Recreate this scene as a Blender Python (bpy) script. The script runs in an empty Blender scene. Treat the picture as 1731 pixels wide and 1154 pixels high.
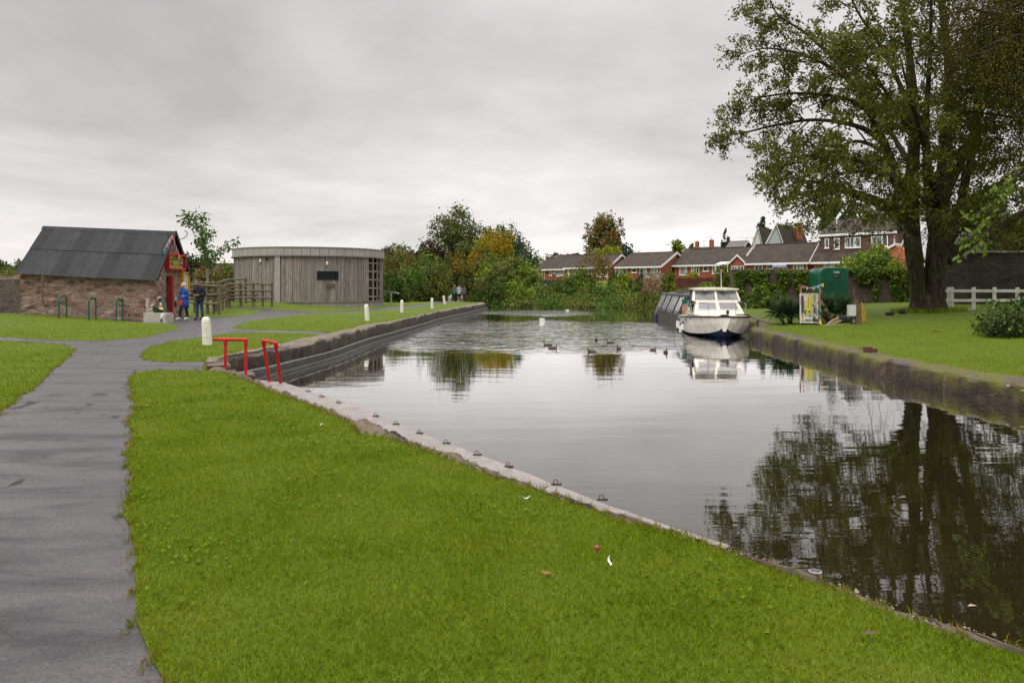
import bpy, bmesh, math, random
import numpy as np
from mathutils import Vector, Matrix, Euler
from mathutils.geometry import delaunay_2d_cdt
R = math.radians
SC = bpy.context.scene
COL = SC.collection
random.seed(7)
RNG = np.random.default_rng(11)

# ------------------------------------------------------------------ camera
F = 1250.0; CXP = 865.5; HY = 484.0; EYE = 1.5     # focal length in photo pixels, optical axis, horizon row, eye height
cam = bpy.data.cameras.new('camera'); camo = bpy.data.objects.new('camera', cam); COL.objects.link(camo)
camo.location = (0, 0, EYE); camo.rotation_euler = (R(90), 0, 0)
cam.sensor_width = 36.0; cam.lens = 36.0 * F / 1731.0
cam.shift_y = -(577.0 - HY) / 1731.0
cam.clip_start = 0.05; cam.clip_end = 6000
SC.camera = camo

# ------------------------------------------------------------------ sky, sun, exposure
SC.view_settings.view_transform = 'Standard'; SC.view_settings.look = 'None'
SC.view_settings.exposure = 0.0; SC.view_settings.gamma = 1.0
SUN_EL, SUN_AZ = 52.0, 215.0
world = bpy.data.worlds.new('World'); SC.world = world; world.use_nodes = True

class N:
    """tiny node-tree helper"""
    def __init__(s, tree): s.t = tree
    def __call__(s, typ, ins=None, **kw):
        n = s.t.nodes.new(typ)
        for k, v in kw.items(): setattr(n, k, v)
        for k, v in (ins or {}).items():
            i = n.inputs[k]
            if isinstance(v, tuple) and len(v) == 2 and hasattr(v[0], 'outputs'):
                s.t.links.new(v[0].outputs[v[1]], i)
            elif hasattr(v, 'outputs'): s.t.links.new(v.outputs[0], i)
            else: i.default_value = v
        return n
    def math(s, op, a, b=0.0, clamp=False):
        return s('ShaderNodeMath', {0: a, 1: b}, operation=op, use_clamp=clamp)
    def ramp(s, fac, stops, interp='LINEAR'):
        n = s('ShaderNodeValToRGB', {0: fac}); cr = n.color_ramp; cr.interpolation = interp
        while len(cr.elements) < len(stops): cr.elements.new(0.5)
        for e, (p, c) in zip(cr.elements, stops):
            e.position = p; e.color = (c[0], c[1], c[2], 1) if not isinstance(c, (int, float)) else (c, c, c, 1)
        return n
    def mix(s, fac, a, b, mode='MIX'):
        n = s('ShaderNodeMix', data_type='RGBA', blend_type=mode)
        for sock, v in ((n.inputs['Factor'], fac), (n.inputs[6], a), (n.inputs[7], b)):
            if isinstance(v, tuple) and len(v) == 2 and hasattr(v[0], 'outputs'): s.t.links.new(v[0].outputs[v[1]], sock)
            elif hasattr(v, 'outputs'): s.t.links.new(v.outputs[2] if v.bl_idname == 'ShaderNodeMix' else v.outputs[0], sock)
            elif sock.type == 'RGBA': sock.default_value = (*v[:3], 1) if not isinstance(v, (int, float)) else (v, v, v, 1)
            else: sock.default_value = v
        return n
    def noise(s, vec, scale, detail=4, rough=0.55, dist=0.0):
        return s('ShaderNodeTexNoise', {'Vector': vec, 'Scale': scale, 'Detail': detail, 'Roughness': rough, 'Distortion': dist})
    def mapping(s, vec, sc=(1, 1, 1), rot=(0, 0, 0), loc=(0, 0, 0)):
        return s('ShaderNodeMapping', {'Vector': vec, 'Scale': sc, 'Rotation': rot, 'Location': loc})

def mixout(n): return (n, 2)

n = N(world.node_tree); world.node_tree.nodes.clear()
tc = n('ShaderNodeTexCoord')
sep = n('ShaderNodeSeparateXYZ', {0: (tc, 'Generated')})
zc = n.math('MAXIMUM', (sep, 2), 0.0)
den = n.math('ADD', zc, 0.16)
px_ = n.math('DIVIDE', (sep, 0), den); py_ = n.math('DIVIDE', (sep, 1), den)
cv = n('ShaderNodeCombineXYZ', {0: px_, 1: py_, 2: 0.0})
cvm = n.mapping(cv, (0.9, 0.8, 1), (0, 0, R(18)), (3.1, 1.2, 0))
n1 = n.noise(cvm, 0.62, 6, 0.52, 0.5)
n2 = n.noise(cvm, 2.6, 5, 0.55, 0.2)
base = n.ramp(zc, [(0.0, (.93, .885, .87)), (0.07, (.90, .858, .845)), (0.16, (.77, .735, .725)), (0.27, (.70, .67, .666)),
                   (0.37, (.68, .652, .654)), (0.60, (1.5, 1.47, 1.45)), (1.0, (3.2, 3.14, 3.08))])
v1 = n('ShaderNodeMapRange', {'Value': n1, 'From Min': 0.34, 'From Max': 0.66, 'To Min': 0.76, 'To Max': 1.22})
v2 = n('ShaderNodeMapRange', {'Value': n2, 'From Min': 0.3, 'From Max': 0.7, 'To Min': 0.93, 'To Max': 1.07})
vv = n.math('MULTIPLY', v1, v2)
hz = n('ShaderNodeMapRange', {'Value': zc, 'From Min': 0.0, 'From Max': 0.07, 'To Min': 0.3, 'To Max': 1.0})
vf = n.math('ADD', n.math('MULTIPLY', n.math('SUBTRACT', vv, 1.0), hz), 1.0)
cloud = n('ShaderNodeVectorMath', {0: base, 'Scale': vf}, operation='SCALE')
cloud10 = n('ShaderNodeVectorMath', {0: cloud, 'Scale': 10.0}, operation='SCALE')
sky = n('ShaderNodeTexSky', sky_type='NISHITA', sun_disc=False, sun_elevation=R(SUN_EL), sun_rotation=R(SUN_AZ))
skm = n.mix(0.03, cloud10, sky)
bg = n('ShaderNodeBackground', {'Color': mixout(skm), 'Strength': 0.1})
wo = n('ShaderNodeOutputWorld', {'Surface': bg})

sun = bpy.data.lights.new('sun', 'SUN'); suno = bpy.data.objects.new('sun', sun); COL.objects.link(suno)
sun.energy = 1.4; sun.angle = R(25); sun.color = (1, .97, .93)
# nishita azimuth is clockwise from +Y
_d = Vector((math.sin(R(SUN_AZ)) * math.cos(R(SUN_EL)), math.cos(R(SUN_AZ)) * math.cos(R(SUN_EL)), math.sin(R(SUN_EL))))
suno.rotation_euler = _d.to_track_quat('Z', 'Y').to_euler(); suno.location = (0, -5, 40)

# ------------------------------------------------------------------ object helpers
def tag(o, label=None, cat=None, group=None, kind=None):
    if label: o['label'] = label
    if cat: o['category'] = cat
    if group: o['group'] = group
    if kind: o['kind'] = kind
    return o

def T(name, label, cat, loc=(0, 0, 0), rz=0.0, group=None):
    o = bpy.data.objects.new(name, None); COL.objects.link(o)
    o.location = loc; o.rotation_euler = (0, 0, rz); o.empty_display_size = 0.2
    return tag(o, label, cat, group, 'thing')

def dup(o, loc=None, rz=None, label=None, parent=None, scale=None):
    c = o.copy(); COL.objects.link(c)
    if parent: c.parent = parent
    if loc is not None: c.location = loc
    if rz is not None: c.rotation_euler = (0, 0, rz)
    if scale is not None: c.scale = scale
    if label: c['label'] = label
    for ch in list(o.children): dup(ch, parent=c)
    return c

def mesh_np(name, verts, faces_flat, nper, mats, parent=None, smooth=False, mi=None):
    me = bpy.data.meshes.new(name)
    verts = np.asarray(verts, dtype=np.float32); faces_flat = np.asarray(faces_flat, dtype=np.int32)
    nf = len(faces_flat) // nper
    me.vertices.add(len(verts)); me.vertices.foreach_set('co', verts.ravel())
    me.loops.add(len(faces_flat)); me.loops.foreach_set('vertex_index', faces_flat.ravel())
    me.polygons.add(nf); me.polygons.foreach_set('loop_start', np.arange(0, nf * nper, nper, dtype=np.int32))
    try: me.polygons.foreach_set('loop_total', np.full(nf, nper, dtype=np.int32))
    except Exception: pass
    if smooth: me.polygons.foreach_set('use_smooth', np.ones(nf, dtype=bool))
    for m in (mats if isinstance(mats, (list, tuple)) else [mats]): me.materials.append(m)
    if mi is not None: me.polygons.foreach_set('material_index', np.asarray(mi, dtype=np.int32))
    me.update(calc_edges=True); me.validate()
    o = bpy.data.objects.new(name, me); COL.objects.link(o)
    if parent: o.parent = parent
    return o

class MB:
    def __init__(s, off=(0, 0, 0)):
        s.v = []; s.f = []; s.m = []; s.off = Vector(off)
    def _add(s, vs, fs, m=0):
        b = len(s.v); s.v += [Vector(p) for p in vs]
        for f in fs: s.f.append([b + i for i in f]); s.m.append(m)
        return s
    def poly(s, pts, m=0): return s._add(pts, [list(range(len(pts)))], m)
    def box(s, c, d, rz=0.0, m=0, rot=None, taper=1.0):
        hx, hy, hz = d[0] / 2, d[1] / 2, d[2] / 2
        M3 = rot if rot is not None else Matrix.Rotation(rz, 3, 'Z')
        vs = []
        for z, t in ((-hz, 1), (hz, taper)):
            for x, y in ((-hx, -hy), (hx, -hy), (hx, hy), (-hx, hy)):
                vs.append(Vector(c) + M3 @ Vector((x * t, y * t, z)))
        return s._add(vs, [(3, 2, 1, 0), (4, 5, 6, 7), (0, 1, 5, 4), (1, 2, 6, 5), (2, 3, 7, 6), (3, 0, 4, 7)], m)
    def bx(s, x0, x1, y0, y1, z0, z1, m=0): return s.box(((x0 + x1) / 2, (y0 + y1) / 2, (z0 + z1) / 2), (x1 - x0, y1 - y0, z1 - z0), m=m)
    def beam(s, p, q, w, h, m=0, up=(0, 0, 1)):
        p = Vector(p); q = Vector(q); d = q - p; L = d.length
        if L < 1e-6: return s
        z = d.normalized(); u = Vector(up)
        if abs(z.dot(u)) > .95: u = Vector((0, 1, 0))
        x = u.cross(z).normalized(); y = z.cross(x)
        M3 = Matrix((x, y, z)).transposed()
        return s.box((p + q) / 2, (w, h, L), m=m, rot=M3)
    def tube(s, pts, r, n=8, m=0, cap=True):
        pts = [Vector(p) for p in pts]; k = len(pts)
        rs = r if isinstance(r, (list, tuple)) else [r] * k
        vs = []; ref = None
        for i, p in enumerate(pts):
            d = (pts[min(i + 1, k - 1)] - pts[max(i - 1, 0)])
            d = d.normalized() if d.length > 1e-9 else Vector((0, 0, 1))
            if ref is None: ref = Vector((1, 0, 0)) if abs(d.x) < .8 else Vector((0, 1, 0))
            a = (ref - d * ref.dot(d)); a = a.normalized() if a.length > 1e-6 else d.orthogonal().normalized()
            b = d.cross(a); ref = a
            for j in range(n):
                t = 2 * math.pi * j / n
                vs.append(p + (a * math.cos(t) + b * math.sin(t)) * rs[i])
        fs = []
        for i in range(k - 1):
            for j in range(n):
                j2 = (j + 1) % n
                fs.append((i * n + j, i * n + j2, (i + 1) * n + j2, (i + 1) * n + j))
        if cap:
            fs.append(tuple(reversed(range(n)))); fs.append(tuple(range((k - 1) * n, k * n)))
        return s._add(vs, fs, m)
    def lathe(s, c, prof, n=16, m=0, sx=1.0, sy=1.0):
        c = Vector(c); vs = []; k = len(prof)
        for r, z in prof:
            for j in range(n):
                t = 2 * math.pi * j / n
                vs.append(c + Vector((r * math.cos(t) * sx, r * math.sin(t) * sy, z)))
        fs = []
        for i in range(k - 1):
            for j in range(n):
                j2 = (j + 1) % n
                fs.append((i * n + j, i * n + j2, (i + 1) * n + j2, (i + 1) * n + j))
        fs.append(tuple(reversed(range(n)))); fs.append(tuple(range((k - 1) * n, k * n)))
        return s._add(vs, fs, m)
    def ell(s, c, rad, n=12, k=7, m=0, rot=None):
        M3 = rot if rot is not None else Matrix.Identity(3)
        c = Vector(c); vs = []
        for i in range(k + 1):
            ph = math.pi * (i + .03) / (k + .06)
            for j in range(n):
                t = 2 * math.pi * j / n
                vs.append(c + M3 @ Vector((rad[0] * math.sin(ph) * math.cos(t), rad[1] * math.sin(ph) * math.sin(t), -rad[2] * math.cos(ph))))
        fs = []
        for i in range(k):
            for j in range(n):
                j2 = (j + 1) % n
                fs.append((i * n + j, i * n + j2, (i + 1) * n + j2, (i + 1) * n + j))
        fs.append(tuple(reversed(range(n)))); fs.append(tuple(range(k * n, (k + 1) * n)))
        return s._add(vs, fs, m)
    def prism(s, pts, vec, m=0):
        k = len(pts); pts = [Vector(p) for p in pts]; vec = Vector(vec)
        fs = [tuple(reversed(range(k))), tuple(range(k, 2 * k))]
        for i in range(k): fs.append((i, (i + 1) % k, k + (i + 1) % k, k + i))
        return s._add(pts + [p + vec for p in pts], fs, m)
    def grid(s, rows, m=0, closed=False):
        k = len(rows); w = len(rows[0]); fs = []
        for i in range(k - 1):
            for j in range(w if closed else w - 1):
                j2 = (j + 1) % w
                fs.append((i * w + j, i * w + j2, (i + 1) * w + j2, (i + 1) * w + j))
        return s._add([p for r in rows for p in r], fs, m)
    def build(s, name, mats, parent=None, smooth=False, fixn=True, bevel=0.0):
        me = bpy.data.meshes.new(name)
        me.from_pydata([tuple(p - s.off) for p in s.v], [], s.f)
        for m in (mats if isinstance(mats, (list, tuple)) else [mats]): me.materials.append(m)
        me.polygons.foreach_set('material_index', np.array(s.m, dtype=np.int32))
        if fixn or smooth or bevel:
            b = bmesh.new(); b.from_mesh(me)
            if fixn: bmesh.ops.recalc_face_normals(b, faces=b.faces)
            if bevel: bmesh.ops.bevel(b, geom=list(b.edges), offset=bevel, segments=2, affect='EDGES', clamp_overlap=True)
            b.to_mesh(me); b.free()
        if smooth:
            me.polygons.foreach_set('use_smooth', np.ones(len(me.polygons), dtype=bool))
            if smooth != 'all':
                try: me.set_sharp_from_angle(angle=R(40))
                except Exception: pass
        me.update()
        o = bpy.data.objects.new(name, me); COL.objects.link(o)
        if parent: o.parent = parent
        return o

def text_mesh(txt, size, font_shear=0.0, extrude=0.004, sx=1.0):
    cu = bpy.data.curves.new('lettering', 'FONT'); cu.body = txt; cu.size = size; cu.shear = font_shear
    cu.extrude = extrude; cu.align_x = 'CENTER'; cu.align_y = 'CENTER'; cu.resolution_u = 3
    o = bpy.data.objects.new('lettering', cu); COL.objects.link(o)
    dg = bpy.context.evaluated_depsgraph_get()
    me = bpy.data.meshes.new_from_object(o.evaluated_get(dg))
    bpy.data.objects.remove(o); bpy.data.curves.remove(cu)
    if sx != 1.0:
        for v in me.vertices: v.co.x *= sx
    return me

def text_obj(name, txt, size, M4, mat, parent, shear=0.0, sx=1.0, bend=0.0):
    me = text_mesh(txt, size, shear, sx=sx)
    if bend:
        for v in me.vertices: v.co.y += bend * v.co.x
    me.transform(M4); me.materials.clear(); me.materials.append(mat)
    me.name = name
    o = bpy.data.objects.new(name, me); COL.objects.link(o); o.parent = parent
    return o

# ------------------------------------------------------------------ materials
def newmat(name):
    m = bpy.data.materials.new(name); m.use_nodes = True; m.node_tree.nodes.clear()
    return m, N(m.node_tree)

def finish(m, n, **ins):
    b = n('ShaderNodeBsdfPrincipled', ins); n('ShaderNodeOutputMaterial', {'Surface': b}); return m

def c4(c): return (c[0], c[1], c[2], 1)

def plain(name, col, rough=.6, metal=0.0, col2=None, scale=6.0, bump=0.0, bscale=30.0, spec=.4, sc=(1, 1, 1), lo=.35, hi=.65, coat=0.0):
    m, n = newmat(name)
    tc = n('ShaderNodeTexCoord'); mp = n.mapping((tc, 'Object'), sc)
    ins = {'Roughness': rough, 'Metallic': metal, 'Specular IOR Level': spec, 'Coat Weight': coat}
    col2 = col2 or tuple(c * .75 for c in col)
    nz = n.noise(mp, scale, 5, .6)
    ins['Base Color'] = n.ramp(nz, [(lo, col2), (hi, col)])
    if bump:
        nb = n.noise(mp, bscale, 4, .6)
        ins['Normal'] = n('ShaderNodeBump', {'Height': nb, 'Strength': bump, 'Distance': .02})
    return finish(m, n, **ins)

def leafmat(name, cols, trans=.22, nscale=.5, rough=.65, spec=.06):
    m, n = newmat(name)
    g = n('ShaderNodeNewGeometry'); tc = n('ShaderNodeTexCoord')
    nz = n.noise((tc, 'Object'), nscale, 3, .6)
    f = n.math('ADD', n.math('MULTIPLY', (g, 'Random Per Island'), .62), n.math('MULTIPLY', n.math('SUBTRACT', nz, .3), .95), clamp=True)
    k = len(cols)
    col = n.ramp(f, [(i / (k - 1), c) for i, c in enumerate(cols)])
    b = n('ShaderNodeBsdfPrincipled', {'Base Color': col, 'Roughness': rough, 'Specular IOR Level': spec})
    t = n('ShaderNodeBsdfTranslucent', {'Color': col})
    mx = n('ShaderNodeMixShader', {0: trans, 1: b, 2: t})
    n('ShaderNodeOutputMaterial', {'Surface': mx})
    return m

def stone(name, cols, sx=2.6, sz=5.5, mortar=(.25, .2, .17), edge=.05, moss=None, bump=.8, nblend=.35):
    """rubble masonry: cells of a 3-D voronoi with dark joints, plus weathering noise"""
    m, n = newmat(name)
    tc = n('ShaderNodeTexCoord')
    wob = n.noise((tc, 'Object'), 3.0, 2, .5)
    wv = n('ShaderNodeVectorMath', {0: wob, 'Scale': .12}, operation='SCALE')
    co = n('ShaderNodeVectorMath', {0: (tc, 'Object'), 1: wv}, operation='ADD')
    mp = n.mapping(co, (sx, sx, sz))
    vo = n('ShaderNodeTexVoronoi', {'Vector': mp, 'Scale': 1.0, 'Randomness': .85}, feature='F1')
    ve = n('ShaderNodeTexVoronoi', {'Vector': mp, 'Scale': 1.0, 'Randomness': .85}, feature='DISTANCE_TO_EDGE')
    sp = n('ShaderNodeSeparateColor', {0: (vo, 'Color')})
    k = len(cols)
    col = n.ramp((sp, 0), [(i / (k - 1), c) for i, c in enumerate(cols)])
    nz = n.noise((tc, 'Object'), 9.0, 6, .65)
    dirt = n.ramp(nz, [(.3, .45), (.7, 1.25)])
    col = n.mix(1.0, col, dirt, 'MULTIPLY')
    big = n.noise((tc, 'Object'), .8, 3, .5)
    col = n.mix(n('ShaderNodeMapRange', {'Value': big, 'From Min': .45, 'From Max': .7, 'To Min': 0, 'To Max': nblend}), col, (.10, .085, .075))
    ed = n('ShaderNodeMapRange', {'Value': ve, 'From Min': edge * .4, 'From Max': edge * 1.6})
    col = n.mix(ed, mortar, col)
    if moss:
        sepz = n('ShaderNodeSeparateXYZ', {0: (tc, 'Object')})
        mn = n.noise((tc, 'Object'), 1.3, 5, .7)
        mz = n('ShaderNodeMapRange', {'Value': (sepz, 2), 'From Min': moss[0], 'From Max': moss[1]})
        mf = n.math('MULTIPLY', mz, n('ShaderNodeMapRange', {'Value': mn, 'From Min': .40, 'From Max': .56}), clamp=True)
        col = n.mix(mf, col, n.ramp(nz, [(.35, moss[2]), (.65, moss[3])]))
    h = n.math('ADD', n.math('MULTIPLY', ed, .6), n.math('MULTIPLY', nz, .5))
    bp = n('ShaderNodeBump', {'Height': h, 'Strength': bump, 'Distance': .03})
    return finish(m, n, **{'Base Color': mixout(col), 'Roughness': .85, 'Normal': bp, 'Specular IOR Level': .25})

M = {}
M['white'] = plain('white_paint', (.74, .72, .69), .5, col2=(.6, .58, .54), scale=8)
M['upvc'] = plain('white_plastic', (.8, .8, .79), .35, col2=(.72, .72, .71))
M['red'] = plain('red_paint', (.56, .010, .014), .45, col2=(.34, .012, .010), scale=9, spec=.3, bump=.15)
M['dkred'] = plain('dark_red_paint', (.38, .01, .008), .45, col2=(.28, .008, .006), scale=6)
M['dgreen'] = plain('dark_green_paint', (.009, .105, .055), .35, col2=(.007, .075, .04), scale=3)
M['hoop'] = plain('green_metal', (.012, .10, .07), .35, col2=(.01, .07, .05))
M['black'] = plain('black_material', (.012, .012, .013), .55)
M['rubber'] = plain('dark_rubber', (.018, .018, .02), .7)
M['steel'] = plain('galvanised_steel', (.42, .42, .42), .4, metal=.7, col2=(.32, .32, .33))
M['iron'] = plain('rusty_iron', (.05, .035, .028), .7, col2=(.03, .024, .022), scale=30)
M['yellow'] = plain('yellow_paint', (.7, .30, .01), .45, col2=(.6, .24, .01))
M['roofmetal'] = plain('black_corrugated_sheet', (.021, .021, .023), .65, col2=(.012, .012, .014), scale=2.5, sc=(1, 1, .4), spec=.3)
M['concrete'] = plain('pale_concrete', (.42, .38, .34), .85, col2=(.33, .30, .27), scale=5, bump=.3)
M['skin'] = plain('skin', (.5, .27, .2), .55, col2=(.45, .22, .16))
M['tile'] = None
M['post'] = plain('weathered_timber', (.17, .13, .075), .85, col2=(.10, .082, .05), scale=7, sc=(1, 1, .3), bump=.5)
M['deadwood'] = plain('rough_timber', (.16, .09, .055), .85, col2=(.08, .05, .03), scale=9, bump=.6)
# ------------------------------------------------------------------ terrain
WATER = -0.65
def sst(a, b, x):
    t = np.clip((x - a) / (b - a), 0, 1); return t * t * (3 - 2 * t)
def zt(x, y):
    x = np.asarray(x, dtype=float); y = np.asarray(y, dtype=float)
    left = np.maximum(.34 * sst(15.7, 22, -x) * sst(24, 31, y) * (1 - .0 * y), .46 * sst(43, 50, y) * sst(11.5, 17.5, -x) )
    right = -.23 + .034 * np.clip(x - 9, 0, 26)
    wR = sst(4, 8, x + 0 * y)
    near = left * (1 - wR) + right * wR
    far = np.interp(y, [70, 79, 83, 88, 95, 108, 130, 400], [-.3, -.45, -.1, .35, 1.05, 2.25, 2.8, 4.0])
    farl = np.interp(y, [70, 79, 83, 100, 200, 400], [0, 0, 0, .1, .3, .5])
    wx = sst(-12, 4, x)
    farz = farl * (1 - wx) + far * wx
    wf = sst(70, 79, y)
    return near * (1 - wf) + farz * wf

def Pz(px, py, z=0.0):
    Y = F * (EYE - z) / (py - HY); return ((px - CXP) / F * Y, Y)
def PY(px, py, Y): return Vector(((px - CXP) / F * Y, Y, EYE - (py - HY) / F * Y))
def XY(px, Y): return (px - CXP) / F * Y
def ground(px, py):
    """where the line of sight meets the terrain"""
    kx = (px - CXP) / F; kz = -(py - HY) / F
    Ys = np.arange(1.5, 140, .02); z = EYE + kz * Ys; g = zt(kx * Ys, Ys)
    i = np.argmax(z <= g)
    if not (z <= g).any(): i = len(Ys) - 1
    return Vector((kx * Ys[i], Ys[i], float(g[i])))
def gxy(px, py): g = ground(px, py); return (g.x, g.y)

# canal outline: grass edge (land) and coping edge, in metres
near_grass = [(9.6, -6.0), (5.2, -1.2)] + [Pz(*p) for p in [(1731, 1109), (1625, 1074), (1492, 1031), (1389, 987), (1306, 962), (1250, 941), (1139, 901),
    (1051, 880), (1002, 861), (942, 840), (893, 822), (868, 815), (840, 806), (800, 792), (766, 779), (708, 757), (664, 742), (606, 731), (585, 711), (540, 692), (500, 676),
    (454, 661), (436, 652), (417, 643), (395, 634), (374, 629), (350, 626)]]
near_cope = [(9.9, -5.8), (5.5, -.9)] + [Pz(*p) for p in [(1731, 1093), (1500, 1022), (1389, 977), (1250, 929), (1195, 909), (1150, 898), (1051, 876), (1002, 855),
    (949, 838), (868, 811), (819, 791), (782, 773), (766, 759), (708, 750), (670, 737), (648, 726), (632, 714), (597, 706), (558, 689), (500, 669),
    (478, 660), (463, 654), (435, 643), (416, 636.5), (405, 627.5), (390, 621.5), (368, 617)]]
strip_out = [Pz(*p, -.24) for p in [(1235, 921), (1180, 905), (1000, 843), (860, 787), (706, 730), (600, 685), (480, 646), (434, 641.5)]]
wall_grass = [Pz(*p) for p in [(346, 611), (354, 604), (387, 598.6), (420, 592.7), (456, 585), (499, 575), (546, 566), (560, 562.5), (619, 548.7), (681, 538.5), (740, 525.5), (815, 510.6)]]
wall_cope = [Pz(*p, -.04) for p in [(369, 613), (384.7, 604), (410.6, 599), (437, 596.2), (458, 591), (480, 587), (512, 580.5), (560, 571), (622, 554), (681, 541.7), (740, 528), (822, 513)]]
right_cope = [(10.8, -8), (9.7, 5), (9.12, 11), (9.0, 13), (8.72, 17.2), (9.1, 21.4), (9.5, 27.7), (9.75, 30.4), (10.5, 32.2), (12.0, 36), (12.7, 50), (13.5, 60), (15.2, 74)]
right_grass = [(11.6, -8), (10.4, 5), (9.75, 11), (9.62, 13), (9.32, 17.2), (9.68, 21.4), (10.05, 27.7), (10.3, 30.2), (11.1, 31.9), (12.6, 36), (13.3, 50), (14.1, 60), (15.6, 74)]
far_edge = [(13.5, 77.5), (9, 79.8), (0, 81.2), (-4, 80.5), (-7.5, 77)]
behind_edge = [(-7, 74), (-5.5, 72.2), (-3.6, 70.0)]

def densify(pts, step):
    out = []
    for a, b in zip(pts[:-1], pts[1:]):
        L = math.dist(a, b); k = max(1, int(L / (step * max(1, .12 * (a[1] + b[1]) / 2))))
        for i in range(k): out.append((a[0] + (b[0] - a[0]) * i / k, a[1] + (b[1] - a[1]) * i / k))
    out.append(pts[-1]); return out

def jitter(pts, amp):
    out = []
    for i, p in enumerate(pts):
        a = amp * (1 if 0 < i < len(pts) - 1 else 0)
        out.append((p[0] + random.uniform(-a, a), p[1] + random.uniform(-a, a)))
    return out

canal_poly = jitter(densify(near_grass, .22), .03) + densify(wall_grass, .3) + [(-3.2, 69.6)] + list(reversed(behind_edge)) \
    + list(reversed(far_edge)) + list(reversed(densify(right_grass, .4)))
canal_poly += [(11.5, -14), (9.6, -14)]

gx = lambda *ps: [gxy(*p) for p in ps]
path_poly = [(2.4, -4.5), (1.3, -2.4), (.1, .2)] + gx((285, 1154), (268, 1110), (245, 1050), (228, 960), (218, 870), (214, 800), (216, 750), (225, 700), (222, 665), (220, 642), (229, 629),
    (270, 625.5), (335, 626)) + [near_grass[-1], wall_grass[0]] + gx((290, 612), (245, 608), (238, 601), (255, 586), (291, 577), (345, 569.5), (385, 563.5), (430, 561.5), (500, 563), (546, 565),
    (558, 561), (480, 559), (420, 557.5), (392, 553.6), (413, 544.5), (465, 536.6), (517, 531), (610, 527), (700, 520), (755, 512), (788, 508.6), (818, 505.4),
    (800, 504.6), (762, 507), (747, 509.7), (725, 513), (683, 517.6), (650, 520), (612, 523), (548, 527), (517, 526), (465, 523), (419, 519.6), (388, 518.6), (350, 518),
    (350, 520.3), (392, 520), (420, 522.3), (446, 526), (430, 531), (392, 535.5), (345, 537), (318, 536.2)) \
    + [(-17.0, 36.6), (-17.5, 33.6), (-23, 33.2), (-24.5, 31.2)] + gx((75, 531), (158, 535.3), (243, 545), (286, 547.5), (307, 552), (291, 558.5), (243, 570.6), (170, 576.6), (97, 575.4), (0, 569)) \
    + [(-24, 20.9), (-45, 21), (-45, 20.1), (-24, 20.2)] + gx((0, 575.2), (73, 579), (121, 585), (127, 590), (112, 607), (91, 624), (56, 656), (0, 695)) \
    + [(-4.7, 6.2), (-3.05, 3.0), (-1.6, .2), (-.4, -2.2), (.6, -4.5)]
path_poly = densify(path_poly, .25)
_pp = []
for i, p in enumerate(path_poly):
    a = .026 * (1 + .04 * p[1]) if p[1] < 24 else .03; w = .024 * (math.sin(p[1] * 5.1 + p[0] * 3) + math.sin(p[1] * 11.3 - p[0] * 7)) * .6
    _pp.append((p[0] + random.uniform(-a, a) + w, p[1] + random.uniform(-a, a)))
path_poly = _pp

def inside(poly, x, y):
    x = np.asarray(x); y = np.asarray(y); r = np.zeros(x.shape, bool)
    P = np.asarray(poly); x1, y1 = P[:, 0], P[:, 1]; x2, y2 = np.roll(x1, -1), np.roll(y1, -1)
    for a, b, c, d in zip(x1, y1, x2, y2):
        if b == d: continue
        k = ((b > y) != (d > y)) & (x < (c - a) * (y - b) / (d - b) + a)
        r ^= k
    return r

cv_, ce_ = [], []
def add_loop(poly):
    b = len(cv_); k = len(poly)
    cv_.extend(poly); ce_.extend([(b + i, b + (i + 1) % k) for i in range(k)])
add_loop([(-1800, -60), (1800, -60), (1800, 2500), (-1800, 2500)]); add_loop(canal_poly); add_loop(path_poly)
y = -10.0
while y < 150:
    s = max(.45, .04 * abs(y)); xm = abs(y) * .85 + 9
    for x in np.arange(-xm, xm, s): cv_.append((float(x + random.uniform(-.15, .15) * s), float(y + random.uniform(-.15, .15) * s)))
    y += s
for yy in (-40, 165, 190, 240, 320, 500, 900, 1500):
    for xx in np.linspace(-1500, 1500, 31): cv_.append((float(xx), float(yy)))
rv, re_, rf, _, _, _ = delaunay_2d_cdt([Vector(p) for p in cv_], ce_, [], 0, 1e-5)
RV = np.array([(p.x, p.y) for p in rv]); RF = np.array([f for f in rf if len(f) == 3])
cen = RV[RF].mean(axis=1)
in_c = inside(canal_poly, cen[:, 0], cen[:, 1]); in_p = inside(path_poly, cen[:, 0], cen[:, 1])
Z = zt(RV[:, 0], RV[:, 1]); V3 = np.column_stack([RV, Z])
def submesh(name, mask, mat, dz=0.0):
    f = RF[mask]; u, inv = np.unique(f.ravel(), return_inverse=True)
    v = V3[u].copy(); v[:, 2] += dz
    o = mesh_np(name, v, inv.reshape(-1), 3, mat, smooth=True)
    return o, v, inv.reshape(-1, 3)

# lawn material: the soil and thatch between blades, far away the sward itself
m, n = newmat('lawn_sward'); tc = n('ShaderNodeTexCoord')
a = n.noise((tc, 'Object'), .35, 4, .6); b = n.noise((tc, 'Object'), 2.4, 5, .7); c = n.noise((tc, 'Object'), 45, 3, .7)
col = n.ramp(a, [(.3, (.064, .110, .005)), (.5, (.095, .143, .006)), (.7, (.135, .168, .010))])
col = n.mix(.5, col, n.ramp(b, [(.3, (.048, .085, .007)), (.55, (.10, .142, .012)), (.75, (.19, .19, .025))]))
col = n.mix(.45, col, n.ramp(c, [(.3, (.022, .042, .004)), (.5, (.092, .132, .011)), (.72, (.18, .21, .035))]))
bp = n('ShaderNodeBump', {'Height': c, 'Strength': .8, 'Distance': .03})
M['lawn'] = finish(m, n, **{'Base Color': mixout(col), 'Roughness': .8, 'Normal': bp, 'Specular IOR Level': .15})

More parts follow.
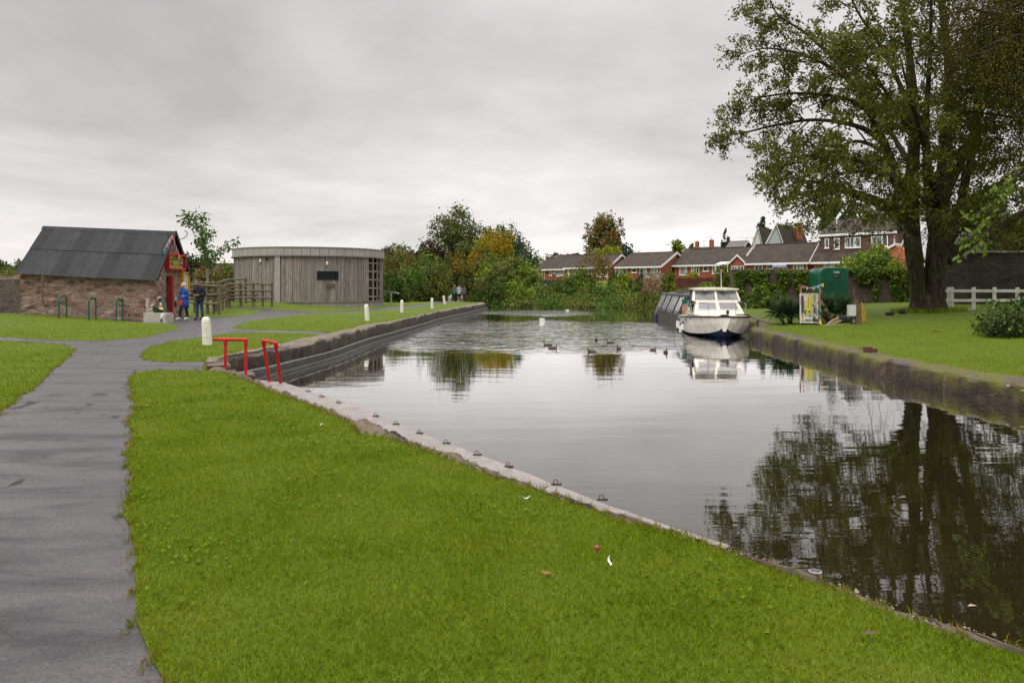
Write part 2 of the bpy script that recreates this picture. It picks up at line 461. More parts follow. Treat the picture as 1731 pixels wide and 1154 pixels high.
m, n = newmat('wet_tarmac'); tc = n('ShaderNodeTexCoord')
sxp = n('ShaderNodeSeparateXYZ', {0: (tc, 'Object')})
a = n.noise((tc, 'Object'), .7, 6, .62, .3); b = n.noise((tc, 'Object'), 130, 3, .7); b2 = n.noise((tc, 'Object'), 38, 4, .7)
d_ = n.noise(n.mapping((tc, 'Object'), (.55, 2.0, 1), (0, 0, R(-8))), 1.3, 6, .65, .4)
col = n.ramp(a, [(.3, (.024, .020, .022)), (.5, (.048, .040, .044)), (.7, (.078, .065, .070))])
col = n.mix(.6, col, n.ramp(b, [(.3, (.008, .007, .0075)), (.5, (.062, .052, .057)), (.68, (.24, .21, .22))]))
col = n.mix(.35, col, n.ramp(b2, [(.32, (.012, .010, .011)), (.5, (.06, .05, .055)), (.7, (.15, .13, .135))]))
sheen = n('ShaderNodeMapRange', {'Value': d_, 'From Min': .38, 'From Max': .62})
col = n.mix(sheen, n.mix(1.0, col, (.50, .48, .49), 'MULTIPLY'), col)  # sheen bands also put into the colour: tarmac darkened outside the shiny zones
dxp = n.math('DIVIDE', n.math('ADD', (sxp, 0), 5.1), 1.5); dyp = n.math('DIVIDE', n.math('SUBTRACT', (sxp, 1), 10.2), 2.6)
near_p = n('ShaderNodeMapRange', {'Value': n.math('ADD', n.math('MULTIPLY', dxp, dxp), n.math('MULTIPLY', dyp, dyp)), 'From Min': 0, 'From Max': 1.0, 'To Min': .085, 'To Max': -.02})
ps = n.noise(n.mapping((tc, 'Object'), (1, .7, 1)), 1.7, 5, .62, .5)
pm = n('ShaderNodeMapRange', {'Value': n.math('ADD', ps, near_p), 'From Min': .635, 'From Max': .66})
col = n.mix(pm, col, (.016, .014, .014))
ro = n('ShaderNodeMapRange', {'Value': d_, 'From Min': .34, 'From Max': .66, 'To Min': .58, 'To Max': .24})
spc = n.math('MULTIPLY', n('ShaderNodeMapRange', {'Value': d_, 'From Min': .34, 'From Max': .62, 'To Min': .5, 'To Max': .95}), n.math('SUBTRACT', 1.0, n.math('MULTIPLY', pm, .75)))
bp = n('ShaderNodeBump', {'Height': n.math('ADD', b, b2), 'Strength': .75, 'Distance': .008})
bp2 = n('ShaderNodeBump', {'Height': a, 'Strength': .4, 'Distance': .04, 'Normal': bp})
M['tarmac'] = finish(m, n, **{'Base Color': mixout(col), 'Roughness': ro, 'Specular IOR Level': spc, 'Normal': bp2})

lawn, LV, LF = submesh('lawn', ~in_c & ~in_p, M['lawn']); tag(lawn, kind='structure')
path, _, _ = submesh('path', ~in_c & in_p, M['tarmac'], -.004); tag(path, kind='structure')

# water
m, n = newmat('canal_water'); tc = n('ShaderNodeTexCoord')
mp = n.mapping((tc, 'Object'), (1, 1, 1))
sx = n('ShaderNodeSeparateXYZ', {0: (tc, 'Object')})
def blob(cx, cy, rx, ry, soft=1.0):
    dx = n.math('DIVIDE', n.math('SUBTRACT', (sx, 0), cx), rx); dy = n.math('DIVIDE', n.math('SUBTRACT', (sx, 1), cy), ry)
    r2 = n.math('ADD', n.math('MULTIPLY', dx, dx), n.math('MULTIPLY', dy, dy))
    return n('ShaderNodeMapRange', {'Value': r2, 'From Min': 0.25, 'From Max': 1.0, 'To Min': 1, 'To Max': 0})
zone = n.math('MAXIMUM', blob(1.2, 36, 10, 13), blob(2.0, 61, 7.0, 9))
wob = n.noise(mp, .35, 3, .5)
zone = n.math('MULTIPLY', zone, n('ShaderNodeMapRange', {'Value': wob, 'From Min': .35, 'From Max': .6, 'To Min': .45, 'To Max': 1.1}))
w1 = n.noise(n.mapping(mp, (.8, 1.5, 1)), 1.5, 2, .5, .4)
w2 = n.noise(n.mapping(mp, (.35, 1.5, 1)), 1.1, 2, .45)
w3 = n.noise(n.mapping(mp, (.5, 1.6, 1)), 4.5, 2, .5)
calm = n.math('ADD', n.math('MULTIPLY', w2, .0040), n.math('MULTIPLY', w3, .0008))
h = n.math('ADD', calm, n.math('MULTIPLY', n.math('MULTIPLY', w1, zone), .125))
wake = blob(1.8, 61.5, 5.0, 5.5)
w4 = n.noise(n.mapping(mp, (.8, 2.2, 1)), 1.2, 2, .5)
h = n.math('ADD', h, n.math('MULTIPLY', n.math('MULTIPLY', w4, wake), .5))
bp = n('ShaderNodeBump', {'Height': h, 'Strength': 1.0, 'Distance': 1.0})
dif = n('ShaderNodeBsdfDiffuse', {'Color': (.015, .0115, .0045, 1), 'Normal': bp}); glo = n('ShaderNodeBsdfGlossy', {'Color': (1, 1, 1, 1), 'Roughness': .02, 'Normal': bp})
fr = n('ShaderNodeFresnel', {'IOR': 1.45, 'Normal': bp}); fr2 = n.math('MULTIPLY', fr, 1.7, clamp=True)
n('ShaderNodeOutputMaterial', {'Surface': n('ShaderNodeMixShader', {0: fr2, 1: dif, 2: glo})}); M['water'] = m
wm = MB(); wm.poly([(-40, -20, WATER), (22, -20, WATER), (22, 90, WATER), (-40, 90, WATER)])
water = wm.build('water', M['water']); tag(water, kind='structure')

# ------------------------------------------------------------------ canal walls
def resample(pts, k):
    P = np.asarray(pts, float); s = np.concatenate([[0], np.cumsum(np.linalg.norm(np.diff(P, axis=0), axis=1))])
    t = np.linspace(0, s[-1], k); return np.column_stack([np.interp(t, s, P[:, 0]), np.interp(t, s, P[:, 1])]), t
def wall_loft(inner, outer, top_in, top_out, prof, name, mats, parent, step=.12, block=.9, rough=.02, ledge=None, seed=1, blockvar=.02):
    rng = np.random.default_rng(seed)
    L = np.linalg.norm(np.diff(np.asarray(outer), axis=0), axis=1).sum(); k = int(L / step)
    A, _ = resample(inner, k); B, t = resample(outer, k)
    d = B - A; w = np.linalg.norm(d, axis=1, keepdims=True) + 1e-6; d = d / w
    d[:, 0] = np.convolve(np.pad(d[:, 0], 6, 'edge'), np.ones(13) / 13, 'valid'); d[:, 1] = np.convolve(np.pad(d[:, 1], 6, 'edge'), np.ones(13) / 13, 'valid')
    d = d / np.linalg.norm(d, axis=1, keepdims=True)
    edges = np.cumsum(rng.uniform(.65, 1.35, int(L / block) + 6) * block); bi = np.searchsorted(edges, t)
    near = np.min(np.abs(edges[None, :] - t[:, None]), axis=1)
    groove = np.clip(1 - near / (step * .9), 0, 1)
    bz = rng.uniform(-blockvar, blockvar, bi.max() + 1)[bi]; bo = rng.uniform(-blockvar, blockvar * 1.2, bi.max() + 1)[bi]
    nz = lambda a: np.convolve(rng.normal(0, a, k + 4), np.ones(5) / 5, 'valid') * 1.6
    rows = []
    zi = zt(A[:, 0], A[:, 1]) if top_in is None else np.full(k, top_in)
    zo = np.full(k, top_out)
    rows.append(np.column_stack([A - d * .12, zi - .05]))
    rows.append(np.column_stack([A + d * .0, zi + .004 + nz(rough * .4)]))
    for frac in (.35, .7):
        rows.append(np.column_stack([A * (1 - frac) + B * frac, zi * (1 - frac) + zo * frac + .01 + bz * .6 * frac + nz(rough * .5) - groove * .015]))
    inset = groove * .035 + np.abs(nz(rough))
    rows.append(np.column_stack([B + d * (bo - inset - .05)[:, None], zo + .006 + bz + nz(rough * .6) - groove * .03]))
    rows.append(np.column_stack([B + d * (bo - inset)[:, None], zo - .035 + bz - groove * .03]))
    for dz, dd in prof:
        rows.append(np.column_stack([B + d * (dd + bo * .7 - groove * .03 + nz(rough * .5))[:, None], np.full(k, dz) + (0 if dz < -.6 else 1) * nz(rough * .2)]))
    G = np.stack(rows, axis=1); w_ = G.shape[1]
    idx = np.arange(k * w_).reshape(k, w_)
    q = np.stack([idx[:-1, :-1], idx[:-1, 1:], idx[1:, 1:], idx[1:, :-1]], axis=-1).reshape(-1)
    return mesh_np(name, G.reshape(-1, 3), q, 4, mats, parent, smooth=False)

# weathered coping stone: grey-pink top, darker brown upright face with ochre and moss stains running down
def cope_mat(name, top, face, moss, mossamt=.5, zmid=-.03):
    m, n = newmat(name); tc = n('ShaderNodeTexCoord'); g = n('ShaderNodeNewGeometry')
    a = n.noise((tc, 'Object'), 2.2, 6, .7); b = n.noise(n.mapping((tc, 'Object'), (2.5, 2.5, .6)), 2.0, 5, .65); c = n.noise((tc, 'Object'), 30, 3, .7)
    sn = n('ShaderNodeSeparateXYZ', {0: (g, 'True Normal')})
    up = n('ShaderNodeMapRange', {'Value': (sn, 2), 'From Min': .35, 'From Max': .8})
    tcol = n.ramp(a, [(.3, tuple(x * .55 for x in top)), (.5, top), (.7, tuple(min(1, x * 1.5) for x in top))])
    tcol = n.mix(.4, tcol, n.ramp(c, [(.3, tuple(x * .4 for x in top)), (.7, tuple(x * 1.4 for x in top))]))
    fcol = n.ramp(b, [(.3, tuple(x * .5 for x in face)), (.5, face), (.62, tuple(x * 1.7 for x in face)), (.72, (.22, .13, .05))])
    fcol = n.mix(.35, fcol, n.ramp(c, [(.3, (.02, .018, .015)), (.7, tuple(x * 2 for x in face))]))
    wv = n('ShaderNodeVectorMath', {0: n.noise((tc, 'Object'), 4, 2), 'Scale': .1}, operation='SCALE'); cw = n('ShaderNodeVectorMath', {0: (tc, 'Object'), 1: wv}, operation='ADD')
    mpv = n.mapping(cw, (3.2, 3.2, 9.0)); ve = n('ShaderNodeTexVoronoi', {'Vector': mpv, 'Scale': 1.0}, feature='DISTANCE_TO_EDGE'); vc = n('ShaderNodeTexVoronoi', {'Vector': mpv, 'Scale': 1.0})
    jt = n('ShaderNodeMapRange', {'Value': ve, 'From Min': .0, 'From Max': .10}); tone = n('ShaderNodeMapRange', {'Value': n('ShaderNodeSeparateColor', {0: (vc, 'Color')}), 'To Min': .72, 'To Max': 1.25})
    fcol = n('ShaderNodeVectorMath', {0: mixout(fcol), 'Scale': n.math('MULTIPLY', tone, n.math('ADD', n.math('MULTIPLY', jt, .32), .68))}, operation='SCALE')
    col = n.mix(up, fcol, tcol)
    mm = n.noise((tc, 'Object'), 1.1, 5, .7)
    sz = n('ShaderNodeSeparateXYZ', {0: (tc, 'Object')})
    mz = n('ShaderNodeMapRange', {'Value': (sz, 2), 'From Min': -.62, 'From Max': zmid, 'To Min': .0, 'To Max': 1.0})
    mk = n.math('MULTIPLY', n('ShaderNodeMapRange', {'Value': mm, 'From Min': .62 - mossamt * .35, 'From Max': .78 - mossamt * .35}), mz)
    col = n.mix(n.math('MULTIPLY', mk, .9), col, n.ramp(c, [(.3, tuple(x * .5 for x in moss)), (.7, moss)]))
    bp = n('ShaderNodeBump', {'Height': n.math('ADD', n.math('ADD', a, n.math('MULTIPLY', c, .4)), n.math('MULTIPLY', jt, .3)), 'Strength': .9, 'Distance': .03})
    return finish(m, n, **{'Base Color': mixout(col), 'Roughness': .75, 'Normal': bp, 'Specular IOR Level': .35})
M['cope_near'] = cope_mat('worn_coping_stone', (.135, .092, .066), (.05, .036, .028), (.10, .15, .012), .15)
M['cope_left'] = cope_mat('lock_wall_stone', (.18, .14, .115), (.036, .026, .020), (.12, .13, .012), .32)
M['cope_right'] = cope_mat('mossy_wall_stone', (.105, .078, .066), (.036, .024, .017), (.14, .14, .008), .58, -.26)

w1_ = T('canal_wall', 'low worn stone coping edging the mown lawn along the landing strip', 'canal wall', (0, 4, 0))
o = wall_loft(near_grass, near_cope, 0.0, -.02, [(-.25, -.01), (-.7, .01), (-1.2, .02)], 'stone_coping', M['cope_near'], None, step=.05, block=.55, rough=.045, seed=3, blockvar=.045)
o.location = (0, -4, 0); o.parent = w1_
w2_ = T('canal_wall', 'stained stone canal wall of big blocks behind the red handrails', 'canal wall', (-5, 30, 0))
o = wall_loft(wall_grass, wall_cope, None, -.04, [(-.12, .015), (-.3, .0), (-.42, .0), (-.7, .02), (-1.2, .02)], 'stone_coping', M['cope_left'], None, step=.13, block=1.0, rough=.028, seed=5, blockvar=.045)
o.location = (5, -30, 0); o.parent = w2_
M['ledge'] = plain('damp_concrete', (.062, .05, .041), .6, col2=(.032, .026, .022), scale=2, bump=.4)
def ledge_loft(outer, z, out0, out1, name, mat, parent, off):
    k = 120; B, t = resample(outer, k); tg = np.gradient(B, axis=0); tg /= np.linalg.norm(tg, axis=1, keepdims=True)
    d = np.column_stack([tg[:, 1], -tg[:, 0]])
    rows = [np.column_stack([B + d * out0, np.full(k, z)]), np.column_stack([B + d * out1, np.full(k, z - .012)]), np.column_stack([B + d * (out1 + .01), np.full(k, z - .05)]),
            np.column_stack([B + d * (out1 + .01), np.full(k, -1.2)])]
    G = np.stack(rows, 1); idx = np.arange(k * 4).reshape(k, 4)
    q = np.stack([idx[:-1, :-1], idx[:-1, 1:], idx[1:, 1:], idx[1:, :-1]], -1).reshape(-1)
    o = mesh_np(name, G.reshape(-1, 3), q, 4, mat); o.parent = parent; o.location = tuple(-c for c in off); return o
cb = MB((-5, 30, 0)); cb.box((-6.05, 14.35, -.17), (1.1, .62, .30), rz=.35); cb.box((-5.75, 14.7, -.42), (1.2, .7, .35), rz=.35); cb.build('corner_step', M['cope_near'], w2_, bevel=.03)
ledge_loft(wall_cope, -.44, -.05, .10, 'ledge', M['ledge'], w2_, (-5, 30, 0))
ledge_loft(wall_cope, -.58, .05, .22, 'footing', M['ledge'], w2_, (-5, 30, 0))
pb = MB((-5, 30, 0)); _B, _ = resample(wall_cope, 40)
pb.tube([(x + .12, yy - .0, -.41 + .01 * math.sin(i)) for i, (x, yy) in enumerate(_B)], .016, 6)
pb.build('cable', plain('grey_cable', (.3, .28, .26), .5), w2_)
# end face of the wall where the canal turns away behind it
eb = MB((-5, 30, 0)); eb.prism([(-2.28, 66.9, -1.2), (-2.28, 66.9, -.05), (-3.6, 70.0, -.05), (-3.6, 70.0, -1.2)], (-.4, -.1, 0)); eb.build('end_wall', M['cope_left'], w2_)

w3_ = T('canal_wall', 'mossy stone canal wall below the lawn with the large tree', 'canal wall', (9, 20, 0))
o = wall_loft(right_grass, right_cope, None, -.235, [(-.36, .01), (-.5, .02), (-.6, .03), (-.75, .03), (-1.2, .03)], 'stone_coping', M['cope_right'], None, step=.07, block=.62, rough=.03, seed=9, blockvar=.03)
o.location = (-9, -20, 0); o.parent = w3_

# landing strip: pale boards under wire netting
m, n = newmat('netted_boards'); tc = n('ShaderNodeTexCoord')
mp = n.mapping((tc, 'Object'), (1, 1, 1), (0, 0, R(56)))
br = n('ShaderNodeTexBrick', {'Vector': mp, 'Color1': (1, 1, 1, 1), 'Color2': (.9, .9, .9, 1), 'Mortar': (.25, .24, .24, 1), 'Scale': 24.0, 'Mortar Size': .06, 'Mortar Smooth': .4, 'Brick Width': .9, 'Row Height': .8})
a = n.noise((tc, 'Object'), 3, 6, .7); b = n.noise((tc, 'Object'), 40, 3, .7)
col = n.ramp(a, [(.3, (.16, .132, .122)), (.5, (.29, .245, .23)), (.72, (.42, .365, .345))])
col = n.mix(.3, col, n.ramp(b, [(.3, (.14, .115, .10)), (.7, (.5, .46, .43))]))
col = n.mix(1.0, col, br, 'MULTIPLY')
bp = n('ShaderNodeBump', {'Height': b, 'Strength': .3, 'Distance': .01})
M['netting'] = finish(m, n, **{'Base Color': mixout(col), 'Roughness': .5, 'Specular IOR Level': .45, 'Normal': bp})
M['plankside'] = plain('dark_plank_edge', (.08, .065, .055), .8)
# chips and grit lying on the coping
def grit():
    rng = np.random.default_rng(17); A, _ = resample(near_grass, 1500); B, _ = resample(near_cope, 1500); k = 3200
    i = rng.integers(60, 1480, k); f = rng.random((k, 1)); P = A[i] * (1 - f) + B[i] * f + rng.normal(0, .02, (k, 2)); r = rng.gamma(1.6, .0022, (k, 1)) + .0015
    off = np.array([[1, 0, 0], [-.5, .87, 0], [-.5, -.87, 0], [0, 0, 1.1]]); C = np.column_stack([P, np.full(k, .006)])
    V = (C[:, None, :] + off[None] * r[:, None, :] * rng.uniform(.6, 1.4, (k, 4, 1))).reshape(-1, 3); q = (np.arange(k)[:, None] * 4 + np.array([0, 1, 3, 1, 2, 3, 2, 0, 3])).reshape(-1)
    o = mesh_np('gravel', V, q, 3, leafmat('stone_chips', [(.06, .045, .035), (.16, .12, .09), (.34, .29, .24)], 0, 3)); tag(o, 'stone chips and grit scattered over the worn coping', 'gravel', kind='stuff')
grit()
so = T('landing_stage', 'long pale landing strip with wire netting and mooring rings beside lawn', 'landing stage', (-1, 8, -.24))
B, t = resample(strip_out, 60); I, _ = resample([(p[0] - .62, p[1] - .78) for p in strip_out], 60)
mb = MB((-1, 8, -.24)); mb.grid([[(I[i][0], I[i][1], -.24), (B[i][0], B[i][1], -.24 + random.uniform(-.004, .004)), ] for i in range(60)], 0)
mb.grid([[(B[i][0], B[i][1], -.242), (B[i][0] + .01, B[i][1] + .01, -1.1)] for i in range(60)], 1)
mb.poly([(I[-1][0], I[-1][1], -.24), (I[-1][0], I[-1][1], -1.1), (B[-1][0], B[-1][1], -1.1), (B[-1][0], B[-1][1], -.24)], 1)
mb.build('deck', [M['netting'], M['plankside']], so, fixn=False)

# ------------------------------------------------------------------ grass blades on the lawn (one mass)
def grass_blades():
    a, b, c = LV[LF[:, 0]], LV[LF[:, 1]], LV[LF[:, 2]]
    ar = np.abs(np.cross((b - a)[:, :2], (c - a)[:, :2])) / 2
    ce = (a + b + c) / 3; d = np.hypot(ce[:, 0], ce[:, 1])
    inview = (ce[:, 1] > 1.6) & (np.abs(ce[:, 0]) < ce[:, 1] * .80 + 1.6) & (d < 40)
    dens = np.interp(d, [2, 4, 6, 9, 14, 22, 34, 48], [20000, 16000, 9500, 4000, 1300, 330, 60, 0]) * inview
    cnt = RNG.poisson(np.minimum(ar * dens, 90000))
    ti = np.repeat(np.arange(len(ar)), cnt); k = len(ti)
    u, v = RNG.random(k), RNG.random(k); s = u + v > 1; u[s] = 1 - u[s]; v[s] = 1 - v[s]
    p = a[ti] + (b[ti] - a[ti]) * u[:, None] + (c[ti] - a[ti]) * v[:, None]
    dd = np.hypot(p[:, 0], p[:, 1])
    # clumpy height
    hm = .5 + .5 * np.sin(p[:, 0] * 3.1 + np.sin(p[:, 1] * 2.3) * 2) * np.sin(p[:, 1] * 2.7 + np.sin(p[:, 0] * 1.9) * 2)
    h = np.interp(dd, [2, 10, 40], [.019, .023, .032]) * RNG.uniform(.55, 1.25, k) * (.75 + .5 * hm)
    w = np.interp(dd, [2, 6, 14, 40], [.0025, .0037, .0072, .016]) * RNG.uniform(.7, 1.3, k)
    th = RNG.uniform(0, 2 * np.pi, k); le = RNG.uniform(.1, 1.5, k) * h; la = RNG.uniform(0, 2 * np.pi, k)
    side = np.column_stack([np.cos(th), np.sin(th), np.zeros(k)]) * w[:, None] / 2
    tip = p + np.column_stack([np.cos(la) * le, np.sin(la) * le, h])
    mid = p + np.column_stack([np.cos(la) * le * .35, np.sin(la) * le * .35, h * .6])
    V = np.stack([p - side, p + side, mid + side * .8, tip, mid - side * .8], 1).reshape(-1, 3)
    Fq = (np.arange(k)[:, None] * 5 + np.array([0, 1, 2, 3, 4])).reshape(-1)
    return V, Fq, k
M['grass'] = leafmat('grass_blade', [(.086, .156, .003), (.135, .210, .005), (.185, .255, .008), (.25, .305, .018), (.34, .31, .06)], .3, 1.1, .6)
gv, gf, gk = grass_blades()
def clover():
    rng = np.random.default_rng(41); V = []
    pc_ = rng.uniform([-5, 2.6], [6, 13], (110, 2)); keep = ~inside(canal_poly, pc_[:, 0], pc_[:, 1]) & ~inside(path_poly, pc_[:, 0], pc_[:, 1]); pc_ = pc_[keep]
    P = np.concatenate([c + rng.normal(0, rng.uniform(.05, .22), (rng.integers(12, 60), 2)) for c in pc_]); ok = ~inside(canal_poly, P[:, 0], P[:, 1]) & ~inside(path_poly, P[:, 0], P[:, 1]); P = P[ok]; k = len(P)
    C = np.column_stack([P, zt(P[:, 0], P[:, 1]) + rng.uniform(.018, .034, k)]); r = rng.uniform(.006, .012, k) * (1 + .05 * C[:, 1]); a0 = rng.uniform(0, 6.28, k); tl = rng.normal(0, .35, (k, 2))
    for j in range(6):
        a = a0 + j * math.pi / 3; dx, dy = np.cos(a) * r, np.sin(a) * r; V.append(C + np.column_stack([dx, dy, dx * tl[:, 0] + dy * tl[:, 1]]))
    V = np.stack(V, 1).reshape(-1, 3); o = mesh_np('clover', V, np.arange(k * 6), 6, leafmat('clover_leaf', [(.05, .11, .004), (.09, .165, .006), (.13, .20, .012)], .2, 1.5, .6, .05)); tag(o, 'clover and small weeds growing through the near lawn', 'clover', kind='stuff')
clover()
gr = mesh_np('grass', gv, gf, 5, M['grass']); tag(gr, 'short mown grass blades covering the lawns', 'grass', kind='stuff')
print('grass blades', gk)
# ------------------------------------------------------------------ stone shed on the left
SHED = stone('red_sandstone_rubble', [(.08, .055, .047), (.20, .105, .075), (.27, .125, .082), (.35, .22, .17), (.23, .17, .145), (.42, .32, .25), (.18, .075, .05)], 3.0, 7.5, (.23, .17, .14), .06)
OLDW = stone('grey_rubble', [(.07, .058, .046), (.13, .10, .08), (.17, .135, .105), (.10, .075, .06)], 4.2, 5.5, (.11, .09, .072), .06)
# plan: near corner b, front wall runs to the left (slightly towards the camera), gable runs back
sb = Vector((-15.74, 32.6, 0)); fdir = Vector((-.9895, -.145, 0)); gdir = Vector((-.118, .993, 0)).normalized()
SL = 5.45; SD = 4.5
def front_z(py0, py1, u):   # image rows of a horizontal course at the two ends of the front wall
    pt = sb + fdir * u
    return pt
def shed_pt(u, v, z): p = sb + fdir * u + gdir * v; return Vector((p.x, p.y, z))
slope = .26 / SL           # the shed stands on ground rising to its far end
z0 = lambda u: -.06 + (.30 / SL) * u
ze = lambda u: 1.98 + slope * u
zr = lambda u: 4.02 + (.17 / SL) * u
shed = T('stone_shed', 'small red sandstone shed with black corrugated roof beside the path junction', 'shed', (sb.x, sb.y, 0))
mb = MB(shed.location)
sec = lambda u: [shed_pt(u, 0, z0(u) - .3), shed_pt(u, 0, ze(u)), shed_pt(u, SD / 2, zr(u) - .10), shed_pt(u, SD, ze(u)), shed_pt(u, SD, z0(u) - .3)]
A, B = sec(0), sec(SL)
dv0, dv1, dz1 = 1.45, 2.45, 1.95
mb.poly(B)
for i in (0, 1, 2, 3):
    mb.poly([A[i], A[i + 1], B[i + 1], B[i]])
# gable with a doorway: front strip, back strip, head
mb.poly([A[0], A[1], shed_pt(0, dv0, ze(0) + (zr(0) - .1 - ze(0)) * dv0 / (SD / 2)), shed_pt(0, dv0, -.36)])
mb.poly([shed_pt(0, dv1, -.36), shed_pt(0, dv1, ze(0) + (zr(0) - .1 - ze(0)) * (SD - dv1) / (SD / 2)), A[3], A[4]])
mb.poly([shed_pt(0, dv0, dz1), shed_pt(0, dv0, ze(0) + (zr(0) - .1 - ze(0)) * dv0 / (SD / 2)), A[2], shed_pt(0, dv1, ze(0) + (zr(0) - .1 - ze(0)) * (SD - dv1) / (SD / 2)), shed_pt(0, dv1, dz1)])
for v in (dv0, dv1): mb.poly([shed_pt(0, v, -.36), shed_pt(0, v, dz1), shed_pt(.45, v, dz1), shed_pt(.45, v, -.36)])
mb.poly([shed_pt(0, dv0, dz1), shed_pt(0, dv1, dz1), shed_pt(.45, dv1, dz1), shed_pt(.45, dv0, dz1)])
mb.build('wall', SHED, shed)
mb = MB(shed.location); mb.poly([shed_pt(.44, dv0, -.1), shed_pt(.44, dv1, -.1), shed_pt(.44, dv1, dz1), shed_pt(.44, dv0, dz1)])
mb.build('door', M['black'], shed)  # flat black sheet standing in for the dark inside the open doorway
# corrugated roof, two lapped courses per slope
mb = MB(shed.location); PITCH = .105; ov = .18
ncol = int((SL + 2 * .16) / PITCH * 6)
for side in (0, 1):
    for course, (f0, f1, lift) in enumerate(((-.12, .47, .0), (.45, 1.0, .022))):
        rows = []
        for f in (f0, (f0 + f1) / 2, f1):
            row = []
            for j in range(ncol + 1):
                u = -.16 + (SL + .32) * j / ncol
                v = f * SD / 2; z = ze(u) + (zr(u) - ze(u)) * f
                sheet = int((u + .3) / .95)
                w = .018 * math.cos(2 * math.pi * u / PITCH) + lift + .02 + .006 * (sheet % 2) + (.008 * math.sin(u * 1.7) if f < 0 else 0)
                row.append(shed_pt(u, v if side == 0 else SD - v, z + w))
            rows.append(row)
        f0_ = len(mb.m); mb.grid(rows)
        for q_ in range(f0_, len(mb.m)): mb.m[q_] = (int(((q_ - f0_) % ncol) / ncol * (SL + .32) / .62 + course * .5) * 7 % 3)
mb.build('roof', [M['roofmetal'], plain('corrugated_sheet_faded', (.032, .032, .035), .6, col2=(.02, .02, .023), scale=2.5, sc=(1, 1, .4), spec=.3), plain('corrugated_sheet_newer', (.021, .021, .024), .55, col2=(.013, .013, .015), scale=2.5, sc=(1, 1, .4), spec=.3)], shed, fixn=False, smooth='all')
mb = MB(shed.location)
for side in (-1, 1):
    mb.grid([[shed_pt(u, SD / 2, zr(u) + .085) for u in np.linspace(-.19, SL + .19, 24)], [shed_pt(u, SD / 2 + side * .16, zr(u) - .09 + .01 * math.sin(u * 5)) for u in np.linspace(-.19, SL + .19, 24)]])
mb.build('ridge_cap', M['roofmetal'], shed)
for side in (0, 1):
    mb = MB(shed.location)
    p0 = shed_pt(-.17, -.27 if side == 0 else SD + .27, ze(0) - .20); p1 = shed_pt(-.17, SD / 2, zr(0) + .05)
    mb.beam(p0, p1, .03, .16); mb.build('bargeboard', M['black'], shed)
mb = MB(shed.location)   # scrolled iron bracket at the ridge end
mb.tube([shed_pt(-.2, SD / 2 + .1, 3.7), shed_pt(-.45, SD / 2 + .1, 3.75), shed_pt(-.62, SD / 2 + .1, 3.9), shed_pt(-.66, SD / 2 + .1, 4.05), shed_pt(-.58, SD / 2 + .1, 4.14), shed_pt(-.50, SD / 2 + .1, 4.08)], .018, 6)
mb.build('bracket', M['iron'], shed)
# plane of the gable in photo rays
def on_gable(px, py, out=0.0):
    k = (px - CXP) / F; nrm = Vector((gdir.y, -gdir.x, 0)); o = sb + nrm * out
    d = Vector((k, 1, -(py - HY) / F)); t = ((o.x * nrm.x + o.y * nrm.y)) / (d.x * nrm.x + d.y * nrm.y)
    return Vector((d.x * t, d.y * t, EYE + d.z * t))
gn = Vector((gdir.y, -gdir.x, 0))
mb = MB(shed.location)
pp = on_gable(283.5, 530, .0); mb.box(Vector((pp.x, pp.y, .95)) + gn * .14 , (.17, .10, 2.1), rz=math.atan2(gn.y, gn.x)); mb.build('door_post', M['dkred'], shed)
# drain pipe down the join with the boundary wall
mb = MB(shed.location)
q = [PY(72, 462, 31.7), PY(72, 515, 31.6), PY(75, 523, 31.4), PY(80, 528, 31.2)]
mb.tube(q, .035, 8); mb.build('drainpipe', plain('drainpipe_paint', (.12, .09, .07), .5), shed)

sg = T('sign_board', 'dark green canal sign with yellow lettering and red frame on shed gable', 'sign', on_gable(283, 442, .02))
wv = Vector((gdir.x, gdir.y, 0)); up = Vector((0, 0, 1))
c0 = on_gable(278, 442, .0); c1 = on_gable(307, 442, .0)
half = (c1 - c0).length / 2; mid = (c0 + c1) / 2; mid.z = 2.65; hh = .37
frame4 = Matrix((wv, up, gn)).transposed().to_4x4()
def sgm(x, y, o): return Matrix.Translation(mid + wv * x + up * y + gn * o - Vector(sg.location)) @ frame4
mb = MB(sg.location); rzg = math.atan2(wv.y, wv.x)
for s in (-1, 1):
    mb.box(mid + wv * s * (half - .04) + gn * .11, (.08, .22, 2 * hh), rz=rzg)
    mb.box(mid + up * s * (hh - .035) + gn * .11, (2 * half - .16, .22, .07), rz=rzg)
mb.build('frame', M['red'], sg)
mb = MB(sg.location); mb.box(mid + gn * .08, (2 * half - .17, .1, 2 * hh - .15), rz=rzg)
mb.build('panel', plain('sign_green', (.012, .05, .02), .4, col2=(.01, .04, .016)), sg)
M['signyellow'] = plain('sign_yellow', (.62, .50, .04), .5, col2=(.55, .43, .03))
M['signpink'] = plain('sign_rose_red', (.6, .2, .12), .5, col2=(.4, .1, .08))
sw = 2 * half - .3
text_obj('lettering', 'TIVERTON CANAL Co', .24, sgm(0, .19, .135), M['signyellow'], sg, sx=sw / 2.42)
text_obj('lettering', 'The Ducks Ditty Cafe Bar', .17, sgm(0, -.22, .135), M['signyellow'], sg, shear=.2, sx=sw / 2.15)
mb = MB(sg.location)
for i, (w, y) in enumerate(((1.0, .045), (.8, -.01), (.95, -.065), (.7, -.115))): mb.box(mid + up * y + gn * .135, (w, .008, .026), rz=rzg)
for s in (-1, 1): mb.box(mid + up * (s * (hh - .105)) + gn * .134, (sw + .05, .008, .015), rz=rzg)
mb.build('small_print', M['signyellow'], sg)
